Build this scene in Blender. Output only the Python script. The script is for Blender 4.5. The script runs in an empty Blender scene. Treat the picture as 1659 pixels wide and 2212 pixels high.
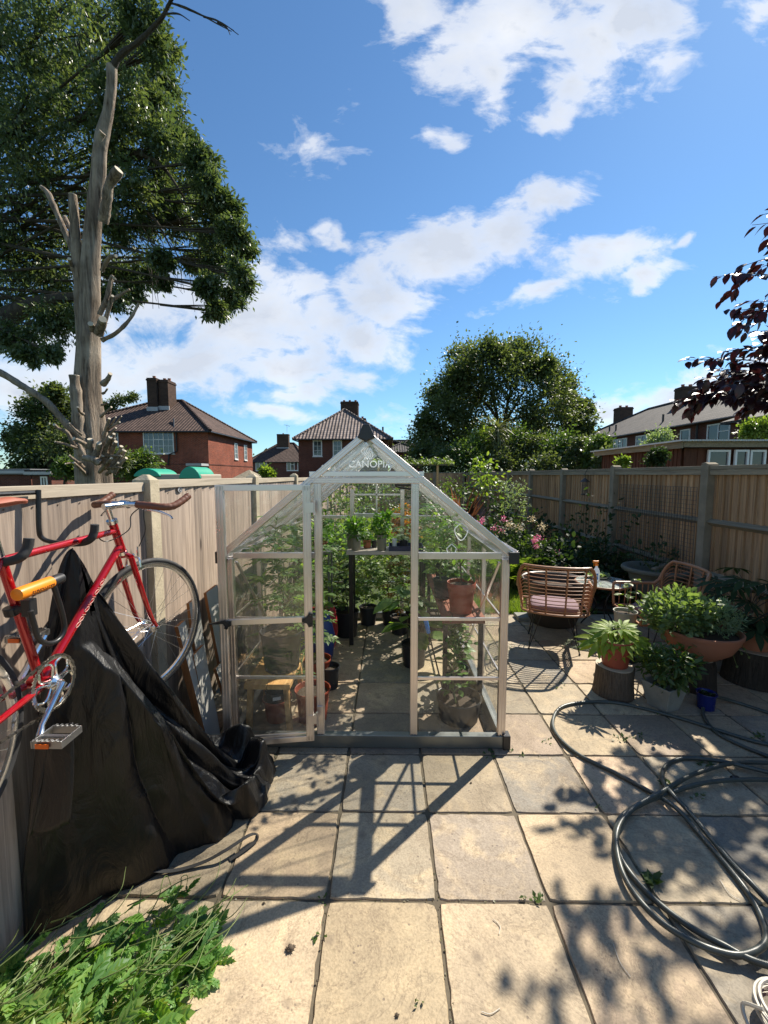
import bpy, math, random
import numpy as np
from mathutils import Vector as V, Matrix, Euler
R = math.radians; PI = math.pi
rnd = random.Random(11); npr = np.random.default_rng(5)
sc = bpy.context.scene; C = sc.collection
U = rnd.uniform
# ---------------------------------------------------------------- camera
F, CX, CY = 905.0, 829.5, 1106.0
PITCH = math.atan(80 / F); YAW = math.atan(10.5 / F); H = 1.8
cam = bpy.data.cameras.new("camera"); cob = bpy.data.objects.new("camera", cam); C.objects.link(cob)
cob.location = (0, 0, H); cob.rotation_euler = Euler((PI/2 - PITCH, 0, YAW))
cam.sensor_fit = 'HORIZONTAL'; cam.sensor_width = 36; cam.lens = F / 1659 * 36
cam.clip_start = 0.03; cam.clip_end = 2000; sc.camera = cob
CM = cob.rotation_euler.to_matrix()
def ray(px, py): return CM @ V(((px - CX) / F, -(py - CY) / F, -1))
def at(px, py, Y):
    d = ray(px, py); t = Y / d.y; return V((d.x*t, Y, H + d.z*t))
def gz(px, py, z=0.0):
    d = ray(px, py); t = (z - H) / d.z; return V((d.x*t, d.y*t, z))
def ax(px, py, X):
    d = ray(px, py); t = X / d.x; return V((X, d.y*t, H + d.z*t))
# ---------------------------------------------------------------- object helpers
def tag(o, label=None, cat=None, group=None, kind=None):
    if label: o['label'] = label
    if cat: o['category'] = cat
    if group: o['group'] = group
    if kind: o['kind'] = kind
    return o
def thing(name, loc, label, cat, group=None, rz=0):
    o = bpy.data.objects.new(name, None); C.objects.link(o); o.location = V(loc); o.rotation_euler = (0, 0, rz)
    o.empty_display_size = .1
    return tag(o, label, cat, group)
def link(name, me, mats, parent=None, loc=(0, 0, 0)):
    o = bpy.data.objects.new(name, me); C.objects.link(o)
    for m in (mats if isinstance(mats, (list, tuple)) else [mats]): me.materials.append(m)
    o.location = loc
    if parent: o.parent = parent
    return o
def copy_tree(o, parent=None):
    c = o.copy(); C.objects.link(c)
    if parent: c.parent = parent
    for ch in [x for x in bpy.data.objects if x.parent == o]: copy_tree(ch, c)
    return c
def uvs(me):
    n = len(me.polygons)
    if not n: return
    N = np.zeros(n*3); me.polygons.foreach_get('normal', N); N = N.reshape(-1, 3)
    co = np.zeros(len(me.vertices)*3); me.vertices.foreach_get('co', co); co = co.reshape(-1, 3)
    lt = np.zeros(n, dtype=np.int32); me.polygons.foreach_get('loop_total', lt)
    lv = np.zeros(len(me.loops), dtype=np.int32); me.loops.foreach_get('vertex_index', lv)
    Nl = np.repeat(N, lt, axis=0); P = co[lv]
    hz = np.abs(Nl[:, 2]) > .985
    u = np.stack([-Nl[:, 1], Nl[:, 0], np.zeros(len(Nl))], 1); l = np.linalg.norm(u, axis=1, keepdims=True); l[l == 0] = 1; u /= l
    u[hz] = (1, 0, 0); v = np.cross(Nl, u); v[hz] = (0, 1, 0)
    out = np.stack([(P*u).sum(1), (P*v).sum(1)], 1)
    me.uv_layers.new(name='UVMap').data.foreach_set('uv', out.ravel().astype(np.float32))
class MB:
    """collects shapes (world or local coordinates) into one mesh"""
    def __init__(s): s.v = []; s.f = []; s.m = []; s.mi = 0
    def add(s, vs, fs):
        b = len(s.v); s.v += [tuple(p) for p in vs]; s.f += [tuple(b + i for i in f) for f in fs]; s.m += [s.mi]*len(fs); return s
    def box(s, c, d, rot=None):
        x, y, z = d[0]/2, d[1]/2, d[2]/2
        P = [V((i*x, j*y, k*z)) for i in (-1, 1) for j in (-1, 1) for k in (-1, 1)]
        if rot is not None: P = [rot @ p for p in P]
        return s.add([p + V(c) for p in P], [(0, 1, 3, 2), (4, 6, 7, 5), (0, 4, 5, 1), (2, 3, 7, 6), (0, 2, 6, 4), (1, 5, 7, 3)])
    def bb(s, x0, x1, y0, y1, z0, z1): return s.box(((x0+x1)/2, (y0+y1)/2, (z0+z1)/2), (x1-x0, y1-y0, z1-z0))
    def beam(s, a, b, w, h, up=(0, 0, 1)):
        a, b = V(a), V(b); d = b - a; L = d.length; d.normalize(); u = V(up)
        x = d.cross(u)
        if x.length < 1e-4: x = d.cross(V((1, 0, 0)))
        x.normalize(); z = x.cross(d); M = Matrix((x, d, z)).transposed()
        return s.box((a + b)/2, (w, L, h), M)
    def tube(s, pts, r, n=8, cap=True):
        pts = [V(p) for p in pts]; k = len(pts)
        rr = r if isinstance(r, (list, tuple)) else [r]*k
        T = [(pts[min(i+1, k-1)] - pts[max(i-1, 0)]).normalized() for i in range(k)]
        nx = T[0].orthogonal().normalized(); vs = []
        for i in range(k):
            nx = (nx - T[i]*nx.dot(T[i]));
            nx = nx.normalized() if nx.length > 1e-6 else T[i].orthogonal().normalized()
            ny = T[i].cross(nx)
            for j in range(n):
                a = 2*PI*j/n; vs.append(pts[i] + (nx*math.cos(a) + ny*math.sin(a))*rr[i])
        fs = [(i*n+j, i*n+(j+1) % n, (i+1)*n+(j+1) % n, (i+1)*n+j) for i in range(k-1) for j in range(n)]
        if cap: fs += [tuple(range(n))[::-1], tuple((k-1)*n+j for j in range(n))]
        return s.add(vs, fs)
    def loop(s, pts, r, n=8):
        pts = [V(p) for p in pts]; k = len(pts); vs = []; nx = None
        for i in range(k):
            t = (pts[(i+1) % k] - pts[i-1]).normalized()
            nx = t.orthogonal() if nx is None else nx - t*nx.dot(t)
            nx.normalize(); ny = t.cross(nx)
            for j in range(n):
                a = 2*PI*j/n; vs.append(pts[i] + (nx*math.cos(a) + ny*math.sin(a))*r)
        return s.add(vs, [(i*n+j, i*n+(j+1) % n, ((i+1) % k)*n+(j+1) % n, ((i+1) % k)*n+j) for i in range(k) for j in range(n)])
    def lathe(s, prof, o=(0, 0, 0), n=32, M=None, wob=0):
        o = V(o); k = len(prof); vs = []
        for (r, z) in prof:
            for j in range(n):
                a = 2*PI*j/n; q = 1 + wob*math.sin(3*a+z*9)
                p = V((r*q*math.cos(a), r*q*math.sin(a), z)); vs.append((M @ p if M is not None else p) + o)
        fs = [(i*n+j, i*n+(j+1) % n, (i+1)*n+(j+1) % n, (i+1)*n+j) for i in range(k-1) for j in range(n)]
        if prof[0][0] > 1e-4: fs.append(tuple(range(n))[::-1])
        if prof[-1][0] > 1e-4: fs.append(tuple((k-1)*n+j for j in range(n)))
        return s.add(vs, fs)
    def prism(s, poly, d):
        """planar polygon (3-D points) extruded by vector d"""
        P = [V(p) for p in poly]; n = len(P); d = V(d)
        return s.add(P + [p + d for p in P], [tuple(range(n))[::-1], tuple(range(n, 2*n))] + [(i, (i+1) % n, n+(i+1) % n, n+i) for i in range(n)])
    def face(s, *P): return s.add([V(p) for p in P], [tuple(range(len(P)))])
    def ell(s, c, r, n=12, k=8, M=None):
        return s.lathe([(max(1e-5, math.sin(PI*i/k)), -math.cos(PI*i/k)) for i in range(k+1)], c, n, Matrix.Diagonal(V(r)) if M is None else M @ Matrix.Diagonal(V(r)))
    def build(s, name, mats, parent=None, smooth=False, bev=0, uv=True, world=True, loc=None, ang=40):
        if parent is not None:
            if world:
                P = parent; mw = Matrix.Identity(4)
                while P: mw = Matrix.Translation(P.location) @ Matrix.Rotation(P.rotation_euler.z, 4, 'Z') @ mw; P = P.parent
                iv = mw.inverted(); vs = [iv @ V(p) for p in s.v]
            else: vs = [V(p) for p in s.v]
            L = V((0, 0, 0))
        elif world:
            A = np.array(s.v); mn, mx = A.min(0), A.max(0)
            L = V(loc) if loc is not None else V(((mn[0]+mx[0])/2, (mn[1]+mx[1])/2, mn[2]))
            vs = [V(p) - L for p in s.v]
        else: vs = s.v; L = V(loc or (0, 0, 0))
        me = bpy.data.meshes.new(name); me.from_pydata([tuple(p) for p in vs], [], s.f)
        me.polygons.foreach_set('material_index', s.m)
        if smooth: me.polygons.foreach_set('use_smooth', [True]*len(s.f)); me.set_sharp_from_angle(angle=R(ang))
        me.update()
        if uv: uvs(me)
        o = link(name, me, mats, parent, L)
        if bev:
            b = o.modifiers.new('bev', 'BEVEL'); b.width = bev; b.segments = 2; b.limit_method = 'ANGLE'; b.angle_limit = R(35)
        return o
def spline(P, n=8, closed=False):
    P = [V(p) for p in P]; k = len(P); out = []
    seg = k if closed else k-1
    for i in range(seg):
        p0 = P[(i-1) % k] if closed or i > 0 else P[0]*2 - P[1]
        p1, p2 = P[i], P[(i+1) % k]
        p3 = P[(i+2) % k] if closed or i+2 < k else P[-1]*2 - P[-2]
        for j in range(n):
            t = j/n; out.append(.5*((2*p1) + (p2-p0)*t + (2*p0-5*p1+4*p2-p3)*t*t + (3*p1-p0-3*p2+p3)*t**3))
    if not closed: out.append(P[-1])
    return out
# ---------------------------------------------------------------- leaf machinery (numpy)
def strip(ws, L=1.0, bend=0.0, fold=.25, W=.3):
    """leaf blade: widths along the length, midrib raised; returns verts, quads"""
    k = len(ws); vs = []; fs = []
    for i, w in enumerate(ws):
        t = i/(k-1); x = L*t; z = -bend*t*t
        vs += [(x, -w*W, z + fold*w*W), (x, 0, z), (x, w*W, z + fold*w*W)]
    for i in range(k-1):
        a = 3*i; fs += [(a, a+3, a+4, a+1), (a+1, a+4, a+5, a+2)]
    return np.array(vs, float), fs
def diamond(W=.25, fold=.3): return np.array([(0, 0, 0), (.45, -W, fold*W), (1, 0, 0), (.45, W, fold*W)], float), [(0, 1, 2), (0, 2, 3)]
def merge(parts):
    vs = []; fs = []; b = 0
    for v, f in parts: vs.append(v); fs += [tuple(b+i for i in q) for q in f]; b += len(v)
    return np.concatenate(vs), fs
def rotz(T, a, s=1.0, off=(0, 0, 0)):
    v, f = T; c, d = math.cos(a), math.sin(a); M = np.array([[c, d, 0], [-d, c, 0], [0, 0, 1]])
    return v @ M * s + np.array(off), f
LEAF = strip([.02, .75, 1, .8, .02], bend=.15)
LEAFS = strip([.05, 1, .02], bend=.12)
LONG2 = strip([.1, .8, 1, .7, .02], bend=.3, W=.2)
LONG = strip([.1, .8, 1, .7, .02], bend=.3, W=.13)
BLADE = strip([.8, 1, .6, .02], bend=.5, W=.05)
ASH = merge([diamond(.17)])
LOBED = merge([strip([.05, .3, .45, .5, .8, .75, .9, .5, .02], bend=.3, W=.19)] + [rotz(strip([.2, .9, 1, .55, .02], bend=.2, W=.26), sg*.8, s_, (x, 0, -.3*x*x)) for x, s_ in ((.2, .22), (.38, .33), (.56, .32), (.72, .22)) for sg in (-1, 1)])
PALM = merge([rotz(strip([.12, .3, .85, 1, .6, .02], bend=.28, W=.125), a, s) for a, s in ((0, 1), (.55, .95), (-.55, .95), (1.15, .8), (-1.15, .8), (1.8, .6), (-1.8, .6))])
TOMATO = merge([rotz(strip([.05, .6, 1, .5, .02], bend=.2, W=.25), 0, .5, (.6, 0, -.03))] +
               [rotz(strip([.05, .7, 1, .5, .02], bend=.2, W=.28), s*1.1, .36, (x, 0, 0)) for x in (.25, .48) for s in (-1, 1)] + [(np.array([(0, -.012, 0), (.65, -.008, -.02), (.65, .008, -.02), (0, .012, 0)], float), [(0, 1, 2, 3)])])
FERN = merge([rotz(strip([.3, .8, .02], W=.14), s*1.25, .34*math.sin(PI*(.12+.85*x)), (x, 0, -.35*x*x)) for x in np.linspace(.1, .95, 11) for s in (-1, 1)])
def frames(D, N):
    X = D/np.linalg.norm(D, axis=1, keepdims=True); Y = np.cross(N, X); l = np.linalg.norm(Y, axis=1, keepdims=True); l[l < 1e-6] = 1; Y /= l
    return X, Y, np.cross(X, Y)
def leaves(name, mat, parent, T, P, D, N, S, world=True):
    """instances of template T at points P along D, facing N, scale S -> one mesh"""
    v, f = T; P = np.asarray(P, float); M = len(P)
    X, Y, Z = frames(np.asarray(D, float), np.asarray(N, float)); S = np.broadcast_to(np.asarray(S, float), (M,))
    W = P[:, None, :] + S[:, None, None]*(v[None, :, 0:1]*X[:, None, :] + v[None, :, 1:2]*Y[:, None, :] + v[None, :, 2:3]*Z[:, None, :])
    L = V((0, 0, 0))
    if parent is not None and world:
        Q = parent; mw = Matrix.Identity(4)
        while Q: mw = Matrix.Translation(Q.location) @ Matrix.Rotation(Q.rotation_euler.z, 4, 'Z') @ mw; Q = Q.parent
        iv = np.array(mw.inverted()); W = W @ iv[:3, :3].T + iv[:3, 3]
    elif parent is None:
        L = V((*W.reshape(-1, 3)[:, :2].mean(0), W.reshape(-1, 3)[:, 2].min())); W = W - np.array(L)
    me = bpy.data.meshes.new(name); k = len(v)
    tot = np.tile([len(q) for q in f], M); base = np.concatenate([np.array(q) for q in f])
    lv = (base[None, :] + (np.arange(M)*k)[:, None]).ravel()
    me.vertices.add(M*k); me.vertices.foreach_set('co', W.ravel().astype(np.float32))
    me.loops.add(len(lv)); me.loops.foreach_set('vertex_index', lv.astype(np.int32))
    me.polygons.add(len(tot)); st = np.concatenate([[0], np.cumsum(tot)[:-1]])
    me.polygons.foreach_set('loop_start', st.astype(np.int32)); me.polygons.foreach_set('use_smooth', np.ones(len(tot), bool))
    me.update(calc_edges=True)
    return link(name, me, mat, parent, L)
def rv(n): x = npr.normal(size=(n, 3)); return x/np.linalg.norm(x, axis=1, keepdims=True)
def cloud(cs, n, r, up=.3, out=.6, c0=None, flat=1.0):
    """n leaves around each centre; leaf axes point outward with jitter"""
    cs = np.asarray(cs, float); M = len(cs)*n
    o = npr.normal(size=(M, 3))*np.asarray(r if np.ndim(r) else [r, r, r*flat])*.55*npr.uniform(.45, 1.65, (M, 1)); P = np.repeat(cs, n, axis=0) + o
    D = rv(M) + (o/np.maximum(np.linalg.norm(o, axis=1, keepdims=True), 1e-6))*out
    if c0 is not None: q = P - np.asarray(c0); D += q/np.linalg.norm(q, axis=1, keepdims=True)*out
    D[:, 2] -= up*.3
    Nn = rv(M)*.8; Nn[:, 2] += 1
    return P, D, Nn
# ---------------------------------------------------------------- materials
def srgb(r, g, b):
    f = lambda c: (c/255/12.92 if c/255 <= .04045 else ((c/255+.055)/1.055)**2.4)
    return (f(r), f(g), f(b), 1)
def c4(c): return tuple(c) if len(c) == 4 else (*c, 1)
class NT:
    def __init__(s, m):
        m.use_nodes = True; s.t = m.node_tree; s.t.nodes.clear(); s.out = s.t.nodes.new('ShaderNodeOutputMaterial' if not isinstance(m, bpy.types.World) else 'ShaderNodeOutputWorld')
    def n(s, typ, ins=None, **pr):
        x = s.t.nodes.new('ShaderNode'+typ)
        for k, v in pr.items(): setattr(x, k, v)
        for k, v in (ins or {}).items():
            i = x.inputs[k]
            if isinstance(v, bpy.types.NodeSocket): s.t.links.new(v, i)
            elif v is not None: i.default_value = v
        return x
    def m(s, op, a, b=None, c=None, clamp=False): return s.n('Math', {0: a, 1: b, 2: c}, operation=op, use_clamp=clamp).outputs[0]
    def co(s, w='Object'): return s.n('TexCoord').outputs[w]
    def isl(s): return s.n('NewGeometry').outputs['Random Per Island']
    def mp(s, v, sc=(1, 1, 1), loc=(0, 0, 0), rot=(0, 0, 0)): return s.n('Mapping', {'Vector': v, 'Scale': sc, 'Location': loc, 'Rotation': rot}).outputs[0]
    def nz(s, v, sc, det=4, ro=.55, dis=0): return s.n('TexNoise', {'Vector': v, 'Scale': sc, 'Detail': det, 'Roughness': ro, 'Distortion': dis}).outputs['Fac']
    def rp(s, f, st, ip='LINEAR'):
        x = s.n('ValToRGB', {'Fac': f}); r = x.color_ramp; r.interpolation = ip
        while len(r.elements) < len(st): r.elements.new(.5)
        for e, (p, c) in zip(r.elements, st): e.position = p; e.color = c4(c if not isinstance(c, (int, float)) else (c, c, c))
        return x.outputs[0]
    def mix(s, f, a, b, bt='MIX'):
        return s.n('Mix', {0: f, 6: a if not isinstance(a, tuple) else c4(a), 7: b if not isinstance(b, tuple) else c4(b)}, data_type='RGBA', blend_type=bt).outputs[2]
    def bump(s, h, st=.3, d=.01, nrm=None): return s.n('Bump', {'Height': h, 'Strength': st, 'Distance': d, 'Normal': nrm}).outputs[0]
    def pr(s, col, ro=.7, me=0, nrm=None, sp=.5, **k):
        ins = {'Base Color': c4(col) if isinstance(col, (tuple, list)) else col, 'Roughness': ro, 'Metallic': me, 'Specular IOR Level': sp}
        if nrm is not None: ins['Normal'] = nrm
        ins.update({a.replace('_', ' '): b for a, b in k.items()})
        return s.n('BsdfPrincipled', ins).outputs[0]
    def done(s, sh): s.t.links.new(sh, s.out.inputs['Surface'])
def M(name, fn):
    m = bpy.data.materials.new(name); t = NT(m); t.done(fn(t)); return m
def simple(name, col, ro=.6, me=0, var=.12, sc=18, bs=.1, sp=.5, **k):
    def f(t):
        v = t.co(); z = t.nz(v, sc, 5); a = tuple(x*(1-var) for x in col[:3]); b = tuple(min(1, x*(1+var)) for x in col[:3])
        return t.pr(t.mix(t.nz(v, sc*.25, 3), a, b), t.m('MULTIPLY_ADD', z, .25, ro-.12, clamp=True), me, t.bump(z, bs, .004), sp, **k)
    return M(name, f)
def wood(name, c1, c2, c3, gr=(28, 28, 1.6), ro=.8, isl=True, knots=True, bs=.35):
    def f(t):
        v = t.co(); i = t.isl() if isl else 0.3
        v2 = t.n('VectorMath', {0: v, 1: t.n('CombineXYZ', {0: t.m('MULTIPLY', i, 7.0), 1: t.m('MULTIPLY', i, 3.0), 2: t.m('MULTIPLY', i, 11.0)}).outputs[0]}, operation='ADD').outputs[0]
        g = t.nz(t.mp(v2, gr), 1.0, 6, .65, .8); w = t.nz(t.mp(v2, (gr[0]*.2, gr[1]*.2, gr[2]*.5)), 1, 3)
        c = t.mix(t.rp(g, [(.3, 0), (.6, 1)]), c1, c2); c = t.mix(t.m('MULTIPLY', w, .6), c, c3)
        c = t.mix(1.0, c, t.rp(i, [(0, .72), (.5, 1.0), (1, 1.22)]), 'MULTIPLY')
        if knots:
            k = t.n('TexVoronoi', {'Vector': t.mp(v2, (7, 7, 1.8)), 'Scale': 1.0}).outputs['Distance']
            c = t.mix(t.rp(k, [(.05, .75), (.11, 0)]), c, tuple(x*.35 for x in c1[:3]))
        return t.pr(c, ro, 0, t.bump(g, bs, .006), .3)
    return M(name, f)
def leafmat(name, cols, tr=.35, ro=.45, sp=.5, tc=None):
    def f(t):
        i = t.isl(); z = t.nz(t.co(), 1.3, 2)
        c = t.rp(t.m('ADD', t.m('MULTIPLY_ADD', z, 1.3, -.45), t.m('MULTIPLY', i, .6), clamp=True), [(k/(len(cols)-1), x) for k, x in enumerate(cols)])
        p = t.pr(c, ro, 0, None, sp)
        tl = t.n('BsdfTranslucent', {'Color': t.mix(1.0, c, c4(tc or (1.9, 1.9, .7)), 'MULTIPLY')}).outputs[0]
        return t.n('MixShader', {0: tr, 1: p, 2: tl}).outputs[0]
    return M(name, f)
def S3(r, g, b): return srgb(r, g, b)[:3]
mt = {}
def slab(t):
    v = t.co(); i = t.isl()
    off = t.n('CombineXYZ', {0: t.m('MULTIPLY', i, 13.0), 1: t.m('MULTIPLY', i, 29.0), 2: 0.0}).outputs[0]
    v2 = t.n('VectorMath', {0: v, 1: off}, operation='ADD').outputs[0]
    base = t.rp(t.m('FRACT', t.m('MULTIPLY', i, 7.31)), [(0, (.43, .335, .21)), (.18, (.50, .395, .25)), (.34, (.37, .32, .24)), (.5, (.53, .40, .25)), (.66, (.46, .33, .225)), (.82, (.29, .265, .22)), (1, (.50, .41, .29))], 'LINEAR')
    a = t.nz(v2, 2.2, 4, .6, .6); c = t.mix(t.rp(a, [(.38, 0), (.68, .55)]), base, (.26, .205, .145))
    b = t.nz(v2, 5.0, 5, .65, 1.2); c = t.mix(t.rp(b, [(.48, 0), (.68, .6)]), c, (.60, .46, .28))
    cr = t.nz(v2, 1.6, 8, .7, 2.5); c = t.mix(t.rp(cr, [(.485, 0), (.5, .5), (.515, 0)]), c, (.17, .125, .085))
    c = t.mix(1.0, c, t.rp(i, [(0, .66), (.3, .92), (.7, 1.05), (1, 1.18)]), 'MULTIPLY')
    g = t.nz(v2, 120, 2, .5); c = t.mix(.5, c, t.rp(g, [(.3, .62), (.5, 1), (.7, 1.3)]), 'MULTIPLY')
    s = t.n('TexVoronoi', {'Vector': v2, 'Scale': 34.0, 'Randomness': 1.0}).outputs['Distance']
    k = t.nz(v2, 9, 2); c = t.mix(t.m('MULTIPLY', t.rp(s, [(.12, .7), (.2, 0)]), t.rp(k, [(.5, 0), (.6, 1)])), c, (.13, .1, .08))
    st = t.n('TexVoronoi', {'Vector': v2, 'Scale': 7.0}).outputs['Distance']; c = t.mix(t.rp(st, [(.07, .6), (.2, 0)]), c, (.2, .155, .11))
    big = t.nz(v, .9, 3, .6); c = t.mix(t.rp(big, [(.45, 0), (.72, .5)]), c, (.19, .165, .12))
    hz = t.m('ADD', t.m('MULTIPLY', t.nz(v2, 9, 6, .65, .5), 1.0), t.m('MULTIPLY', g, .12))
    return t.pr(c, t.rp(a, [(.3, .62), (.7, .85)]), 0, t.bump(hz, .5, .012), .3)
mt['slab'] = M('paving_slab', slab)
mt['joint'] = simple('joint_dirt', (.12, .098, .066), .95, sc=60, var=.4, bs=.6)
mt['soil'] = simple('soil', (.06, .042, .028), .95, sc=40, var=.45, bs=1.0)
mt['pale'] = wood('pale_fence_wood', S3(84, 71, 62), S3(170, 151, 133), S3(180, 164, 150), (46, 46, 1.5))
mt['palecap'] = wood('pale_cap_wood', S3(130, 116, 98), S3(186, 172, 150), S3(196, 184, 166), (26, 1.6, 26), knots=False)
mt['brown'] = wood('brown_fence_wood', S3(104, 78, 54), S3(200, 160, 118), S3(176, 144, 112), (40, 40, 1.3))
mt['rail'] = wood('grey_rail_wood', S3(96, 86, 70), S3(152, 140, 118), S3(132, 122, 104), (24, 1.6, 24), knots=False)
mt['pine'] = wood('pine', S3(176, 126, 72), S3(222, 178, 120), S3(210, 160, 98), (24, 2, 24), .6, bs=.15)
mt['ply'] = wood('chipboard_edge', S3(120, 78, 44), S3(170, 120, 76), S3(150, 100, 60), (40, 40, 3), .8, knots=False)
mt['greywood'] = wood('grey_shelf_wood', S3(150, 140, 128), S3(205, 196, 184), S3(188, 178, 165), (2, 22, 22), .7, knots=False)
mt['redwood'] = wood('stained_table_wood', S3(90, 50, 38), S3(150, 92, 70), S3(120, 72, 55), (22, 2, 22), .6, knots=False)
mt['shedwood'] = wood('shed_boards', S3(60, 34, 22), S3(96, 60, 42), S3(82, 50, 36), (14, 14, 1.2), .75)
mt['bark'] = None
def bark(t, c1, c2, c3, sc=1.0):
    v = t.co(); g = t.nz(t.mp(v, (13*sc, 13*sc, 1.1*sc)), 1, 7, .72, 1.3); b = t.nz(v, 2.2, 3)
    c = t.mix(t.rp(g, [(.35, 0), (.62, 1)]), c1, c2); c = t.mix(t.rp(b, [(.45, 0), (.7, .8)]), c, c3)
    return t.pr(c, .9, 0, t.bump(g, 1.0, .05/sc), .2)
mt['deadbark'] = M('pollard_bark', lambda t: bark(t, S3(74, 62, 52), S3(160, 143, 124), S3(178, 163, 145)))
mt['bark'] = M('dark_bark', lambda t: bark(t, (.03, .025, .02), (.1, .085, .065), (.07, .06, .05)))
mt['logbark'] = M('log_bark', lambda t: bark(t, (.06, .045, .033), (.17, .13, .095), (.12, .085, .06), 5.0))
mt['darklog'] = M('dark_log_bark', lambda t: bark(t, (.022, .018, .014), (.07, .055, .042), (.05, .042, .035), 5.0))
mt['cut'] = simple('cut_wood', (.52, .44, .33), .8, sc=30, var=.2)
def conc(t, c, s=.5):
    v = t.co(); z = t.nz(v, 60, 4); k = t.nz(v, 6, 3); w = t.n('TexVoronoi', {'Vector': v, 'Scale': 55.0}).outputs['Distance']
    cc = t.mix(t.rp(k, [(.35, 0), (.7, 1)]), tuple(x*.8 for x in c), tuple(x*1.15 for x in c)); cc = t.mix(t.rp(w, [(.1, s), (.2, 0)]), cc, tuple(x*.3 for x in c))
    return t.pr(cc, .9, 0, t.bump(z, .5, .006), .2)
mt['post'] = M('concrete_post', lambda t: conc(t, S3(178, 166, 142)))
mt['postd'] = M('weathered_post', lambda t: conc(t, S3(140, 130, 112), .3))
mt['greyconc'] = M('grey_concrete', lambda t: conc(t, S3(150, 150, 142), .25))
def alu(t):
    v = t.co(); z = t.nz(t.mp(v, (60, 60, 60)), 1, 3); k = t.nz(v, 3, 3, .6, 1)
    return t.pr(t.mix(k, (.58, .525, .50), (.84, .785, .76)), t.rp(k, [(.3, .26), (.7, .4)]), .95)
mt['alu'] = M('aluminium', alu)
mt['galv'] = simple('galvanised_base', (.20, .21, .205), .42, .8, .3, 12)
mt['chrome'] = simple('polished_alloy', (.78, .78, .78), .2, 1.0, .05, 30, .05)
mt['steel'] = simple('spoke_steel', (.7, .7, .7), .3, 1.0, .05)
mt['blackpl'] = simple('black_plastic', (.018, .018, .019), .42, 0, .25, 30, .12)
mt['potblack'] = simple('black_pot_plastic', (.022, .024, .028), .5, 0, .3, 12, .15)
mt['rubber'] = simple('rubber', (.022, .022, .023), .7, 0, .2, 40, .3)
mt['blackmetal'] = simple('black_metal', (.02, .02, .021), .35, .3, .15)
mt['red'] = simple('red_enamel', (.42, .004, .010), .22, .35, .05, 6, .02, Coat_Weight=.8, Coat_Roughness=.06)
mt['saddle'] = simple('brown_leather', (.30, .085, .045), .5, 0, .2, 25, .2)
mt['bartape'] = simple('brown_bar_tape', (.15, .055, .028), .5, 0, .25, 40, .3)
mt['orange'] = simple('orange_plastic', (.85, .25, .015), .35, 0, .04, 8)
mt['reflector'] = simple('orange_reflector', (.75, .13, .01), .2, 0, .1)
mt['nylon'] = M('black_nylon', lambda t: t.pr(t.mix(t.nz(t.co(), 3, 3), (.0025, .0025, .003), (.006, .006, .007)), t.rp(t.nz(t.co(), 7, 4), [(.3, .36), (.7, .52)]), 0,
    t.bump(t.nz(t.mp(t.co(), (9, 9, 3)), 1, 5, .6, 1.5), .5, .03), .42, Sheen_Weight=.04, Sheen_Roughness=.4, Sheen_Tint=(.6, .6, .65, 1)))
mt['webbing'] = simple('black_webbing', (.02, .02, .021), .7)
mt['terra'] = simple('terracotta_plastic', (.30, .06, .030), .5, 0, .15, 10, .1)
mt['clay'] = simple('clay_terracotta', (.36, .14, .075), .8, 0, .25, 9, .4)
mt['greenpot'] = simple('sage_pot', (.24, .235, .18), .55, 0, .1, 10)
mt['palepot'] = simple('pale_green_pot', (.38, .38, .31), .6, 0, .15, 10)
mt['bluepot'] = simple('blue_glazed_pot', (.01, .018, .13), .25, 0, .3, 10)
mt['navy'] = simple('navy_plastic', (.02, .025, .07), .4)
mt['white'] = simple('white_upvc', (.74, .74, .72), .45, 0, .06, 5)
mt['label'] = simple('white_label', (.8, .8, .78), .5, 0, .04)
mt['blueprint'] = simple('blue_print', (.02, .2, .55), .5)
mt['redplastic'] = simple('red_bag', (.38, .02, .03), .4, 0, .3, 6, .4)
mt['bluebag'] = simple('blue_bag', (.02, .05, .22), .35, 0, .6, 5, .6)
mt['board'] = simple('white_board_face', (.52, .50, .46), .45, 0, .15, 3, .1)
mt['flash'] = simple('lead_flashing', (.42, .42, .42), .6, 0, .2, 4)
mt['greenplay'] = simple('green_play_plastic', (.0, .30, .17), .4, 0, .06, 4)
mt['tanplay'] = simple('tan_play_plastic', (.38, .32, .24), .5)
mt['hose'] = simple('garden_hose', (.065, .075, .065), .38, 0, .3, 20, .05)
mt['hoserim'] = simple('cream_cable', (.5, .46, .38), .5)
mt['maroon'] = simple('maroon_plastic', (.14, .02, .02), .4)
mt['rattan'] = simple('rattan_cane', (.36, .165, .075), .45, 0, .3, 30, .2)
mt['cushion'] = simple('pink_cushion', (.23, .15, .165), .9, 0, .12, 60, .3)
mt['darktub'] = simple('dark_resin', (.06, .045, .035), .5)
mt['stonepot'] = simple('mossy_stone', (.14, .145, .115), .85, 0, .4, 10, .5)
mt['mesh'] = simple('grey_wire', (.09, .095, .09), .6, .3)
mt['pink'] = simple('pink_petal', (.72, .16, .3), .6); mt['cream'] = simple('cream_petal', (.8, .72, .5), .6)
mt['amber'] = leafmat('amber_leaf', [(.10, .08, .02), (.34, .13, .015), (.10, .12, .03)], .4)
mt['stem'] = simple('green_stem', (.13, .17, .05), .6); mt['twig'] = simple('brown_twig', (.11, .075, .05), .8)
mt['netgrey'] = simple('seed_head', (.10, .075, .05), .9)
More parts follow.
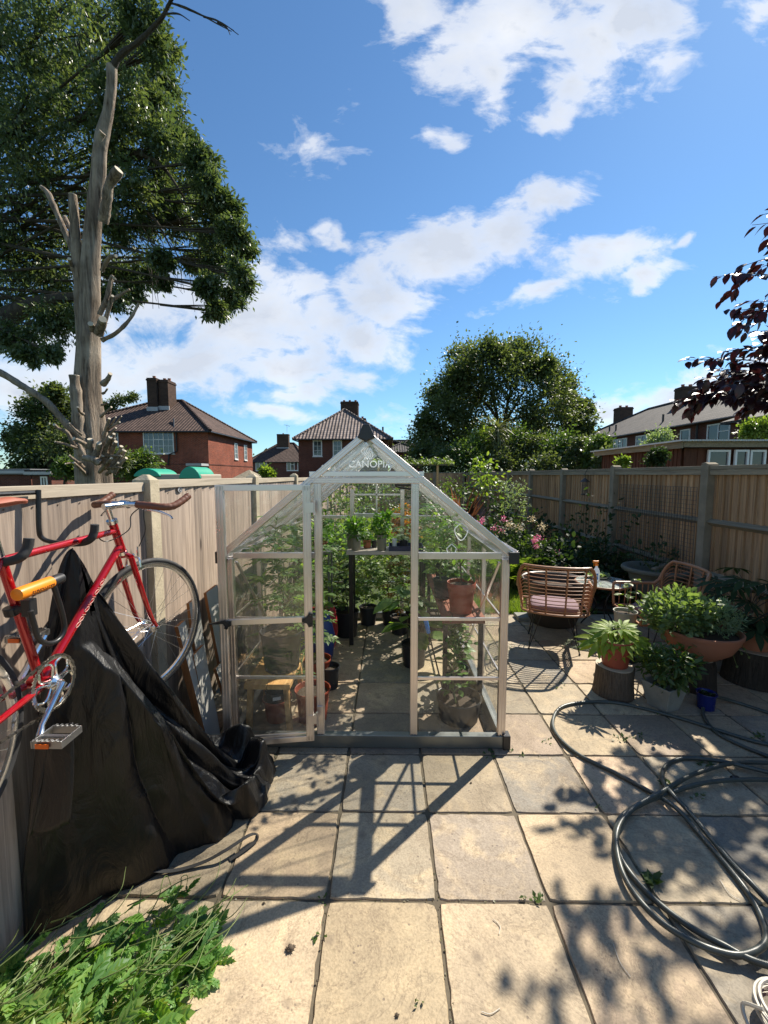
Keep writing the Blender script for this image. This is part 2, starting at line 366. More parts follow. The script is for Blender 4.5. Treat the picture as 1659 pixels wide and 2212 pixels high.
def brick(t, c1, c2, mo, sc=1.0, r=.6):
    v = t.co('UV'); b = t.n('TexBrick', {'Vector': v, 'Color1': c4(c1), 'Color2': c4(c2), 'Mortar': c4(mo), 'Scale': 1.0, 'Mortar Size': .011, 'Mortar Smooth': .2, 'Bias': -.1, 'Brick Width': .225, 'Row Height': .075})
    z = t.nz(v, .6, 4, .6); c = t.mix(1.0, b.outputs[0], t.rp(z, [(.25, .7), (.75, 1.25)]), 'MULTIPLY')
    f = t.nz(v, 30, 3); return t.pr(c, .9, 0, t.bump(t.m('ADD', t.m('MULTIPLY', b.outputs[1], -1.0), t.m('MULTIPLY', f, .3)), .5, .012), .15)
mt['brick'] = M('orange_red_brick', lambda t: brick(t, (.30, .068, .034), (.17, .036, .022), (.24, .16, .12)))
mt['brickd'] = M('brown_red_brick', lambda t: brick(t, (.17, .052, .034), (.10, .034, .025), (.13, .10, .085)))
mt['brickc'] = M('chimney_brick', lambda t: brick(t, (.095, .055, .038), (.06, .036, .028), (.07, .055, .045)))
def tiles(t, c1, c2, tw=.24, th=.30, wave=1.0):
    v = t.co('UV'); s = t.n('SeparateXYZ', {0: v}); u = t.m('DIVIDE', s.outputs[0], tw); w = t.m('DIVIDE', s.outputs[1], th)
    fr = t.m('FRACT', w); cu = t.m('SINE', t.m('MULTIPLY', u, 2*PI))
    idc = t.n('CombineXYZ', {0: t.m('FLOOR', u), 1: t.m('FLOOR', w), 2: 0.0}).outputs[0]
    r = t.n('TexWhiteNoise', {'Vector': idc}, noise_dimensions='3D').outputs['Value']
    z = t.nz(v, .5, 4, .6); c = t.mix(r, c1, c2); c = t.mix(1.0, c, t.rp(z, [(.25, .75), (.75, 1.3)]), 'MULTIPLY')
    lap_shade = t.rp(fr, [(0, .85), (.22, .1), (.3, 0)]); c = t.mix(lap_shade, c, tuple(x*.25 for x in c1)); c = t.mix(t.rp(cu, [(0, .0), (.25, 0)]) if False else t.m('MULTIPLY', t.rp(t.m('MULTIPLY_ADD', cu, -.5, .5), [(.6, 0), (.95, 1)]), .55*min(1, wave)), c, tuple(x*.3 for x in c1))  # shade under tile laps painted into the colour; valleys darkened so rows read
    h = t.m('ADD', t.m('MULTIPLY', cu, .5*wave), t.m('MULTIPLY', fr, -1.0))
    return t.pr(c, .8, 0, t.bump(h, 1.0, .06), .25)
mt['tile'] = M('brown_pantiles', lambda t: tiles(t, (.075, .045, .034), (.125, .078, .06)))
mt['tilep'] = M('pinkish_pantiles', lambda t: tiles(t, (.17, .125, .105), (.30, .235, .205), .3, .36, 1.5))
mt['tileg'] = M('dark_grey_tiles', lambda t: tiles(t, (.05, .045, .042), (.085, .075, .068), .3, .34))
mt['winglass'] = M('window_glass', lambda t: t.pr(t.mix(t.nz(t.co(), 1.5, 3), (.012, .016, .02), (.06, .07, .075)), .06, 0, None, .8))
mt['felt'] = simple('grey_felt_roof', (.17, .175, .18), .8)
def corr(t):
    s = t.n('SeparateXYZ', {0: t.co()}); h = t.m('SINE', t.m('MULTIPLY', s.outputs[0], 2*PI/.076))
    return t.pr(t.mix(t.nz(t.co(), 4, 3), (.5, .5, .47), (.72, .72, .7)), .5, 0, t.bump(h, .9, .02), .4)
mt['corr'] = M('corrugated_sheet', corr)
def glass(t, a=.09, gl=1.0, tint=(.99, .995, .99), diff=.0035):
    v = t.co(); nrm = t.bump(t.nz(v, 3.5, 3, .5, 1.5), .35, .03)
    dc = (.8, .82, .8, 1)
    fc = t.n('LayerWeight', {'Blend': .5, 'Normal': nrm}).outputs['Facing']; fr = t.m('MULTIPLY_ADD', t.m('POWER', fc, 4.0), .55, .03, clamp=True)
    tr = t.n('BsdfTransparent', {'Color': c4(tint)}).outputs[0]
    g = t.n('BsdfGlossy', {'Color': (.95, .95, .95, 1), 'Roughness': .04, 'Normal': nrm}).outputs[0]
    d = t.n('AddShader', {0: t.n('BsdfDiffuse', {'Color': dc}).outputs[0], 1: t.n('BsdfTranslucent', {'Color': dc}).outputs[0]}).outputs[0]
    z = t.m('MULTIPLY', t.rp(t.nz(t.mp(v, (2, 2, .7)), 2.2, 5, .6, 1.5), [(.42, .25), (.72, 1)]), diff*2)

    x = t.n('MixShader', {0: z, 1: tr, 2: d}).outputs[0]
    return t.n('MixShader', {0: t.m('MULTIPLY_ADD', fr, gl, 0.0, clamp=True), 1: x, 2: g}).outputs[0]
mt['glass'] = M('clear_polycarbonate', glass)
mt['twin'] = M('twinwall_polycarbonate', lambda t: glass(t, .2, .8, (.98, .985, .98), .14))
mt['tableglass'] = M('table_glass', lambda t: glass(t, .2, 2.2, (.75, .88, .83), .42))
mt['emboss'] = M('embossed_plastic', lambda t: t.n('MixShader', {0: .55, 1: t.n('BsdfTransparent').outputs[0], 2: t.n('AddShader', {0: t.pr((.6, .62, .62), .25, 0, None, .8), 1: t.n('BsdfTranslucent', {'Color': (.45, .46, .46, 1)}).outputs[0]}).outputs[0]}).outputs[0])
mt['bottle'] = M('translucent_bottle', lambda t: t.n('MixShader', {0: .45, 1: t.pr((.78, .8, .82), .3), 2: t.n('BsdfTranslucent', {'Color': (.8, .85, .9, 1)}).outputs[0]}).outputs[0])
mt['ash'] = leafmat('ash_leaf', [(.034, .06, .034), (.06, .094, .05), (.098, .135, .068), (.165, .195, .105)], .33, .42, .6)
mt['oak'] = leafmat('dense_tree_leaf', [(.045, .065, .03), (.08, .11, .045), (.13, .16, .07)], .36, .5, .4)
mt['shrub'] = leafmat('shrub_leaf', [(.035, .075, .02), (.07, .12, .03), (.12, .17, .045)], .38)
mt['lime'] = leafmat('lime_leaf', [(.08, .14, .025), (.14, .21, .04), (.22, .28, .06)], .45)
mt['tom'] = leafmat('tomato_leaf', [(.045, .11, .03), (.09, .18, .045), (.16, .26, .06), (.26, .30, .06)], .5)
mt['basil'] = leafmat('basil_leaf', [(.05, .14, .02), (.09, .2, .03), (.15, .27, .04)], .4)
mt['poppy'] = leafmat('poppy_leaf', [(.05, .14, .035), (.09, .21, .05), (.14, .28, .06), (.2, .33, .07), (.26, .24, .07)], .42)
mt['fatsia'] = leafmat('fatsia_leaf', [(.09, .18, .03), (.22, .31, .05), (.42, .48, .08)], .45, .5, .3)
mt['herb'] = leafmat('sage_leaf', [(.09, .15, .06), (.15, .22, .09), (.22, .3, .13)], .35, .55)
mt['lav'] = leafmat('lavender_leaf', [(.14, .2, .11), (.22, .3, .17), (.3, .38, .24)], .35, .6)
mt['dkleaf'] = leafmat('dark_leaf', [(.016, .034, .014), (.03, .058, .022), (.055, .09, .03)], .3, .6, .3)
mt['phor'] = leafmat('bronze_blade', [(.07, .035, .022), (.13, .07, .04), (.2, .12, .07)], .35, tc=(1.5, 1.1, .8))
mt['plum'] = leafmat('plum_leaf', [(.022, .008, .010), (.036, .012, .014), (.06, .02, .018)], .25, .35, tc=(1.2, .55, .55))
mt['grassb'] = leafmat('grass_blade', [(.07, .12, .02), (.12, .19, .03), (.2, .26, .06)], .45)
mt['lawn'] = simple('lawn_soil', (.045, .065, .02), .95, sc=30, var=.4, bs=.8)
mt['litter'] = simple('outer_ground', (.07, .085, .035), .95, sc=3, var=.4)
# ---------------------------------------------------------------- world: Nishita sky + clouds laid out by direction
SUN_EL, SUN_AZ = R(44.5), math.atan2(.70, .73)      # azimuth from +Y towards +X
w = bpy.data.worlds.new("World"); sc.world = w; t = NT(w)
sky = t.n('TexSky', sky_type='NISHITA', sun_disc=False, sun_elevation=SUN_EL, sun_rotation=SUN_AZ, altitude=50.0, air_density=1.0, dust_density=.1, ozone_density=3.0)
d = t.co('Generated'); s = t.n('SeparateXYZ', {0: d})
ay = t.m('MAXIMUM', t.m('ABSOLUTE', s.outputs[1]), .05)
g2 = t.n('CombineXYZ', {0: t.m('DIVIDE', s.outputs[0], ay), 1: t.m('DIVIDE', s.outputs[2], ay), 2: t.m('MULTIPLY', t.m('SIGN', s.outputs[1]), .3)}).outputs[0]
CL = [(900,30,80,80,0,1),(1000,100,100,90,20,1),(1120,50,170,100,0,1),(1060,160,70,40,60,.8),(1270,90,130,110,40,1),(1230,190,80,50,60,1),(1200,250,60,22,0,.9),(1370,40,120,80,0,1),(1450,100,70,70,0,.55),(1640,30,50,70,0,.5),(1560,20,70,40,0,.35),
 (965,278,52,24,0,.8),(690,310,55,50,30,.35),
 (1195,440,110,38,20,1),(1090,500,130,62,25,1),(930,560,160,76,18,1),(745,520,60,36,-30,.8),(850,640,120,55,0,1),(810,580,90,60,-20,.9),(700,490,30,20,0,.6),
 (1300,570,130,52,10,1),(1210,615,110,30,10,.95),(1390,592,90,26,8,.95),(1480,520,45,12,15,.5),(1340,545,80,40,0,.9),(1410,530,50,18,30,.6),
 (620,600,80,70,-30,.85),(680,690,130,55,-10,.95),(800,750,95,42,-20,1),(500,690,180,100,0,.95),(380,790,240,75,0,.95),(600,790,150,50,0,1),(180,800,220,90,0,1),(640,858,110,26,0,.9),(600,900,140,20,0,.8),(30,840,120,70,0,.9),(860,910,70,34,0,.55),(780,830,50,30,0,.4),
 (1330,885,110,44,0,.95),(1450,868,110,36,0,.9),(1560,830,110,45,0,.9),(1640,800,80,40,0,.8),(250,640,180,90,0,.8),(1190,930,90,22,0,.7)]
mx = None
warp = t.n('TexNoise', {'Vector': g2, 'Scale': 5.0, 'Detail': 3.0, 'Roughness': .6}).outputs['Color']
gw = t.n('VectorMath', {0: g2, 1: t.n('VectorMath', {0: t.n('VectorMath', {0: warp, 1: (.5, .5, .5)}, operation='SUBTRACT').outputs[0], 1: (.16, .13, 0)}, operation='MULTIPLY').outputs[0]}, operation='ADD').outputs[0]
for (px, py, rx, ry, rot, amp) in CL:
    r0 = ray(px, py); a, b = r0.x/r0.y, r0.z/r0.y
    p = t.n('Mapping', {'Vector': gw, 'Location': (a, b, .3), 'Rotation': (0, 0, R(rot)), 'Scale': (rx/F*1.25, ry/F*1.3, 10)}, vector_type='TEXTURE').outputs[0]
    l = t.n('VectorMath', {0: p}, operation='LENGTH').outputs['Value']
    e = t.m('MULTIPLY_ADD', l, -amp, amp)
    mx = e if mx is None else t.m('SMOOTH_MAX', mx, e, .12)
fb = t.n('TexNoise', {'Vector': t.mp(g2, (.8, 1.45, 1), rot=(0, 0, R(18))), 'Scale': 7.5, 'Detail': 12.0, 'Roughness': .62, 'Distortion': .35}).outputs['Fac']
fb2 = t.nz(t.mp(g2, (1, 1.2, 1), loc=(3, 1, 0)), 3.2, 5, .55)
dens = t.m('ADD', t.m('MULTIPLY_ADD', mx, 1.15, -.13), t.m('MULTIPLY', t.m('SUBTRACT', fb, .5), 2.7))
fb3 = t.nz(t.mp(gw, (.7, 1.5, 1), rot=(0, 0, R(25))), 26, 6, .6); dens = t.m('ADD', dens, t.m('MULTIPLY', t.m('SUBTRACT', fb3, .5), .55))
alpha = t.rp(dens, [(.0, 0), (.2, .22), (.45, .70), (.95, 1)], 'LINEAR')
ccol = t.mix(t.rp(t.m('ADD', t.m('MULTIPLY', dens, .5), t.m('MULTIPLY', fb2, .9)), [(.45, 0), (1.25, 1)]), (1.0, 1.0, 1.0), (.58, .63, .72))
skc = t.mix(1.0, sky.outputs[0], (.68, .91, 1.03), 'MULTIPLY')
bs = t.n('Background', {'Color': skc, 'Strength': .084}).outputs[0]
bc = t.n('Background', {'Color': ccol, 'Strength': .66}).outputs[0]
t.done(t.n('MixShader', {0: t.m('MULTIPLY', alpha, .96), 1: bs, 2: bc}).outputs[0])
sun = bpy.data.lights.new("sun", 'SUN'); sun.energy = 4.9; sun.angle = R(.55); sun.color = (1, .925, .80)
so = bpy.data.objects.new("sun", sun); C.objects.link(so)
sdir = V((math.sin(SUN_AZ)*math.cos(SUN_EL), math.cos(SUN_AZ)*math.cos(SUN_EL), math.sin(SUN_EL)))
so.rotation_euler = sdir.to_track_quat('Z', 'Y').to_euler(); so.location = sdir*30
sc.view_settings.view_transform = 'Standard'; sc.view_settings.look = 'None'; sc.view_settings.exposure = 0.84; sc.view_settings.gamma = 1
sc.cycles.transparent_max_bounces = 32; sc.cycles.max_bounces = 8; sc.cycles.caustics_reflective = False; sc.cycles.caustics_refractive = False
sc.cycles.sample_clamp_indirect = 6

mt['pedal'] = simple('dark_pedal_alloy', (.30, .30, .30), .35, .9, .2)
# ---------------------------------------------------------------- ground, patio, lawn
GX0, GX1, GY0, GY1, GB, GE, GR, RX = -1.05, .77, 2.65, 5.12, .088, 1.285, 2.06, -.14
FL, FR, FB = -1.41, 3.55, 19.5
b = MB(); b.face((-300, -60, -.06), (300, -60, -.06), (300, 500, -.06), (-300, 500, -.06)); tag(b.build('ground', mt['litter'], uv=False), kind='structure')
b = MB(); b.bb(FL-.3, FR+.3, -1.5, 5.35, -.10, -.0075); tag(b.build('patio_base', mt['joint'], uv=False), kind='structure')
SP = .468; sy0 = gz(840, 1945).y; sx0 = gz(945, 1945).x
b = MB()
for i in range(-6, 9):
    for j in range(-6, 9):
        x0 = sx0 + i*SP; y0 = sy0 + j*SP; x1 = x0+SP; y1 = y0+SP
        x0 = max(x0, FL+.02); x1 = min(x1, FR-.06); y1 = min(y1, 5.33)
        if x1-x0 < .08 or y1-y0 < .08: continue
        g = .0036; x0 += g+U(0, .002); x1 -= g+U(0, .002); y0 += g+U(0, .002); y1 -= g+U(0, .002); z = U(-.002, .002); ring = []
        for (ax_, ay_, bx, by) in ((x0, y0, x1, y0), (x1, y0, x1, y1), (x1, y1, x0, y1), (x0, y1, x0, y0)):
            for k in range(12):
                tt = k/12; q = .005 if k == 0 else 0
                px, py = ax_+(bx-ax_)*tt, ay_+(by-ay_)*tt
                mx_, my_ = (x0+x1)/2, (y0+y1)/2
                s_ = 1 - (U(0, .003)+q+(U(.002, .006) if U(0, 1) < .06 else 0))/.23
                ring.append((mx_+(px-mx_)*s_, my_+(py-my_)*s_))
        n = len(ring); mx_, my_ = (x0+x1)/2, (y0+y1)/2; tx, ty = U(-.004, .004), U(-.004, .004)
        vs = []
        for sc_, dz in ((1, -.03), (1, -.006), (.985, z)):
            for (px, py) in ring: vs.append((mx_+(px-mx_)*sc_, my_+(py-my_)*sc_, dz + (tx*(px-mx_)+ty*(py-my_) if dz == z else 0)))
        b.add(vs, [(r*n+k, r*n+(k+1) % n, (r+1)*n+(k+1) % n, (r+1)*n+k) for r in (0, 1) for k in range(n)] + [tuple(2*n+k for k in range(n))])
tag(b.build('patio', mt['slab'], uv=False), kind='structure')
b = MB()
N_ = 30
b.add([(FL+.05+(FR-FL-.1)*i/N_, 5.36+(FB-5.4)*j/60, -.01+.02*math.sin(i*1.3+j*.7)) for j in range(61) for i in range(N_+1)], [(j*(N_+1)+i, j*(N_+1)+i+1, (j+1)*(N_+1)+i+1, (j+1)*(N_+1)+i) for j in range(60) for i in range(N_)])
tag(b.build('lawn', mt['lawn'], smooth=True, uv=False), kind='structure')
b = MB()
bed = [(2.5, 5.45), (2.3, 7), (1.9, 9), (1.6, 12), (1.2, 16), (.8, 18.2), (-1.3, 18.4), (-1.3, 19.4), (3.5, 19.4), (3.5, 5.45)]
b.prism([(x, y, -.03) for x, y in bed], (0, 0, .06)); tag(b.build('planting_bed', mt['soil'], uv=False), kind='structure')
# lawn grass: blades, stuff
n = 26000; px = npr.uniform(.7, 2.7, n); py = 5.33 + npr.random(n)**1.6*8
n2 = 16000; px = np.concatenate([px, npr.uniform(-1.3, 1.9, n2)]); py = np.concatenate([py, 5.35 + npr.random(n2)**1.4*12])
keep = ~((px > 2.45) & (py > 5.5)); px, py = px[keep], py[keep]; n = len(px)
P = np.stack([px, py, np.zeros(n)], 1); D = npr.normal(size=(n, 3))*.45; D[:, 2] = 1; N0 = rv(n); N0[:, 2] *= .2
tag(leaves('grass', mt['grassb'], None, strip([1, .8, .02], bend=.3, W=.035), P, D, N0, npr.uniform(.045, .1, n)), 'short green lawn grass beyond the paving', 'grass', kind='stuff')
# ---------------------------------------------------------------- fences
def board_run(x, y0, y1, z0, z1, pitch, th, tilt=.01, side=1, fx=True):
    b = MB(); y = y0
    while y < y1 - .02:
        w = min(pitch*U(.96, 1.04), y1-y); dz = U(-.004, .004); tx = U(-.002, .002)
        # feather edge: one side thicker
        q = [(x, y, z0), (x+side*(th+tx), y+.0015, z0), (x+side*th*.3, y+w-.001, z0), (x, y+w-.001, z0)] if side < 0 else [(x, y, z0), (x+side*th*.3, y+.001, z0), (x+side*(th+tx), y+w-.0015, z0), (x, y+w-.0015, z0)]
        if not fx: q = [(p[1], p[0], p[2]) for p in q]
        b.prism(q, (0, 0, z1-z0+dz)); y += w
    return b
fl = thing('close_board_fence', (FL, 2, 0), 'pale weathered vertical board fence with concrete posts along the left behind the bicycle', 'fence')
posts = [2.45 + 1.93*k for k in range(-2, 9)]
for k, y in enumerate(posts):
    hz = 1.80 + (.0, .012, -.01)[k % 3]
    b = MB(); b.bb(FL-.07, FL+.035, y-.05, y+.05, 0, hz-.02)
    b.add([(FL-.07, y-.05, hz-.02), (FL+.035, y-.05, hz-.02), (FL+.035, y+.05, hz-.02), (FL-.07, y+.05, hz-.02), (FL-.03, y-.015, hz+.012), (FL, y-.015, hz+.012), (FL, y+.015, hz+.012), (FL-.03, y+.015, hz+.012)], [(0, 1, 5, 4), (1, 2, 6, 5), (2, 3, 7, 6), (3, 0, 4, 7), (4, 5, 6, 7)])
    b.build('post', mt['post'], fl, bev=.004)
    if k < len(posts)-1:
        hp = 1.765 + (.0, -.008, .006)[k % 3]
        board_run(FL-.03, y+.052, y+1.878, .02, hp-.03, .128, .024).build('panel', mt['pale'], fl)
        b = MB(); b.bb(FL-.045, FL+.004, y+.052, y+1.878, hp-.052, hp); b.build('cap_rail', mt['palecap'], fl, bev=.002)
        if k < 4:
            b = MB(); yy = y+.11
            while yy < y+1.86: b.lathe([(.0035, 0), (.0035, .002)], (FL-.014, yy, hp-.085), 6, Matrix.Rotation(PI/2, 4, 'Y').to_3x3()); yy += .128
            b.build('nail_head', mt['twig'], fl, uv=False)['kind'] = 'stuff'
b = MB(); b.lathe([(.026, 0), (.026, .004), (.02, .006)], (FL-.01, 2.83, 1.70), 24, Matrix.Rotation(PI/2, 4, 'Y').to_3x3() @ Matrix.Diagonal(V((.75, 1.15, 1))))
pl = b.build('maker_plaque', mt['flash'], fl, smooth=True)
b = MB(); b.loop([(FL-.003, 2.83+.018*math.cos(a), 1.70+.010*math.sin(a)) for a in np.linspace(0, 2*PI, 20)[:-1]], .0016, 4)
b.tube([(FL-.003, 2.82, 1.698), (FL-.003, 2.827, 1.706), (FL-.003, 2.833, 1.698), (FL-.003, 2.84, 1.704)], .0014, 4); b.build('emblem', mt['blackmetal'], pl)
fr = thing('close_board_fence', (FR, 6, 0), 'brown vertical board fence with grey rails and posts along the right side of the garden', 'fence')
postr = [4.70 + 1.93*k for k in range(-3, 8)]
for k, y in enumerate(postr):
    hz = 1.93 + (0, .01, -.008)[k % 3]
    b = MB(); b.bb(FR-.06, FR+.06, y-.055, y+.055, 0, hz-.015); b.prism([(FR-.06, y-.055, hz-.014), (FR+.06, y-.055, hz-.014), (FR+.06, y, hz+.01), (FR-.06, y, hz+.01)], (0, .055, -.012))
    b.build('post', mt['postd'], fr, bev=.005)
    y1 = min(y+1.875, FB-.03)
    board_run(FR+.032, y+.057, y1, .03, 1.86, .098, .028, side=-1).build('panel', mt['brown'], fr)
    for z in (.12, .70, 1.28):
        b = MB(); b.prism([(FR+.01, y+.057, z-.04), (FR-.045, y+.057, z), (FR+.01, y+.057, z+.04)], (0, y1-y-.057, 0)); b.build('rail', mt['rail'], fr)
    b = MB(); b.bb(FR-.045, FR+.045, y+.057, y1, 1.86, 1.90); b.bb(FR-.04, FR+.008, y+.057, y1, 1.80, 1.858); b.build('cap_rail', mt['rail'], fr, bev=.003)
fb = thing('close_board_fence', (1, FB, 0), 'dark vertical board fence closing the far end of the garden', 'fence')
for x in (-1.4, .5, 2.1, 3.45):
    b = MB(); b.bb(x-.05, x+.05, FB-.05, FB+.05, 0, 1.95); b.build('post', mt['postd'], fb)
for x0, x1 in ((-1.35, .45), (.55, 2.05), (2.15, 3.4)):
    board_run(FB, x0, x1, .02, 1.88, .11, .018, fx=False, side=-1).build('panel', mt['brown'], fb)
    b = MB(); b.bb(x0, x1, FB-.03, FB+.03, 1.881, 1.92); b.build('cap_rail', mt['rail'], fb)
# wire mesh sheet on right fence
b = MB()
x = FR-.052
for i in range(33): b.beam((x, 4.80+i*.05, .55), (x, 4.80+i*.05, 1.66), .004, .004)
for i in range(23): b.beam((x-.003, 4.80, .56+i*.05), (x-.003, 6.40, .56+i*.05), .004, .004)
tag(b.build('wire_mesh', mt['mesh'], uv=False), 'sheet of square grey wire mesh pinned to the inside of the right fence', 'wire mesh')
# bird feeder
p = ax(1263, 1050, FR-.1); q = thing('bird_feeder', (p.x, p.y, 1.45), 'dark lantern shaped bird feeder hanging from the right fence top', 'bird feeder')
b = MB(); b.lathe([(.085, 0), (.03, .05), (.01, .07)], (p.x, p.y, 1.68), 16); b.build('cap', mt['darktub'], q, smooth=True)
b = MB()
for a in range(10): b.tube([(p.x+.04*math.cos(a*.628), p.y+.04*math.sin(a*.628), 1.46), (p.x+.04*math.cos(a*.628), p.y+.04*math.sin(a*.628), 1.68)], .0025, 4)
for z in (1.47, 1.52, 1.57, 1.62): b.loop([(p.x+.042*math.cos(a), p.y+.042*math.sin(a), z) for a in np.linspace(0, 2*PI, 13)[:-1]], .003, 4)
b.build('cage', mt['mesh'], q); b = MB(); b.lathe([(.055, 0), (.06, .015), (.05, .02)], (p.x, p.y, 1.445), 16); b.build('tray', mt['darktub'], q, smooth=True)
b = MB(); b.tube(spline([(p.x, p.y, 1.75), (p.x, p.y, 1.82), (p.x+.05, p.y, 1.92), (p.x+.1, p.y, 1.93), (p.x+.13, p.y, 1.88)], 5), .004, 5); b.build('hook', mt['blackmetal'], q)
p = V((1.62, FB-.06, 1.45)); q = thing('bird_house', p, 'small wooden nest box hanging on the far fence', 'nest box')
b = MB(); b.bb(1.53, 1.71, FB-.18, FB-.03, 1.35, 1.58); b.build('body', mt['pine'], q); b = MB(); b.prism([(1.5, FB-.21, 1.58), (1.74, FB-.21, 1.58), (1.62, FB-.21, 1.70)], (0, .18, 0)); b.build('roof', mt['ply'], q)
# ---------------------------------------------------------------- greenhouse
gh = thing('greenhouse', ((GX0+GX1)/2, GY0, 0), 'small aluminium greenhouse with clear panels, twin-wall roof and its door folded open', 'greenhouse')
def bar(b, a, c, w, d, rib=True, up=(0, 1, 0)):
    b.beam(a, c, w, d, up)
    if rib:
        a, c = V(a), V(c); dd = (c-a).normalized(); u = V(up); x = dd.cross(u).normalized(); z = x.cross(dd)
        for k in (-.36, 0, .36):
            o = x*(w*k); b.beam(a+o+dd*.001, c+o-dd*.001, w*.14, d+.010, up)
def pane(name, poly, d, mat='glass', par=None): MB().prism(poly, d).build(name, mt[mat], par or gh, uv=False)
b = MB(); t_ = .05
for (x0, x1, y0, y1) in ((GX0-.01, GX1+.01, GY0-.03, GY0+.02), (GX0-.01, GX1+.01, GY1-.02, GY1+.03), (GX0-.01, GX0+.04, GY0+.021, GY1-.021), (GX1-.04, GX1+.01, GY0+.021, GY1-.021)): b.bb(x0, x1, y0, y1, .003, GB)
b.build('base_frame', mt['galv'], gh, bev=.003)
b = MB(); b.bb(GX1-.02, GX1+.028, GY0-.045, GY0+.02, .002, GB+.012); b.build('corner_cap', mt['blackpl'], gh, bev=.004)
ps = [(-.45, 'f'), (.165, 'f')]
sl = (GR-GE)/(GX1-RX)
def roofz(x): return GR - abs(x-RX)*sl
for nm, Y in (('front_frame', GY0), ('back_frame', GY1)):
    b = MB()
    for x in (GX0+.025, GX1-.025): bar(b, (x, Y, GB+.001), (x, Y, GE-.02), .05, .035)
    for x in (-.45, .165): bar(b, (x, Y, GB+.001), (x, Y, 1.745 if nm[0] == 'f' else 1.62), .048, .035)
    bar(b, (GX0+.052, Y, GE+.001), (-.476, Y, GE+.001), .036, .03, False); bar(b, (.191, Y, GE+.001), (GX1-.052, Y, GE+.001), .04, .03, False)
    zl = 1.765
    bar(b, (-.50 if nm[0] == 'f' else -.45, Y-.006, zl+.0), (.22, Y-.006, zl), .036, .032)
    bar(b, (-.50, Y, zl+.042), (.22, Y, zl+.042), .03, .026, False)
    for s in (-1, 1):
        xe = GX0-.012 if s < 0 else GX1+.012
        bar(b, (xe, Y, GE+.012), (RX+s*.012, Y, GR-.012), .042, .04)
    for z in (.47, .87):
        for x0, x1 in ((GX0+.05, -.476), (.191, GX1-.05)) if nm[0] == 'f' else ((GX0+.05, -.476), (-.424, .139), (.191, GX1-.05)):
            b.beam((x0, Y, z), (x1, Y, z), .014, .02)
    if nm[0] == 'b':
        bar(b, (-.424, Y, GE+.02), (.139, Y, GE+.02), .05, .03, False); b.beam((-.424, Y, 1.56), (.139, Y, 1.56), .02, .02)
        for x in (-.75, .47, -.15): b.beam((x, Y, GE+.03), (x, Y, min(1.7, roofz(x)-.03)), .02, .02)
    b.build(nm, mt['alu'], gh, bev=.0015)
for nm, X, s in (('side_frame', GX0+.022, -1), ('side_frame', GX1-.022, 1)):
    b = MB(); n = 4
    for k in range(1, n): bar(b, (X, GY0+(GY1-GY0)*k/n, GB+.001), (X, GY0+(GY1-GY0)*k/n, GE-.02), .035, .03, False, up=(1, 0, 0))
    b.beam((X, GY0+.03, GE-.03), (X, GY1-.03, GE-.03), .03, .03)
    b.beam((X, GY0+.03, .86), (X, GY0+2.4, .86), .012, .012); b.beam((X, GY0+.03, .47), (X, GY0+2.4, .47), .012, .012)
    dx = -s*.03
    b.beam((X+dx, GY0+.04, GE-.05), (X+dx, GY0+(GY1-GY0)/2, GB+.02), .018, .012); b.beam((X+dx, GY1-.05, GE-.05), (X+dx, GY0+(GY1-GY0)/2+.03, GB+.02), .018, .012)
    b.build(nm, mt['alu'], gh, bev=.0015)
for s in (-1, 1):
    xe = GX0 if s < 0 else GX1; b = MB(); n = 4
    for k in range(1, n):
        y = GY0+(GY1-GY0)*k/n; bar(b, (xe, y, GE+.01), (RX+s*.02, y, GR-.02), .035, .03, True, up=(0, 0, 1))
    b.build('rafter_bars', mt['alu'], gh, bev=.0015)
    b = MB(); b.beam((xe+s*.018, GY0-.03, GE+.0), (xe+s*.018, GY1+.03, GE+.0), .05, .05); b.beam((xe+s*.045, GY0-.03, GE+.028), (xe+s*.045, GY1+.03, GE+.028), .006, .02)
    b.build('gutter', mt['alu'], gh, bev=.003)
    for Y in (GY0-.036, GY1+.036):
        b = MB(); b.bb(xe+s*.02-.032, xe+s*.02+.032, Y-.008, Y+.008, GE-.045, GE+.03); b.build('gutter_cap', mt['blackpl'], gh, bev=.003)
    for k in range(4):
        y0 = GY0+(GY1-GY0)*k/4+.018; y1 = GY0+(GY1-GY0)*(k+1)/4-.018
        nn = V((s*sl, 0, 1)).normalized()*.006
        a = V((xe-s*.01, y0, GE+.014)); c = V((RX+s*.03, y0, GR-.030))
        pane('roof_pane', [a, c, c+V((0, y1-y0, 0)), a+V((0, y1-y0, 0))], nn, 'twin')
        xs = xe - s*.022
        pane('side_pane', [(xs, y0, GB+.01), (xs, y1, GB+.01), (xs, y1, GE-.045), (xs, y0, GE-.045)], (s*.003, 0, 0))
        bb_ = MB()
        for q in range(1, 6):
            yy = y0+(y1-y0)*q/6; bb_.beam((xe-s*.012, yy, GE+.026), (RX+s*.04, yy, GR-.026), .0035, .0035)
        bb_.build('panel_rib', mt['flash'], gh, uv=False)
b = MB(); b.beam((RX, GY0-.03, GR+.005), (RX, GY1+.03, GR+.005), .05, .035)
b.build('ridge_bar', mt['alu'], gh, bev=.003)
for Y in (GY0-.048, GY1+.036):
    b = MB(); b.prism([(RX-.055, Y, GR-.03), (RX, Y, GR-.055), (RX+.055, Y, GR-.03), (RX+.02, Y, GR+.05), (RX-.02, Y, GR+.05)], (0, .03, 0)); b.build('ridge_cap', mt['blackpl'], gh, bev=.006)
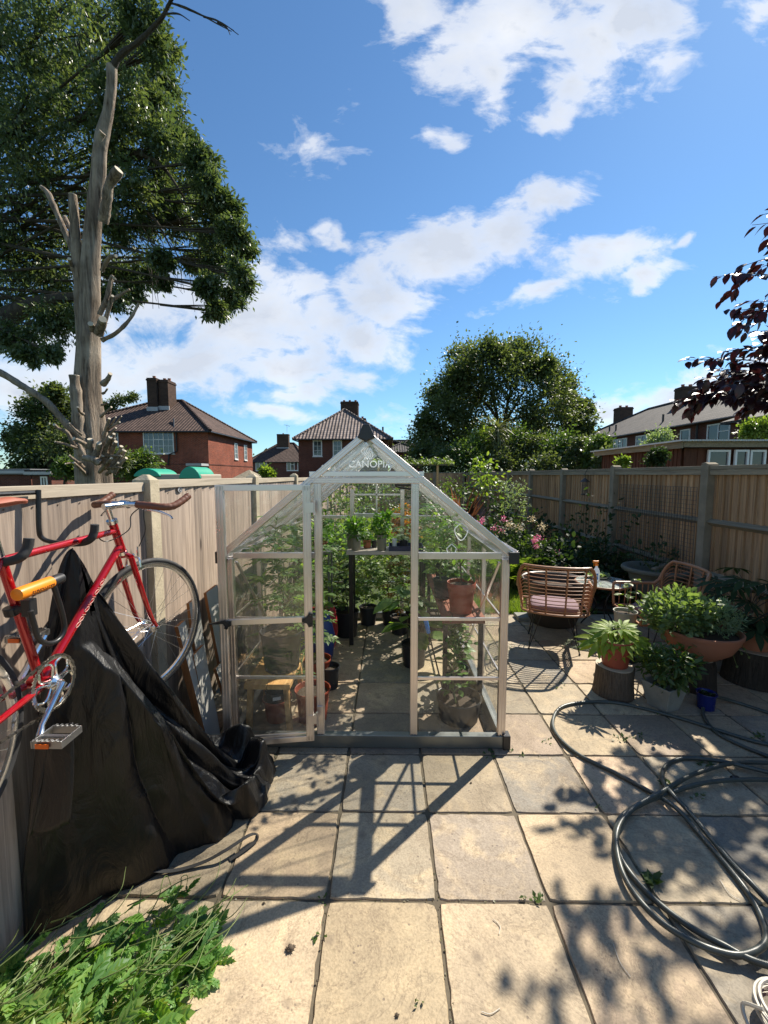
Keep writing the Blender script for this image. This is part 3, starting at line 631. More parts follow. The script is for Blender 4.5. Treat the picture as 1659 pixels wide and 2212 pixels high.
for Y, fr_ in ((GY0, 1), (GY1, 0)):
    yy = Y+.004
    for x0, x1 in ((GX0+.045, -.472), (.188, GX1-.045)):
        pane('front_pane', [(x0, yy, GB+.01), (x1, yy, GB+.01), (x1, yy, GE-.016), (x0, yy, GE-.016)], (0, .003, 0))
    pane('gable_pane', [(GX0+.03, yy, GE+.02), (-.472, yy, GE+.02), (-.472, yy, roofz(-.472)-.03)], (0, .003, 0))
    pane('gable_pane', [(.188, yy, GE+.02), (GX1-.03, yy, GE+.02), (.188, yy, roofz(.188)-.03)], (0, .003, 0))
    pane('gable_pane', [(-.45, yy, 1.825), (.17, yy, 1.825), (RX, yy, GR-.045)], (0, .003, 0))
    if not fr_: pane('front_pane', [(-.426, yy, GB+.01), (.141, yy, GB+.01), (.141, yy, 1.74), (-.426, yy, 1.74)], (0, .003, 0))
# lettering and emblem on the gable
def text(body, size, name, mat, parent, loc, rot, ext=.002, font=None, shear=0, align='CENTER'):
    cu = bpy.data.curves.new(name, 'FONT'); cu.body = body; cu.size = size; cu.extrude = ext; cu.align_x = align; cu.align_y = 'CENTER'; cu.shear = shear; cu.resolution_u = 3; cu.offset = size*.01
    tmp = bpy.data.objects.new(name, cu); C.objects.link(tmp); dg = bpy.context.evaluated_depsgraph_get(); dg.update()
    me = bpy.data.meshes.new_from_object(tmp.evaluated_get(dg)); bpy.data.objects.remove(tmp); me.name = name
    me.materials.clear(); o = link(name, me, mat, parent); Mx = Matrix.Translation(loc) @ rot.to_4x4() if isinstance(rot, Matrix) else Matrix.Translation(loc) @ Euler(rot).to_matrix().to_4x4()
    if parent: Mx = Matrix.Translation(-V(parent.location)) @ Mx if parent.parent is None else Mx
    me.transform(Mx); return o
yt = GY0-.004
text('CANOPIA', .062, 'lettering', mt['emboss'], gh, (-.12, yt, 1.866), (PI/2, 0, 0))
cx, cz = RX+.005, 1.935
b = MB(); b.beam((cx, yt, cz-.04), (cx, yt, cz-.03), .05, .003)
for i in range(-2, 3):
    b.tube(spline([(cx+i*.010, yt, cz-.038), (cx+i*.012+.01, yt, cz-.012), (cx+i*.016-.006, yt, cz+.012), (cx+i*.013+.008, yt, cz+.036)], 4), .003, 4)
b.build('emblem', mt['emboss'], gh, uv=False)
b = MB(); b.loop([(cx-.19+.016*math.cos(a)+.008*math.sin(a), yt, 1.868+.032*math.sin(a)) for a in np.linspace(0, 2*PI, 24)[:-1]], .0035, 4); b.build('emblem', mt['emboss'], gh, uv=False)
b = MB(); b.tube(spline([(cx-.28, yt, 1.862), (cx-.287, yt, 1.848), (cx-.265, yt, 1.836), (cx-.23, yt, 1.838)], 5), .0035, 4); b.build('emblem', mt['emboss'], gh, uv=False)
b = MB(); b.tube(spline([(cx+.13, yt, 1.855), (cx+.14, yt, 1.868), (cx+.155, yt, 1.86), (cx+.14, yt, 1.83)], 5), .0035, 4); b.build('emblem', mt['emboss'], gh, uv=False)
b = MB()
for (x, z, r_) in ((.46, 1.56, .05), (.40, 1.44, .035)): b.loop([(x+(r_*.8+.004*math.sin(3*a))*math.cos(a), yt, z-.12+(r_+.005*math.cos(4*a))*math.sin(a)) for a in np.linspace(0, 2*PI, 24)[:-1]], .003, 4)
b.build('embossed_ring', mt['emboss'], gh, uv=False)
b = MB(); b.tube([(-.02+.16, GY0+.02, 1.735), (.08, GY0+.03, 1.735), (.04, GY0+.04, 1.74)], .007, 6); b.tube([(.14, GY0+.02, 1.71), (.06, GY0+.05, 1.722), (.04, GY0+.04, 1.735)], .006, 6); b.build('door_holder', mt['blackpl'], gh)
# door folded back against the front
DH = V((-.482, 2.575, 0)); DE = V((-1.04, 2.50, 0)); dv = DE-DH; DW = dv.length; dn = V((dv.y, -dv.x, 0)).normalized()
if dn.y > 0: dn = -dn
def dp(u, z, o=0): return DH + dv*u + V((0, 0, z)) + dn*o
b = MB(); zb, zt = .095, 1.735
for u in (.045, .955): bar(b, dp(u, zb), dp(u, zt), .05, .03, True, up=tuple(dn))
for z in (zb+.012, zt-.012): bar(b, dp(.0, z), dp(1, z), .03, .036, False, up=(0, 0, 1))
b.beam(dp(.09, .895, .004), dp(.91, .895, .004), .022, .036)
b.beam(dp(.09, zb+.045, 0), dp(.91, zb+.045, 0), .012, .012)
door = b.build('door', mt['alu'], gh, bev=.0015)
def inner(poly, d, nm, mat): MB().prism(poly, d).build(nm, mt[mat], door, uv=False)
for z0, z1 in ((.115, .875), (.915, 1.71)): inner([dp(.09, z0), dp(.91, z0), dp(.91, z1), dp(.09, z1)], dn*.003, 'pane', 'glass')
for u, s in ((.93, 1), (.06, 0)):
    b = MB(); c0 = dp(u, .895, .024)
    if s:
        b.prism([dp(.87, .905, .02), dp(.87, .88, .02), dp(.93, .868, .02), dp(.955, .895, .02), dp(1.10, .893, .02), dp(1.10, .90, .02), dp(.94, .915, .02)], dn*.012); b.lathe([(.008, 0), (.008, .01)], dp(.92, .865, .02), 10, Matrix.Rotation(PI/2, 4, 'X').to_3x3())
    else:
        b.prism([dp(.04, .94, .02), dp(-.005, .935, .02), dp(-.005, .855, .02), dp(.04, .85, .02), dp(.06, .875, .02), dp(.115, .885, .02), dp(.115, .905, .02), dp(.06, .915, .02)], dn*.012)
    for uu, zz in (((.89, .895), (.93, .872)) if s else ((.02, .925), (.02, .867), (.09, .895))): b.lathe([(.006, 0), (.006, .008)], dp(uu, zz, .034), 8, Matrix.Rotation(PI/2, 4, 'X').to_3x3())
    b.build('latch', mt['blackpl'], door)
for z in (1.60, .235):
    b = MB(); b.prism([dp(-.03, z-.03, .0), dp(.06, z-.03, .0), dp(.06, z+.03, 0), dp(-.03, z+.03, 0)], dn*.02); b.tube([dp(-.035, z-.045, .012), dp(-.035, z+.045, .012)], .008, 8); b.build('hinge', mt['alu'], door); b = MB(); b.bb(-.472, -.43, GY0-.028, GY0-.02, z-.03, z+.05); b.build('hinge_plate', mt['alu'], gh)
# paving weeds inside joints etc come later
# ---------------------------------------------------------------- bicycle hung on the left fence
BX = -1.2
BB = ax(88, 1474, BX); HT = ax(244, 1132, BX); HB = ax(263, 1188, BX); SC = ax(0, 1203, BX)
HUB = ax(317, 1352, BX) + V((.012, 0, 0)); RH = BB + V((0, -.415, .0)); RH.z = HUB.z
SA = R(18); WF = V((math.sin(SA), math.cos(SA), 0)); WR = V((math.cos(SA), -math.sin(SA), 0)); ZV = V((0, 0, 1))
bk = thing('bicycle', (BX, BB.y, HUB.z-.34), 'red road bicycle with brown saddle and bar tape, hung on the pale fence', 'bicycle')
hd = (HT-HB).normalized()
b = MB(); b.tube([SC+V((0, 0, 0)), BB], .0145, 12); b.tube([SC+V((0, .005, -.012)), HT-hd*.035], .0135, 12); b.tube([HB+hd*.025, BB], .016, 12)
b.tube([HB-hd*.005, HT+hd*.005], .0175, 12); b.tube([BB+V((-.036, 0, 0)), BB+V((.036, 0, 0))], .021, 14)
for s in (-1, 1):
    b.tube([BB+V((s*.03, -.03, 0)), BB+V((s*.045, -.12, 0)), RH+V((s*.062, 0, 0))], [.012, .011, .007], 8); b.tube([SC+V((s*.012, -.01, -.01)), RH+V((s*.062, 0, .01))], .0075, 8)
frame = b.build('frame', mt['red'], bk, smooth=True)
b = MB(); b.tube([HT+hd*.005, HT+hd*.02], .022, 14); b.build('headset', mt['chrome'], frame, smooth=True); b = MB(); b.tube([HB-hd*.02, HB-hd*.005], .021, 14); b.build('headset', mt['chrome'], frame, smooth=True)
# decals along the down tube
b = MB(); dd = (HB+hd*.025-BB); dn_ = dd.normalized(); up_ = V((1, 0, 0)); sd = dn_.cross(up_)
for k, q in enumerate((.36, .40, .47, .53, .60, .67)):
    c = BB+dd*q + up_*.0158; b.loop([c + dn_*(.012*math.cos(a)+.007*math.sin(a)) + sd*(.007*math.sin(a)) for a in np.linspace(0, 2*PI, 12)[:-1]], .0012, 4)
    b.tube([c+dn_*.014+sd*-.008, c+dn_*.024+sd*.008], .0013, 4)
b.build('decal', simple('pink_gold_decal', (.62, .35, .28), .5), frame, uv=False)
# fork
b = MB(); crown = HB-hd*.035; b.tube([HB-hd*.02, crown], .0155, 10); b.tube([crown-WR*.045, crown-WR*.02+ZV*.008, crown+WR*.02+ZV*.008, crown+WR*.045], .0125, 8)
for s in (-1, 1):
    P0 = crown + WR*(s*.042); P1 = P0*.6 + (HUB+WR*(s*.052))*.4 - WF*.008; P2 = P0*.2 + (HUB+WR*(s*.052))*.8 - WF*.012; b.tube(spline([P0, P1, P2, HUB+WR*(s*.052)], 6), [.0125]*7+[.0115]*3+[.0105]*3+[.009]*3+[.007]*3, 9)
fork = b.build('fork', mt['red'], bk, smooth=True)
b = MB(); q = crown + WF*.045 - ZV*.01
b.tube([crown+WF*.012, crown+WF*.05], .006, 6); b.tube(spline([q+WR*.0, q+WR*.035-ZV*.005, q+WR*.043-ZV*.045], 4), .0055, 6); b.tube(spline([q, q-WR*.035-ZV*.005, q-WR*.043-ZV*.045], 4), .0055, 6)
b.box(q+WR*.035-ZV*.05, (.012, .04, .012), Matrix.Rotation(-SA, 3, 'Z')); b.box(q-WR*.035-ZV*.05, (.012, .04, .012), Matrix.Rotation(-SA, 3, 'Z')); b.tube([q+WR*.03, q+WR*.03+ZV*.05], .004, 6)
b.build('brake_caliper', mt['chrome'], fork, smooth=True)
def wheel(c, f, r, nm='wheel'):
    def ring(R_, o=0): return [c + (f*math.cos(a)+ZV*math.sin(a))*R_ + r*o for a in np.linspace(0, 2*PI, 65)[:-1]]
    b = MB(); vs = []; pr_ = [(-.011, .300), (-.0095, .314), (.0095, .314), (.011, .300), (.006, .292), (-.006, .292)]
    k = 64; 
    for i in range(k):
        a = 2*PI*i/k; d_ = f*math.cos(a)+ZV*math.sin(a)
        for (o, R_) in pr_: vs.append(c+d_*R_+r*o)
    b.add(vs, [(i*6+j, i*6+(j+1) % 6, ((i+1) % k)*6+(j+1) % 6, ((i+1) % k)*6+j) for i in range(k) for j in range(6)])
    w_ = b.build(nm, mt['chrome'], bk, smooth=True)
    b = MB(); b.loop(ring(.3235), .0135, 10); b.build('tyre', mt['rubber'], w_, smooth=True)
    b = MB()
    for i in range(32):
        s = 1 if i % 2 else -1; a = 2*PI*i/32; h = a + (1 if (i//2) % 2 else -1)*1.15
        b.tube([c + (f*math.cos(h)+ZV*math.sin(h))*.021 + r*(s*.031), c + (f*math.cos(a)+ZV*math.sin(a))*.296], .0011, 3, False)
    b.build('spoke', mt['steel'], w_, uv=False)['kind'] = 'stuff'
    b = MB(); b.lathe([(.005, -.062), (.009, -.055), (.009, -.036), (.024, -.035), (.024, -.031), (.011, -.026), (.010, .026), (.024, .031), (.024, .035), (.009, .036), (.009, .055), (.005, .062)], c, 16, Matrix((f, r.cross(f)*-1, r)).transposed()); b.build('hub', mt['chrome'], w_, smooth=True)
    return w_
wheel(HUB, WF, WR); wheel(RH, V((0, 1, 0)), V((1, 0, 0)))
# stem and bar
b = MB(); st = HT+hd*.085; cl = st + WF*.085 + ZV*.004; b.tube([HT+hd*.02, st-hd*.01, st], [.011, .012, .014], 12); b.tube([st-WF*.016, st, cl], [.013, .0145, .013], 12); b.tube([cl-WR*.02, cl+WR*.02], .0185, 14)
b.tube([cl-WR*.10, cl+WR*.10], .0128, 12); b.build('stem', mt['chrome'], bk, smooth=True)
def hb(s): return spline([cl+WR*(s*.075), cl+WR*(s*.15)-WF*.002-ZV*.003, cl+WR*(s*.20)+WF*.012-ZV*.008, cl+WR*(s*.222)+WF*.05-ZV*.006, cl+WR*(s*.23)+WF*.10+ZV*.018, cl+WR*(s*.232)+WF*.13+ZV*.036], 7)
for s in (-1, 1):
    b = MB(); P = hb(s); b.tube(P, [.0152 + (.0012 if (i % 3) == 0 else 0) for i in range(len(P))], 12); b.build('handlebar', mt['bartape'], bk, smooth=True)
for s in (-1, 1):
    b = MB(); q = cl+WR*(s*.10); b.tube([q-ZV*.012, q+WF*.02-ZV*.022], .008, 8); b.tube(spline([q+WF*.02-ZV*.02, q+WR*(s*.05)+WF*.035-ZV*.03, q+WR*(s*.10)+WF*.05-ZV*.05, q+WR*(s*.115)+WF*.05-ZV*.062], 5), [.006]*8+[.0045]*8, 7); b.build('brake_lever', mt['chrome'], bk, smooth=True)
b = MB()
b.tube(spline([cl+WR*.10+WF*.02-ZV*.02, cl+WR*.06+WF*.06-ZV*.0, cl+WR*.0+WF*.03-ZV*.05, HT+WR*.03+WF*.05-ZV*.03, HT+WR*.01-WF*.04-ZV*.07, SC.lerp(HT, .78)-ZV*.02], 8), .0024, 6)
b.tube(spline([cl-WR*.10+WF*.02-ZV*.02, cl+WR*.02+WF*.06+ZV*.01, cl+WR*.05+WF*.05-ZV*.07, cl+WR*.03+WF*.07-ZV*.13, crown+WF*.05+WR*.035+ZV*.04], 8), .0024, 6)
b.build('brake_cable', mt['blackpl'], bk, smooth=True)
# saddle and post
sdx = (SC-BB).normalized(); sp_ = SC+sdx*.16
b = MB(); b.tube([SC, sp_], .0125, 12); b.build('seatpost', mt['chrome'], bk, smooth=True)
NS = ax(54, 1081, BX); b = MB(); ws = [(0, .010, 0), (.02, .019, .003), (.06, .024, .004), (.12, .030, .0), (.17, .048, -.002), (.22, .07, .006), (.27, .072, .012), (.285, .05, .01)]
vs = []; k = 10
for (d_, w_, z_) in ws:
    for j in range(k): a = 2*PI*j/k; vs.append(V((BX+w_*math.cos(a), NS.y-d_, NS.z+z_-.002+(.014 if math.sin(a) > 0 else .017)*math.sin(a)*(1 if w_ > .02 else .6))))
b.add(vs, [(i*k+j, i*k+(j+1) % k, (i+1)*k+(j+1) % k, (i+1)*k+j) for i in range(len(ws)-1) for j in range(k)] + [tuple(range(k))[::-1], tuple((len(ws)-1)*k+j for j in range(k))])
sd_ = b.build('saddle', mt['saddle'], bk, smooth=True)
# chainset
ce = BB + V((.047, 0, 0)); b = MB(); XV = V((1, 0, 0)); YV = V((0, 1, 0))
def cp(rad, a, o=0): return ce + XV*o + YV*(rad*math.cos(a)) + ZV*(rad*math.sin(a))
k = 96; vs = []
for i in range(k):
    a = 2*PI*i/k; ro = .0955 if i % 2 else .0905
    for (rr, o) in ((ro, -.0015), (ro, .0015), (.080, .0015), (.080, -.0015)): vs.append(cp(rr, a, o))
b.add(vs, [(i*4+j, i*4+(j+1) % 4, ((i+1) % k)*4+(j+1) % 4, ((i+1) % k)*4+j) for i in range(k) for j in range(4)])
for i in range(5):
    a = 2*PI*i/5+.3
    for s in (-1, 1): b.tube(spline([cp(.022, a+s*.45, .003), cp(.048, a+s*.12, .003), cp(.068, a+s*.16, .001), cp(.081, a+s*.42, 0)], 4), .0042, 6)
b.lathe([(.024, -.006), (.026, 0), (.024, .008), (.012, .016), (.010, .03)], ce, 20, Matrix.Rotation(PI/2, 3, 'Y'))
ch = b.build('chainset', mt['chrome'], bk, smooth=True, ang=30)
PA = ax(68, 1610, BX+.075); cr = (PA-BB); cr.x = 0; cr = cr.normalized()*.168; pa = ce + V((.03, 0, 0)); pb = pa + cr + V((.012, 0, 0))
b = MB(); b.tube([pa, pa+cr*.15, pa+cr*.8, pb], [.014, .011, .009, .013], 10); b.build('crank', mt['chrome'], bk, smooth=True)
pc = BB - V((.075, 0, 0)); b = MB(); b.tube([pc, pc-cr], [.012, .01], 8); b.build('crank', mt['chrome'], bk, smooth=True)
def pedal(c, s):
    b = MB(); o = c+V((s*.055, 0, 0)); h_ = .012
    for y_ in (-.04, 0, .04): b.bb(o.x-.045, o.x+.045, o.y+y_-.0022, o.y+y_+.0022, o.z-h_*(.5 if y_ == 0 else 1), o.z+h_*(.5 if y_ == 0 else 1))
    for x_ in (-.046, .046): b.bb(o.x+x_-.0025, o.x+x_+.0025, o.y-.0435, o.y+.0435, o.z-h_+.001, o.z+h_-.001)
    for y_ in (-.04, .04):
        for i in range(5): b.bb(o.x-.036+i*.016, o.x-.029+i*.016, o.y+y_-.0045, o.y+y_+.0045, o.z+h_-.001, o.z+h_+.004)
    b.tube([c, o+V((s*.04, 0, 0))], .008, 8)
    p = b.build('pedal', mt['pedal'], bk, smooth=True, ang=30); b = MB(); b.bb(o.x-.03, o.x+.01, o.y-.0495, o.y-.0445, o.z-.008, o.z+.006); b.build('reflector', mt['reflector'], p)
pedal(pb, 1); pedal(pc-cr+V((-.01, 0, 0)), -1)
b = MB(); cg = RH + V((.047, 0, 0))
up1 = [cp(.092, a) for a in np.linspace(-1.45, 1.6, 20)] + [cg + YV*(.033*math.cos(a)) + ZV*(.033*math.sin(a)) for a in np.linspace(1.7, 4.6, 8)]
L_ = []
for i in range(len(up1)):
    p, q = up1[i], up1[(i+1) % len(up1)]; m_ = max(1, int((q-p).length/.0127)); L_ += [p.lerp(q, j/m_) for j in range(m_)]
for i, p in enumerate(L_):
    q = L_[(i+1) % len(L_)]; b.beam(p, q, .0075 if i % 2 else .005, .0085 if i % 2 else .006, up=(1, 0, 0))
b.build('chain', simple('oily_chain', (.14, .13, .11), .45, .9), bk, uv=False)
b = MB(); b.lathe([(.03, -.004), (.034, 0), (.03, .004)], cg, 24, Matrix.Rotation(PI/2, 3, 'Y')); b.build('sprocket', mt['steel'], bk)
# hanger
hk = thing('wall_hook', (FL+.01, 1.6, 1.4), 'black tubular wall hanger with two padded arms holding the red bicycle', 'wall hanger')
b = MB(); v1 = ax(83, 1058, -1.375); v2 = ax(84, 1140, -1.375)
b.tube(spline([v1, v2, ax(92, 1163, -1.37), ax(120, 1172, -1.33), ax(150, 1173, -1.27)], 6), .009, 8)
b.tube([V((-1.385, v1.y, v1.z-.01)), V((-1.385, SC.y-.12, v1.z-.01))], .009, 8); b.tube(spline([V((-1.38, SC.y-.12, v1.z)), V((-1.38, SC.y-.12, v2.z)), ax(-60, 1215, -1.33), ax(-20, 1215, -1.26)], 6), .009, 8)
b.build('tube_frame', mt['blackmetal'], hk, smooth=True)
b = MB(); b.tube(spline([ax(146, 1173, -1.28), ax(178, 1172, -1.20), ax(196, 1164, -1.155), ax(203, 1150, -1.145), ax(205, 1133, -1.14)], 6), .0145, 12); b.build('padded_arm', mt['rubber'], hk, smooth=True)
b = MB(); b.tube(spline([ax(-22, 1216, -1.265), ax(10, 1214, -1.19), ax(42, 1205, -1.15), ax(58, 1186, -1.14), ax(63, 1163, -1.135)], 6), .0145, 12); b.build('padded_arm', mt['rubber'], hk, smooth=True)
# U lock
a0, a1, a2 = ax(36, 1285, -1.13), ax(108, 1258, -1.14), ax(131, 1249, -1.145)
lk = thing('bicycle_lock', a0, 'orange and black U-shaped bicycle lock on the red seat tube', 'bike lock')
b = MB(); d_ = (a1-a0); b.tube([a0-d_*.02, a0, a0.lerp(a1, .1), a1], [.013, .019, .0205, .0205], 18); lb = b.build('lock_bar', mt['orange'], lk, smooth=True)
b = MB(); b.tube([a1, a1.lerp(a2, .2), a2, a2+d_*.03], [.017, .0185, .0185, .012], 16); b.build('bar_end', mt['blackpl'], lk, smooth=True)
dn1 = -d_.normalized(); zz = V((.92, 0, -.39)); yy_ = zz.cross(dn1).normalized(); zz = dn1.cross(yy_).normalized(); Mx = Matrix((dn1, yy_, zz)).transposed()
def flat_text(body, size, c, Mx, mat, par):
    o = text(body, size, 'lettering', mat, par, (0, 0, 0), (0, 0, 0), .0004); o.data.transform(Matrix.Translation(V(par.location))); Pw = V(par.parent.location) if par.parent else V((0, 0, 0)); o.data.transform(Matrix.Translation(c-Pw-V(par.location)) @ Mx.to_4x4()); return o
for bd, sz, off, u_ in (('KRYPTONITE', .0165, .003, .60), ('NEW-U EVOLUTION', .0075, -.0095, .52)):
    flat_text(bd, sz, a0.lerp(a1, u_) + zz*.0200 - yy_*off, Mx, mt['blackpl'], lb)
b = MB(); b.tube(spline([ax(x, y, -1.13) for x, y in ((116, 1266), (133, 1320), (139, 1358), (126, 1382), (104, 1390), (84, 1380), (74, 1350), (66, 1320))], 6), .0085, 10); b.build('shackle', mt['blackmetal'], lk, smooth=True)
b = MB(); p0, p1 = ax(24, 1320, -1.2), ax(63, 1312, -1.15); sdir_ = (SC-BB).normalized(); b.tube([p0-sdir_*.014, p0+sdir_*.014], .02, 14); b.tube([p0, p1], [.014, .011], 8); b.box(p1, (.03, .03, .055)); b.build('bracket', mt['blackpl'], lk, bev=.003)
# ---------------------------------------------------------------- tarp
from mathutils import noise as mn
AP = ax(155, 1186, -1.255)
FP = spline([V(p) for p in ((-1.40, 1.44, 0), (-1.34, 1.50, 0), (-1.19, 1.63, 0), (-1.04, 1.76, 0), (-.91, 1.89, 0), (-.80, 2.00, 0), (-.72, 2.10, 0), (-.68, 2.24, 0), (-.70, 2.38, 0), (-.80, 2.46, 0), (-.95, 2.50, 0), (-1.10, 2.46, 0))], 16)
def lerp_t(tb, u):
    for (a, x), (c, y) in zip(tb, tb[1:]):
        if u <= c: return x+(y-x)*(u-a)/(c-a)
    return tb[-1][1]
NU, NV = 230, 120; vs = []
for j in range(NV+1):
    v = j/NV
    for i in range(NU+1):
        u = i/NU; g = FP[min(len(FP)-1, int(u*(len(FP)-1)))].lerp(FP[min(len(FP)-1, int(u*(len(FP)-1))+1)], (u*(len(FP)-1)) % 1)
        p = lerp_t([(0, .80), (.25, .85), (.42, 1.05), (.55, 1.7), (.75, 1.9), (.9, 1.35), (1, 1.12)], u)
        hx = v**lerp_t([(0, .6), (.25, .75), (.42, .9), (1, 1.0)], u)
        x = AP.x+(g.x-AP.x)*hx; y = AP.y+(g.y-AP.y)*hx; z = AP.z*max(0, 1-v)**p
        n1 = mn.noise(V((u*5, v*1.2, 3))); n2 = mn.noise(V((u*14+v*2, v*3.0, 8))); n3 = mn.noise(V((u*26, v*13, 1)))
        fold = (abs(math.sin(PI*(u*6.2+.25*math.sin(v*3)+n1*.55)))**.7-.5)*.10*min(1, v*3.2+.10)*(1-.35*v)
        n4 = 1-abs(mn.noise(V((u*18+v*3, v*5, 21))))*2; fold += n2*.045*min(1, v*3) + n3*.022*max(0, v-.55)*2 + max(0, n4)**2*.016*min(1, v*3)
        d_ = V((.9, -.25, 0)) if u < .35 else V((.78, -.55, 0)) if u < .6 else V((.55, -.45, .7)).normalized(); fold *= (.45 if u < .2 else .45+.55*min(1, (u-.2)/.25))
        q = V((x, y, z)) + d_*fold
        if v > .72 and u > .42:  # crumpled slack lying on the slabs
            k_ = min(1, (v-.72)/.16)*min(1, (u-.42)/.12); lump = math.exp(-((v-.9)/.075)**2)
            rid = 1-abs(mn.noise(V((u*9, v*11, 5))))*2.2; q.z += k_*(lump*(.15+.06*math.sin(u*17)) + .035*max(0, rid) + .02*n3)*(1 if v < .985 else .25)
        q.x = min(q.x, -1.235+max(0, v-.30)*.9+max(0, u-.55)*max(0, v-.12)*1.6) if v < .8 else q.x; q.x = max(q.x, FL+.012 + .01*(i % 2)); q.z = max(q.z, .005+.002*math.sin(i)); vs.append(q)
b = MB(); b.add(vs, [(j*(NU+1)+i, j*(NU+1)+i+1, (j+1)*(NU+1)+i+1, (j+1)*(NU+1)+i) for j in range(NV) for i in range(NU)])
tp = thing('bicycle_cover', (-1.05, 1.9, 0), 'black nylon cover hanging in folds below the red bicycle and crumpled on the slabs', 'cover')
o = b.build('sheet', mt['nylon'], tp, smooth=True, ang=180); mo = o.modifiers.new('th', 'SOLIDIFY'); mo.thickness = .003
b = MB(); TL, TR, BL_, BR = ax(78, 1590, -1.3), ax(150, 1560, -1.17), ax(50, 1817, -1.30), ax(146, 1782, -1.16); k = 14; vs = []
for j in range(k+1):
    for i in range(k+1):
        u, v = i/k, j/k; q = TL.lerp(TR, u).lerp(BL_.lerp(BR, u), v); q += V((.02*math.sin(u*7+v*2), 0, .012*math.sin(u*9)*v)); vs.append(q)
b.add(vs, [(j*(k+1)+i, j*(k+1)+i+1, (j+1)*(k+1)+i+1, (j+1)*(k+1)+i) for j in range(k) for i in range(k)]); o = b.build('flap', mt['nylon'], tp, smooth=True, ang=180); mo = o.modifiers.new('th', 'SOLIDIFY'); mo.thickness = .003
b = MB(); P = spline([gz(x, y, z) for x, y, z in ((300, 1868, .06), (330, 1880, .03), (380, 1880, .012), (440, 1862, .02), (490, 1835, .045), (535, 1806, .05), (553, 1802, .03), (553, 1815, .012), (530, 1835, .01), (496, 1858, .006))], 8)
for p, q in zip(P, P[1:]): b.beam(p, q+(q-p)*.05, .018, .0022)
b.build('strap', mt['webbing'], tp)
b = MB(); c = gz(228, 1905, .05); b.loop([c+V((.011*math.cos(a), -.006*math.sin(a), .026*math.sin(a))) for a in np.linspace(0, 2*PI, 21)[:-1]], .0026, 6); b.build('eyelet', mt['chrome'], tp, smooth=True)
b = MB(); P = [gz(466+i*4, 1596+6*math.sin(i*1.1), .17+.01*math.sin(i)) for i in range(14)]; b.tube(P, .0022, 5); b.build('drawcord', mt['label'], tp)
# ---------------------------------------------------------------- boards leaning on the fence
bs_ = [((402, 1304), -1.345, -1.25, .13, .020), ((436, 1284), -1.355, -1.19, .20, .022), ((381, 1352), -1.32, -1.17, .09, .024), ((411, 1417), -1.27, -1.175, .15, .022), ((457, 1450), -1.25, -1.10, .16, .022), ((394, 1432), -1.30, -1.20, .05, .028)]
lbl = ['white faced board with chipped brown edge leaning on the fence just behind the front wheel', 'tallest white faced board leaning on the fence nearest the greenhouse', 'brown edged offcut board leaning on the fence beside the bicycle wheel', 'short white board in front of the leaning stack by the greenhouse', 'white board low in the leaning stack against the greenhouse door', 'narrow brown batten leaning at the left end of the board stack']
for k, ((px, py), xt, xb, w_, th) in enumerate(bs_):
    T_ = ax(px, py, xt); n_ = V((T_.z, 0, xt-xb)); n_ = V((T_.z, 0, xb-xt)).normalized() if False else V((T_.z, 0, -(xt-xb))).normalized()
    lean = V((xt-xb, 0, T_.z)).normalized(); nn = V((lean.z, 0, -lean.x)); y0 = T_.y; tw = .03*math.sin(k*2.1)
    A, B_, C_, D_ = V((xb, y0-tw, .004)), V((xb, y0+w_-tw, .004)), V((xt, y0+w_+tw, T_.z+.01)), V((xt, y0+tw, T_.z))
    b = MB(); b.prism([A, B_, C_, D_], nn*th)
    o = b.build('board', [mt['ply'], mt['board']], None, bev=.001); o.data.polygons[1].material_index = 1; o.data.polygons[0].material_index = 1
    if k == 5:
        for p_ in o.data.polygons: p_.material_index = 0
    tag(o, lbl[k], 'board', 'boards leaning against the left fence')
# ---------------------------------------------------------------- pots and plants
def pot(b, c, rt, rb, h, rim=.02, lip=.006, n=36, th=.006):
    b.lathe([(rb*.9, .0), (rb, .004), (rt-lip-.001, h-rim), (rt, h-rim+.002), (rt+.002, h-.003), (rt, h), (rt-th, h-.002), (rt-th-lip, h-rim-.004), (rb-.004, .02), (1e-4, .018)], c, n)
def soil(c, r, z, parent, m='soil'):
    b = MB(); k = 20; vs = [V(c)+V((0, 0, z+.006))]
    for ri in (.5, 1):
        for j in range(k): a = 2*PI*j/k; vs.append(V(c)+V((r*ri*math.cos(a), r*ri*math.sin(a), z+(U(-.004, .007) if ri < 1 else 0))))
    b.add(vs, [(0, 1+j, 1+(j+1) % k) for j in range(k)] + [(1+j, 1+k+j, 1+k+(j+1) % k, 1+(j+1) % k) for j in range(k)]); return b.build('soil', mt[m], parent, smooth=True)
def potthing(label, c, rt, rb, h, m, plant=None, fill=.85, cat='plant pot', name='potted_plant', group=None, rim=.02):
    q = thing(name, c, label, cat, group); b = MB(); pot(b, c, rt, rb, h, rim); b.build('pot', mt[m], q, smooth=True, ang=50)
    if fill: soil(c, rb+(rt-rb)*fill-.012, h*fill, q)
    if plant: plant(q, V(c)+V((0, 0, h*(fill or .5))))
    return q
def stemsmesh(paths, r0, parent, m='stem', name='stem'):
    b = MB()
    for P in paths: P = spline(P, 4) if len(P) > 2 else [V(x) for x in P]; b.tube(P, [r0*(1-.6*i/(len(P)-1)) for i in range(len(P))], 6)
    return b.build(name, mt[m], parent, smooth=True)
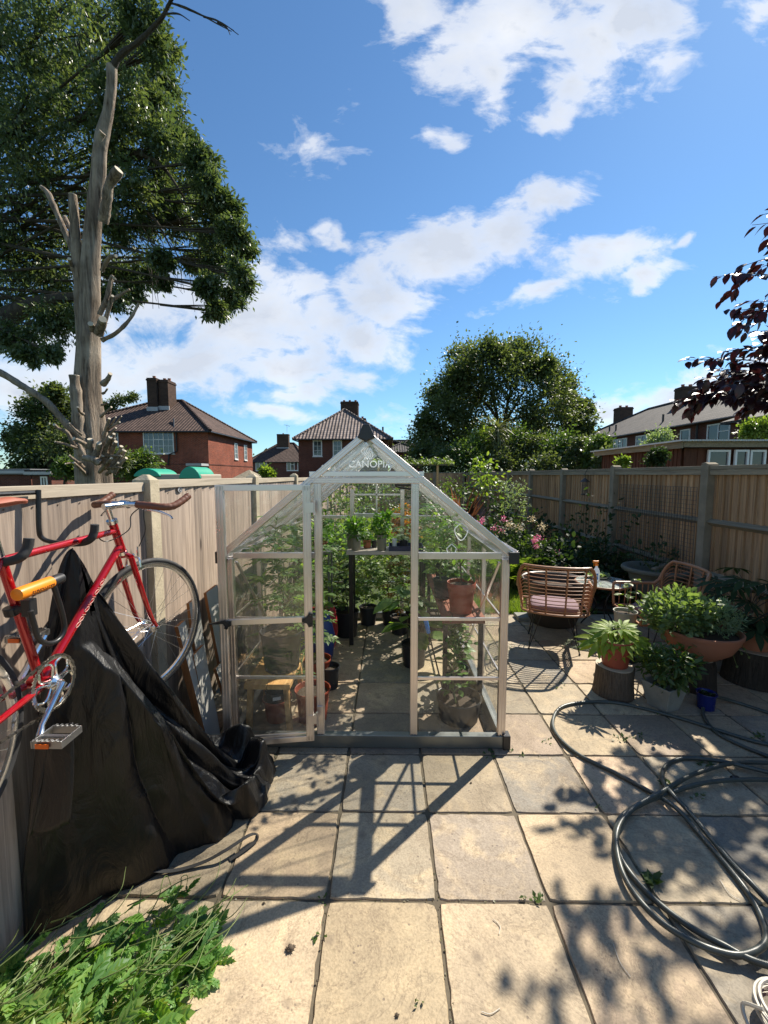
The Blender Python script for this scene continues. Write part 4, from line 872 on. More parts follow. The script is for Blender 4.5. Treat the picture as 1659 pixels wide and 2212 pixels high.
def bushy(c, rx, ry, rz, nc, per, size, m, T=LEAF, stems=7, shell=.75, r0=.004, sm='stem', parent=None, base=None, up=.3, cl=.35, out=.7):
    """foliage filling an ellipsoid with clumps"""
    c = V(c); base = V(base) if base is not None else c-V((0, 0, rz)); cs = []
    for k in range(nc):
        d = V(rv(1)[0]); rr = U(shell*.6, 1)**.6
        cs.append(c+V((d.x*rx, d.y*ry, d.z*rz))*rr)
    cr_ = cl*min(rx, ry, rz)
    P, D, N_ = cloud([tuple(x) for x in cs], per, cr_, up, out, tuple(c-V((0, 0, rz*.5))))
    leaves('foliage', mt[m], parent, T, P, D, N_, npr.uniform(.6, 1.15, len(P))*size)
    if stems: stemsmesh([[base, base.lerp(x, .5)+V((0, 0, rz*.12)), x] for x in (cs[::max(1, nc//stems)])], r0, parent, sm)
def leafy(parent, base, h, spread, nl, size, T=TOMATO, m='tom', r0=.005, lean=(0, 0), seed=0, pet=True, droop=.35):
    """upright stem with alternate compound leaves"""
    base = V(base); P = [base + V((lean[0]*t+.03*math.sin(t*5+seed), lean[1]*t+.03*math.cos(t*4+seed), h*t)) for t in np.linspace(0, 1, 7)]
    sp = spline(P, 4); paths = [P]; LP, LD, LN = [], [], []
    for k in range(nl):
        t = .12+.88*(k+.5)/nl; p = sp[min(len(sp)-1, int(t*(len(sp)-1)))]; a = k*2.4+seed; d = V((math.cos(a), math.sin(a), U(.1, .5))); pl_ = spread*U(.35, .7)*(1.1-.5*t)
        q = p + d*pl_; 
        if pet: paths.append([p, p+d*pl_*.6+V((0, 0, .02)), q])
        LP.append(q); LD.append(d+V((0, 0, -droop))); LN.append(V((U(-.3, .3), U(-.3, .3), 1)))
        for _ in range(2): w_ = U(.3, .9); LP.append(p.lerp(q, w_)+V((0, 0, .01))); LD.append(d+V((U(-.9, .9), U(-.9, .9), -droop*.6))); LN.append(V((U(-.4, .4), U(-.4, .4), 1)))
    leaves('foliage', mt[m], parent, T, [tuple(x) for x in LP], [tuple(x) for x in LD], [tuple(x) for x in LN], npr.uniform(.7, 1.15, len(LP))*size)
    stemsmesh(paths, r0, parent)
# ---------------------------------------------------------------- right-hand patio group
def log(c, r, h, m, label, r2=None, name='log'):
    q = thing(name, c, label, 'log'); b = MB(); b.lathe([(r*1.08, 0), (r*1.02, h*.3), (r*.98, h*.7), ((r2 or r)*.99, h-.008), ((r2 or r)*.97, h)], c, 40, wob=.03); b.build('bark', mt[m], q, smooth=True)
    b = MB(); b.lathe([((r2 or r)*.96, .0), ((r2 or r)*.955, .004), (.001, .0045)], V(c)+V((0, 0, h-.001)), 40, wob=.03); b.build('cut_face', mt['cut'], q, smooth=True)
    return q
c = gz(1325, 1497); log(c, .145, .24, 'logbark', 'reddish brown upright log under the terracotta pot of glossy hand-shaped leaves')
def palm_plant(q, c):
    P, D, N_, S, st_ = [], [], [], [], []
    def put(p, d, s, n=(0, -.45, 1)):
        P.append(tuple(p)); D.append(d); N_.append(n); S.append(s*1.25); st_.append([c, c.lerp(p, .5)+V((0, 0, .02)), p])
    for k in range(10):
        a = k*2.4; r_ = .03+.055*(k/13); p = c+V((math.cos(a)*r_*1.3, math.sin(a)*r_, .13-.055*(k/13))); put(p, (math.cos(a), math.sin(a), .35), U(.085, .125))
    for k in range(7):
        a = k*.9+.3; p = c+V((math.cos(a)*.10, math.sin(a)*.09, .035)); put(p, (math.cos(a), math.sin(a), -.3), U(.09, .12))
    for (px, py, s) in ((1272, 1372, .165), (1258, 1392, .13), (1398, 1382, .17), (1415, 1398, .15), (1312, 1412, .10), (1342, 1418, .11), (1300, 1342, .13), (1362, 1350, .13)):
        p = at(px, py, c.y-.05); d = p-c; put(c.lerp(p, .55), (d.x, -.05, -.15*abs(d.x)), s, (0, -.6, 1))
    leaves('foliage', mt['fatsia'], q, PALM, P, D, N_, S); stemsmesh(st_, .0035, q)
potthing('terracotta plastic pot of glossy yellow-green hand-shaped leaves standing on the reddish log', c+V((0, 0, .242)), .128, .095, .225, 'terra', palm_plant)
# big shallow bowl with sage and lavender on a dark log
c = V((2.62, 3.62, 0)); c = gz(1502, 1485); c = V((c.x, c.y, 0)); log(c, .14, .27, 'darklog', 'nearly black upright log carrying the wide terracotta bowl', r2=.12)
KS = .86
q = thing('bowl_planter', c+V((0, 0, .272)), 'wide shallow terracotta bowl planted with sage and silvery lavender', 'planter')
b = MB(); b.lathe([(x*KS, z) for x, z in ((.12, 0), (.17, .02), (.27, .09), (.325, .18), (.33, .215), (.345, .22), (.348, .245), (.335, .25), (.318, .24), (.31, .19), (.2, .06), (.001, .05))], c+V((0, 0, .272)), 48); b.build('bowl', mt['clay'], q, smooth=True, ang=50)
soil(c+V((0, 0, .272)), .31*KS, .21, q)
hc = c+V((-.20, .02, .322+.33)); bushy(hc, .27, .22, .16, 100, 16, .055, 'herb', LEAF, 14, parent=q, base=c+V((-.12, 0, .54)), cl=.3, up=-1.5)
hc = c+V((.14, .0, .322+.28)); bushy(hc, .18, .17, .13, 90, 28, .034, 'lav', LONG, 12, parent=q, base=c+V((.14, 0, .54)), cl=.28, up=-1.5)
b = MB()
for (px, py) in ((1582, 1383), (1608, 1402), (1618, 1420), (1602, 1412), (1592, 1440)): p = at(px, py, c.y-.05); b.tube(spline([c+V((.2, -.02, .62)), c.lerp(p, .6)+V((.05, 0, .30)), p], 5), .002, 5); b.ell(p, (.009, .009, .012), 8, 6)
b.build('flower_stalk', mt['stem'], q, smooth=True)
# right rear pot on dark log
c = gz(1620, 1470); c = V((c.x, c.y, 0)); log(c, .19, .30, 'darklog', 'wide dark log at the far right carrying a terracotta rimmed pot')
potthing('dark terracotta pot with wide rim and wilting strap leaves at the far right', c+V((0, 0, .302)), .17, .12, .17, 'clay', lambda q, p: leaves('foliage', mt['dkleaf'], q, LONG, p+V((0, 0, .0))+np.array([(U(-.1, .1), U(-.1, .1), .01) for _ in range(40)]) if False else [(p.x+U(-.1, .1), p.y+U(-.1, .1), p.z) for _ in range(40)], [(U(-1, 1), U(-1, 1), .5) for _ in range(40)], [(0, 0, 1)]*40, npr.uniform(.08, .16, 40)), rim=.035)
# square grey concrete pot with variegated shrub
c = gz(1432, 1527); c = V((c.x, c.y, 0)); q = thing('potted_plant', c, 'square grey tapered concrete pot with a drooping green shrub on the slabs', 'plant pot')
b = MB(); h = .20; M3 = Matrix.Rotation(R(24), 3, 'Z')
vs = [M3 @ V((sx*s, sy*s, z)) + c for (s, z) in ((.075, 0), (.115, h), (.103, h), (.09, h*.75)) for sx, sy in ((-1, -1), (1, -1), (1, 1), (-1, 1))]
b.add(vs, [(r*4+i, r*4+(i+1) % 4, r*4+4+(i+1) % 4, r*4+4+i) for r in range(3) for i in range(4)] + [(12, 13, 14, 15)]); b.build('pot', mt['greyconc'], q, bev=.004)
bushy(c+V((.03, 0, .33)), .18, .16, .14, 60, 14, .06, 'shrub', LONG2, 10, parent=q, base=c+V((0, 0, .16)), cl=.32, up=1.2); 
# blue pot
c = gz(1524, 1530); c = V((c.x, c.y, 0)); potthing('small dark blue glazed pot on the slabs beside the hose', c, .07, .056, .13, 'bluepot', lambda q, p: leaves('foliage', mt['dkleaf'], q, LEAF, [(p.x+U(-.04, .04), p.y+U(-.04, .04), p.z) for _ in range(30)], [(U(-1, 1), U(-1, 1), .8) for _ in range(30)], [(0, 0, 1)]*30, npr.uniform(.02, .045, 30)), rim=.012)
# pale pot with sapling on an upturned stand behind
c = gz(1350, 1425); c = V((c.x, c.y, 0)); 
potthing('empty dark pot standing behind the log under the pale green pot', c, .115, .10, .30, 'potblack', None, fill=0, name='plant_pot')
c2 = at(1336, 1326, c.y-.12); c2 = V((c2.x, c.y, c2.z)); c2.z = .302
potthing('pale grey-green plastic pot with a small sapling between the chairs', V((c.x-.02, c.y, .302)), .105, .085, .19, 'palepot', lambda q, p: leafy(q, p, .34, .12, 8, .07, LEAF, 'lime', .004, (.05, 0), 2))
# stone urn by the fence
c = at(1414, 1285, 5.15); c = V((c.x, 5.15, 0)); q = thing('stone_urn', c, 'wide rimmed mossy stone urn beside the right fence behind the chairs', 'urn')
b = MB(); b.lathe([(.20, 0), (.21, .03), (.13, .08), (.11, .18), (.16, .26), (.25, .40), (.30, .56), (.31, .60), (.37, .61), (.385, .64), (.37, .665), (.32, .66), (.28, .60), (.2, .48), (.001, .47)], c, 40); b.build('bowl', mt['stonepot'], q, smooth=True, ang=60)
bushy(c+V((.05, .05, .78)), .28, .2, .16, 26, 9, .05, 'dkleaf', LEAF, 8, parent=q, base=c+V((0, 0, .55)))
b = MB(); b.beam(c+V((-.1, -.1, .66)), c+V((.3, .05, .74)), .05, .02); b.build('wood_stake', mt['rail'], q)
# hand leaved shrub against the right fence
c = V((3.2, 3.65, 0)); q = thing('shrub', c, 'dark large-leaved shrub growing against the right fence behind the bowl', 'shrub')
P, D, N_, S, st_ = [], [], [], [], []
for k in range(34):
    a = k*2.4; z = .42+.5*(k/34)+U(-.08, .08); r_ = .32*U(.5, 1.1); p = c+V((math.cos(a)*r_, math.sin(a)*r_*.8, z)); P.append(tuple(p)); D.append((math.cos(a), math.sin(a), -.2)); N_.append((0, -.5, 1)); S.append(U(.15, .26)); st_.append([c, c+V((0, 0, z*.7)), p])
leaves('foliage', mt['dkleaf'], q, PALM, P, D, N_, S); stemsmesh(st_, .006, q, 'twig')
# ---------------------------------------------------------------- rattan chairs, table, bottle
def chair(label, loc, rz):
    q = thing('rattan_chair', loc, label, 'chair', 'rattan chairs around the glass table', rz)
    W_, D0 = .315, .25; zs, zb, za = .42, .89, .62
    # plan curve of the back shell (local: front = -y)
    def plan(s, top=0):  # s -1..1 around the back from left arm front to right arm front
        e = 1+.14*top
        if abs(s) < .55: return V((W_*1.02*e*math.sin(s/.55*PI/2)*1.0, (D0*.55+D0*.62*math.cos(s/.55*PI/2))*(1+.18*top), 0))
        t_ = (abs(s)-.55)/.45; return V((math.copysign(W_*1.02*e, s), D0*.55*(1+.18*top) - t_*(D0*1.75), 0))
    def hgt(s): return zb - .25*max(0, min(1, (abs(s)-.36)/.22))**1.3 - (.02*max(0, abs(s)-.6))
    S_ = np.linspace(-1, 1, 41)
    def pt(s, t): p = plan(s, t); p.z = zs-.02 + (hgt(s)-zs+.02)*t; return p
    b = MB(); b.tube([pt(s, 1) for s in S_], .016, 8); 
    for s in (-1, 1): b.tube(spline([pt(s, 1), pt(s, .9)+V((0, -.02, 0)), pt(s, .3)+V((0, -.01, 0)), pt(s, 0)], 4), .014, 8)
    b.tube([pt(s, 0) for s in S_]+[pt(-1, 0)], .013, 8); b.build('rim', mt['rattan'], q, smooth=True, world=False)
    b = MB()
    for t_ in np.linspace(.07, .93, 12):
        b.tube([pt(s, t_)+plan(s, 0).normalized()*.004 for s in S_[8:33]], .0048, 5)
    b.build('cane_strand', mt['rattan'], q, smooth=True, world=False)
    b = MB()
    for s in np.linspace(-.5, .5, 6): b.tube([pt(s, t_)-plan(s, 0).normalized()*.006 for t_ in np.linspace(0, 1, 6)], .009, 6)
    for sg in (-1, 1):
        for s in np.linspace(.6, .95, 7): b.tube([pt(sg*s, t_) for t_ in (0, .5, 1)], .0055, 5)
    b.build('cane_rib', mt['rattan'], q, smooth=True, world=False)
    b = MB()
    for i in range(9): y_ = -.2+i*.055; b.tube([(-.27, y_, zs-.02), (.27, y_, zs-.02)], .006, 5)
    b.build('seat', mt['rattan'], q, world=False)
    b = MB(); vs = []; k = 28
    for (sc_, z_) in ((.9, zs-.005), (1, zs+.012), (1, zs+.035), (.93, zs+.05)):
        for i in range(k):
            a = 2*PI*i/k; cx_, sy_ = math.cos(a), math.sin(a); r_ = 1/max(abs(cx_), abs(sy_))**.75; vs.append(V((cx_*.235*r_*sc_, .03+sy_*.215*r_*sc_, z_)))
    b.add(vs, [(r_*k+i, r_*k+(i+1) % k, r_*k+k+(i+1) % k, r_*k+k+i) for r_ in range(3) for i in range(k)]+[tuple(range(k))[::-1], tuple(range(3*k, 4*k))]); b.build('cushion', mt['cushion'], q, smooth=True, world=False)
    b = MB(); b.loop([V((.2*math.cos(a), .03+.18*math.sin(a), zs-.035)) for a in np.linspace(0, 2*PI, 21)[:-1]], .006, 6); b.build('seat_ring', mt['blackmetal'], q, smooth=True, world=False)
    for sx in (-1, 1):
        for sy in (-1, 1):
            b = MB(); f_ = V((sx*.24, .03+sy*.22, .012)); b.tube([V((sx*.19, .03+sy*.10, zs-.035)), f_, ], .005, 6); b.tube([V((sx*.12, .03+sy*.165, zs-.035)), f_], .005, 6); b.ell(f_-V((0, 0, .0)), (.011, .011, .012), 8, 6); b.build('leg', mt['blackmetal'], q, smooth=True, world=False)
    return q
ca = gz(1150, 1398); cb_ = gz(1253, 1422); cc = (ca+cb_)/2
chair('rattan armchair with a pink seat pad seen from behind, nearest the greenhouse', (cc.x+.06, cc.y+.24, 0), R(162))
chair('rattan armchair seen from the side beyond the bowl planter, right of the glass table', (2.70, 4.12, 0), R(-98))
tc_ = at(1302, 1262, 4.85); tc_ = V((tc_.x, 4.85, 0)); tz = at(1302, 1256, 4.85).z
q = thing('garden_table', tc_, 'small round glass-topped table with a brown rim between the rattan chairs', 'table')
b = MB(); b.lathe([(.29, -.003), (.292, 0), (.29, .004), (.001, .0045)], tc_+V((0, 0, tz)), 48); b.build('glass_top', mt['tableglass'], q, smooth=True)
b = MB(); b.loop([tc_+V((.295*math.cos(a), .295*math.sin(a), tz-.014)) for a in np.linspace(0, 2*PI, 49)[:-1]], .012, 8)
for r_ in (.08, .14, .2, .26): b.loop([tc_+V((r_*math.cos(a), r_*math.sin(a), tz-.014)) for a in np.linspace(0, 2*PI, 33)[:-1]], .004, 5)
b.build('rattan_ring', mt['rattan'], q, smooth=True)
for k in range(3):
    a = k*2.09+.4; b = MB(); b.tube(spline([tc_+V((.26*math.cos(a), .26*math.sin(a), tz-.02)), tc_+V((.06*math.cos(a), .06*math.sin(a), tz*.5)), tc_+V((.22*math.cos(a), .22*math.sin(a), .008))], 6), .008, 6); b.build('leg', mt['blackmetal'], q, smooth=True)
p = tc_+V((-.09, -.02, tz+.006)); q = thing('spray_bottle', p, 'translucent spray bottle with an orange trigger and blue label on the glass table', 'bottle')
b = MB(); b.lathe([(.032, 0), (.036, .004), (.036, .12), (.028, .14), (.014, .165), (.013, .185)], p, 20); b.build('bottle', mt['bottle'], q, smooth=True)
b = MB(); b.lathe([(.017, .185), (.017, .205), (.008, .21), (.008, .218)], p, 12); b.bb(p.x-.045, p.x+.02, p.y-.01, p.y+.01, .2185+p.z, .245+p.z); b.bb(p.x-.035, p.x-.028, p.y-.006, p.y+.006, .18+p.z, .2175+p.z); b.build('trigger', mt['orange'], q, bev=.003)
b = MB(); b.bb(p.x-.033, p.x+.004, p.y-.0375, p.y-.0355, p.z+.03, p.z+.10); b.build('label', mt['blueprint'], q, bev=.0005); b = MB(); b.bb(p.x-.026, p.x-.006, p.y-.0385, p.y-.0376, p.z+.06, p.z+.085); b.build('label_panel', mt['label'], q)
p = tc_+V((.02, .17, tz+.006)); q = thing('succulent_tray', p, 'low tray of small grey-green succulents at the back of the glass table', 'plant'); b = MB(); b.lathe([(.12, 0), (.14, .025), (.13, .024), (.11, .01), (.001, .01)], p, 24); b.build('tray', mt['stonepot'], q, smooth=True)
leaves('foliage', mt['lav'], q, LEAF, [(p.x+U(-.12, .12), p.y+U(-.07, .07), p.z+.015) for _ in range(160)], [(U(-1, 1), U(-1, 1), .9) for _ in range(160)], [(0, 0, 1)]*160, npr.uniform(.03, .06, 160))
c = at(1196, 1245, 5.05); c = V((c.x, 5.05, 0)); q = thing('round_tub', c, 'dark brown round tub behind the nearest rattan chair', 'tub'); b = MB(); b.lathe([(.26, 0), (.30, .1), (.36, .53), (.375, .54), (.37, .55), (.35, .54), (.29, .2), (.001, .19)], c, 40); b.build('tub', mt['darktub'], q, smooth=True, ang=50); soil(c, .31, .44, q)
b = MB(); b.bb(1.60, 1.86, 5.05, 5.25, .002, .05); b.build('slab_block', mt['greyconc'], None, bev=.006); o = bpy.data.objects['slab_block']; tag(o, 'pale stone block at the grass edge behind the nearest chair', 'stone block')
# ---------------------------------------------------------------- hose
hs = [(1659+60, 1560, .012), (1600, 1520, .012), (1545, 1506, .05), (1523, 1520, .03), (1520, 1545, .012), (1545, 1580, .012), (1600, 1610, .012), (1700, 1650, .012), (1900, 1740, .012), (2050, 1850, .012), (2050, 2000, .012), (1850, 2110, .012), (1659, 2085, .03), (1560, 2040, .03), (1480, 1995, .02), (1400, 1930, .014), (1345, 1860, .014), (1330, 1800, .014), (1345, 1762, .014), (1390, 1735, .02), (1450, 1712, .03), (1530, 1690, .03), (1640, 1684, .03), (1800, 1695, .012), (1950, 1760, .012), (1950, 1830, .012), (1800, 1840, .03), (1700, 1820, .03)]
h2 = [(1659+300, 1640, .012), (1800, 1625, .012), (1659, 1608, .012), (1560, 1580, .012), (1480, 1555, .012), (1400, 1533, .012), (1330, 1518, .012), (1262, 1517, .012), (1212, 1528, .012), (1194, 1558, .012), (1205, 1590, .012), (1250, 1630, .012), (1330, 1670, .012), (1400, 1708, .014), (1460, 1745, .034), (1510, 1800, .014), (1570, 1870, .014), (1620, 1935, .014), (1648, 1990, .014), (1655, 2030, .03), (1630, 2055, .035), (1580, 2062, .032), (1500, 2035, .034), (1420, 1985, .032), (1360, 1915, .030), (1335, 1850, .03), (1335, 1790, .03), (1370, 1745, .034), (1430, 1710, .048), (1500, 1672, .034), (1590, 1648, .034), (1700, 1650, .03)]
h3 = [(1800, 1700, .012), (1659, 1668, .03), (1560, 1645, .03), (1480, 1638, .012), (1438, 1655, .012), (1432, 1685, .03), (1452, 1715, .05), (1490, 1755, .034), (1560, 1840, .03), (1620, 1905, .03), (1700, 1980, .012), (1850, 2050, .012)]
hp = thing('garden_hose', gz(1400, 1800), 'dark green garden hose lying in loose overlapping loops on the sunny slabs', 'hose')
for hh in (hs, h2, h3):
    b = MB(); b.tube(spline([gz(x, y, z) for x, y, z in hh], 10), .0122, 12); b.build('hose_length', mt['hose'], hp, smooth=True, uv=False)
b = MB(); p = gz(1588, 1682, .03); b.lathe([(.014, -.02), (.017, -.012), (.017, .012), (.014, .02)], p, 12, Matrix.Rotation(PI/2, 3, 'Y')); b.build('connector', mt['blackpl'], hp, smooth=True)
c = gz(1712, 2235); q = thing('cable_reel', c, 'maroon reel wound with pale cable at the lower right edge', 'cable reel')
b = MB(); b.lathe([(.055, .006), (.06, .01), (.06, .09), (.055, .095)], c, 28); b.build('reel', mt['maroon'], q, smooth=True)
b = MB()
for i in range(5): b.loop([c+V(((.085+.012*(i % 2))*math.cos(a), (.085+.012*(i % 2))*math.sin(a), .035+.012*i)) for a in np.linspace(0, 2*PI, 33)[:-1]], .006, 6)
b.tube(spline([c+V((-.1, .0, .09)), c+V((-.13, .04, .05)), c+V((-.14, -.02, .02)), c+V((-.1, -.1, .007))], 6), .006, 6); b.build('cable', mt['hoserim'], q, smooth=True)
# ---------------------------------------------------------------- inside the greenhouse
bq = thing('wooden_bench', (-.82, 2.98, 0), 'low pale pine bench just inside the front left of the greenhouse', 'bench')
b = MB()
b.bb(-1.0, -.842, 2.76, 3.26, .325, .362); b.bb(-.838, -.68, 2.76, 3.26, .325, .362); b.build('seat', mt['pine'], bq, bev=.003)
for x, s in ((-.965, -1), (-.715, 1)):
    for y in (2.80, 3.21): b = MB(); b.beam((x, y, .324), (x+s*.02, y, .004), .035, .045, (0, 1, 0)); b.build('leg', mt['pine'], bq, bev=.002)
def tom(h, sp, nl, size, m='tom', lean=(0, 0), seed=1, r0=.006, T=TOMATO): return lambda q, p: leafy(q, p, h, sp, nl, size, T, m, r0, lean, seed)
potthing('large black pot on the pine bench with a tall yellowing tomato plant', (-.80, 3.02, .364), .155, .125, .29, 'potblack', lambda q, p: leafy(q, p+V((0, 0, .1)), .8, .25, 26, .15, TOMATO, 'tom', .006, (0, 0), 1))
q = thing('stacked_pots', (-.82, 2.95, 0), 'terracotta pot with black pots nested in it under the pine bench', 'plant pots'); b = MB(); pot(b, (-.82, 2.95, .002), .105, .08, .17); b.build('terracotta_pot', mt['terra'], q, smooth=True, ang=50)
for k, z in enumerate((.09, .145)):
    b = MB(); pot(b, (-.82, 2.95, z), .09, .07, .14, .016); o = b.build('black_pot', mt['potblack'], q, smooth=True, ang=50)
    if k == 0: b = MB(); b.prism([(-.83, 2.862, z+.095), (-.775, 2.872, z+.10), (-.775, 2.870, z+.125), (-.83, 2.860, z+.12)], (0, .004, 0)); b.build('label', mt['label'], q)
potthing('tall terracotta pot beside the pine bench with a long trailing stem', (-.56, 2.95, 0), .13, .10, .24, 'terra', tom(.65, .16, 9, .10, 'tom', (-.16, .1), 3, .005))
potthing('terracotta pot behind the bench end near the doorway post', (-.62, 3.5, 0), .12, .09, .22, 'terra', tom(.5, .2, 10, .12, 'tom', (0, 0), 5))
q = thing('compost_bag', (-.72, 3.85, 0), 'dark blue shiny bag of growing compost on the greenhouse floor', 'bag')
b = MB(); vs = []; n = 26
for j in range(13):
    v = j/12; 
    for i in range(n): a = 2*PI*i/n; r_ = (.9+.25*math.sin(PI*min(1, v*1.1)))*(1+.05*mn.noise(V((math.cos(a)*2, math.sin(a)*2, v*5)))); vs.append(V((-.72+.18*r_*math.cos(a), 3.87+.10*r_*(1.2-v*.9)*math.sin(a), .004+.5*v+.015*math.sin(a*3)*v)))
b.add(vs, [(j*n+i, j*n+(i+1) % n, (j+1)*n+(i+1) % n, (j+1)*n+i) for j in range(12) for i in range(n)]+[tuple(range(n))[::-1], tuple(12*n+i for i in range(n))]); bg = b.build('bag', mt['bluebag'], q, smooth=True)
text("JACK'S MAGIC", .042, 'lettering', mt['label'], q, (-.72, 3.70, .30), (PI/2, 0, 0), .001)
q = thing('red_bag', (-.74, 4.25, 0), 'red plastic sack leaning inside the left wall of the greenhouse', 'bag'); b = MB(); vs = []
for j in range(9):
    for i in range(n): a = 2*PI*i/n; v = j/8; r_ = .9+.2*math.sin(PI*v)+.05*mn.noise(V((math.cos(a)*2, math.sin(a)*2, v*5+7))); vs.append(V((-.70+.15*r_*math.cos(a), 4.27+.09*r_*(1.2-v*.8)*math.sin(a), .004+.42*v)))
b.add(vs, [(j*n+i, j*n+(i+1) % n, (j+1)*n+(i+1) % n, (j+1)*n+i) for j in range(8) for i in range(n)]+[tuple(range(n))[::-1], tuple(8*n+i for i in range(n))]); b.build('bag', mt['redplastic'], q, smooth=True)
b = MB(); b.ell((-.70, 4.155, .25), (.045, .004, .05), 12, 8); b.build('printed_patch', mt['blueprint'], q, smooth=True)
potthing('small black pot just inside the doorway on the left', (-.50, 3.42, 0), .085, .068, .19, 'potblack', None, fill=.8)
potthing('black pot with tall dark narrow-leaved plant in the middle of the greenhouse floor', (-.47, 4.58, 0), .135, .11, .29, 'potblack', tom(.62, .14, 16, .12, 'dkleaf', (.03, 0), 2, .006, LONG2))
# left row of tomato plants
for k, (x, y, h, pr_, l) in enumerate(((-.86, 3.45, 1.15, .12, 'tomato plant in black pot midway along the left wall of the greenhouse'), (-.80, 4.05, 1.05, .12, 'bushy tomato plant behind the blue bag'), (-.85, 4.62, 1.2, .12, 'tall tomato plant in the back left corner of the greenhouse'), (-.62, 4.92, .95, .11, 'tomato plant against the back panes left of the shelf'))):
    potthing(l, (x, y, 0), pr_, pr_*.8, .25, 'potblack', tom(h, .36, 34, .19, 'tom', (0, 0), k*1.7), group=None)
# shelf
st = thing('potting_shelf', (0, 4.45, 0), 'pale grey wooden shelf on black legs at the back of the greenhouse', 'shelf')
b = MB(); b.bb(-.44, .40, 4.28, 4.44, .975, 1.01); b.bb(-.44, .40, 4.445, 4.60, .975, 1.01); b.build('top', mt['greywood'], st, bev=.002)
for x in (-.395, .36):
    for y in (4.31, 4.56): b = MB(); b.bb(x-.022, x+.022, y-.02, y+.02, .004, .974); b.build('leg', mt['blackmetal'], st, bev=.003)
def basil(rx, rz, n): 
    def f(q, p): bushy(p+V((0, 0, rz*1.0)), rx, rx, rz, n, 9, .05, 'basil', LEAF, 8, parent=q, base=p, cl=.35, up=.8)
    return f
potthing('left sage green pot of basil with a white label on the shelf', (-.345, 4.37, 1.012), .06, .047, .165, 'greenpot', basil(.10, .10, 34), rim=.01)
q = bpy.data.objects[[o.name for o in bpy.data.objects if o.get('label', '').startswith('left sage green pot')][0]]
b = MB(); b.prism([(-.328, 4.3135, 1.012+.105), (-.296, 4.325, 1.012+.105), (-.295, 4.323, 1.012+.145), (-.328, 4.3115, 1.012+.145)], (.0005, -.002, 0)); b.build('label', mt['label'], q, uv=False)
potthing('right sage green pot of tall basil alone in the middle of the shelf', (-.075, 4.36, 1.012), .06, .047, .165, 'greenpot', basil(.09, .135, 38), rim=.01)
potthing('sage green pot mostly hidden behind the labelled basil pot', (-.405, 4.50, 1.012), .058, .046, .16, 'greenpot', basil(.04, .04, 8), rim=.01)
potthing('little terracotta pot between the two basil pots', (-.235, 4.50, 1.012), .05, .04, .09, 'clay', basil(.04, .04, 8), rim=.01)
potthing('tiny black seedling pot behind the right basil pot on the shelf', (-.16, 4.53, 1.012), .035, .028, .075, 'potblack', None, fill=.8, rim=.008)
q = thing('seed_tray', (.16, 4.42, 1.012), 'shallow navy plastic tray at the right end of the shelf', 'tray'); b = MB(); b.bb(.0, .36, 4.30, 4.55, 1.012, 1.017)
for a_ in ((.0, .006, 4.30, 4.55), (.354, .36, 4.30, 4.55), (.0061, .3539, 4.30, 4.306), (.0061, .3539, 4.544, 4.55)): b.bb(*a_, 1.0171, 1.062)
b.build('tray', mt['navy'], q)
q = thing('glass_jar', (.06, 4.40, 1.02), 'small clear plastic beaker standing in the navy tray', 'jar'); b = MB(); b.lathe([(.022, 0), (.028, .11), (.026, .11), (.020, .004), (.001, .003)], (.06, 4.40, 1.019), 18); b.build('jar', mt['bottle'], q, smooth=True)
potthing('black seedling pot with blue-green leaves in the navy tray', (.16, 4.42, 1.019), .05, .04, .09, 'potblack', tom(.12, .10, 8, .06, 'lav', (0, 0), 3, .002, LEAF), rim=.01)
potthing('hanging clay pot with a trailing green plant inside the left wall of the greenhouse', (-.72, 4.35, 1.02), .075, .055, .08, 'clay', basil(.12, .10, 20), rim=.012)
b = MB(); b.bb(-1.0, -.60, 4.22, 4.50, .99, 1.015); 
for x in (-.98, -.62): b.bb(x-.01, x+.01, 4.24, 4.26, .003, .9895); b.bb(x-.01, x+.01, 4.46, 4.48, .003, .9895)
tag(b.build('side_shelf', mt['galv']), 'narrow metal shelf carrying the trailing clay pot on the left side', 'shelf')
# right staging
tb = thing('staging_table', (.52, 3.6, 0), 'dark red stained slatted staging table on black legs inside the right wall', 'table')
b = MB()
for x0, x1 in ((.40, .475), (.48, .555), (.56, .635), (.64, .715)): b.bb(x0, x1, 3.02, 4.4, .725, .75)
b.bb(.40, .715, 3.03, 3.07, .70, .7245); b.build('top', mt['redwood'], tb, bev=.002)
for x in (.425, .69):
    for y in (3.06, 4.36): b = MB(); b.bb(x-.016, x+.016, y-.016, y+.016, .004, .6995); b.build('leg', mt['blackmetal'], tb)
def sap(q, p):
    P = [p, p+V((-.01, 0, .15)), p+V((-.03, 0, .30)), p+V((-.09, .02, .52))]; stemsmesh([P, [P[1], P[1]+V((.07, 0, .12))], [P[2], P[2]+V((-.08, 0, .1))]], .006, q, 'twig')
    PP = [P[3]+V((U(-.12, .1), U(-.08, .08), U(-.25, .1))) for _ in range(50)]+[p+V((U(-.08, .1), U(-.06, .06), U(.06, .2))) for _ in range(36)]
    leaves('foliage', mt['tom'], q, LEAF, [tuple(x) for x in PP], rv(len(PP))+np.array([0, 0, -.3]), [(0, -.2, 1)]*len(PP), npr.uniform(.035, .075, len(PP)))
potthing('terracotta pot with a leaning bare-stemmed sapling on the staging table', (.555, 3.15, .752), .108, .082, .235, 'terra', sap, fill=.9, rim=.045)
potthing('weathered cream pot behind the terracotta pot on the staging table', (.56, 3.75, .752), .07, .06, .14, 'palepot', basil(.07, .05, 12))
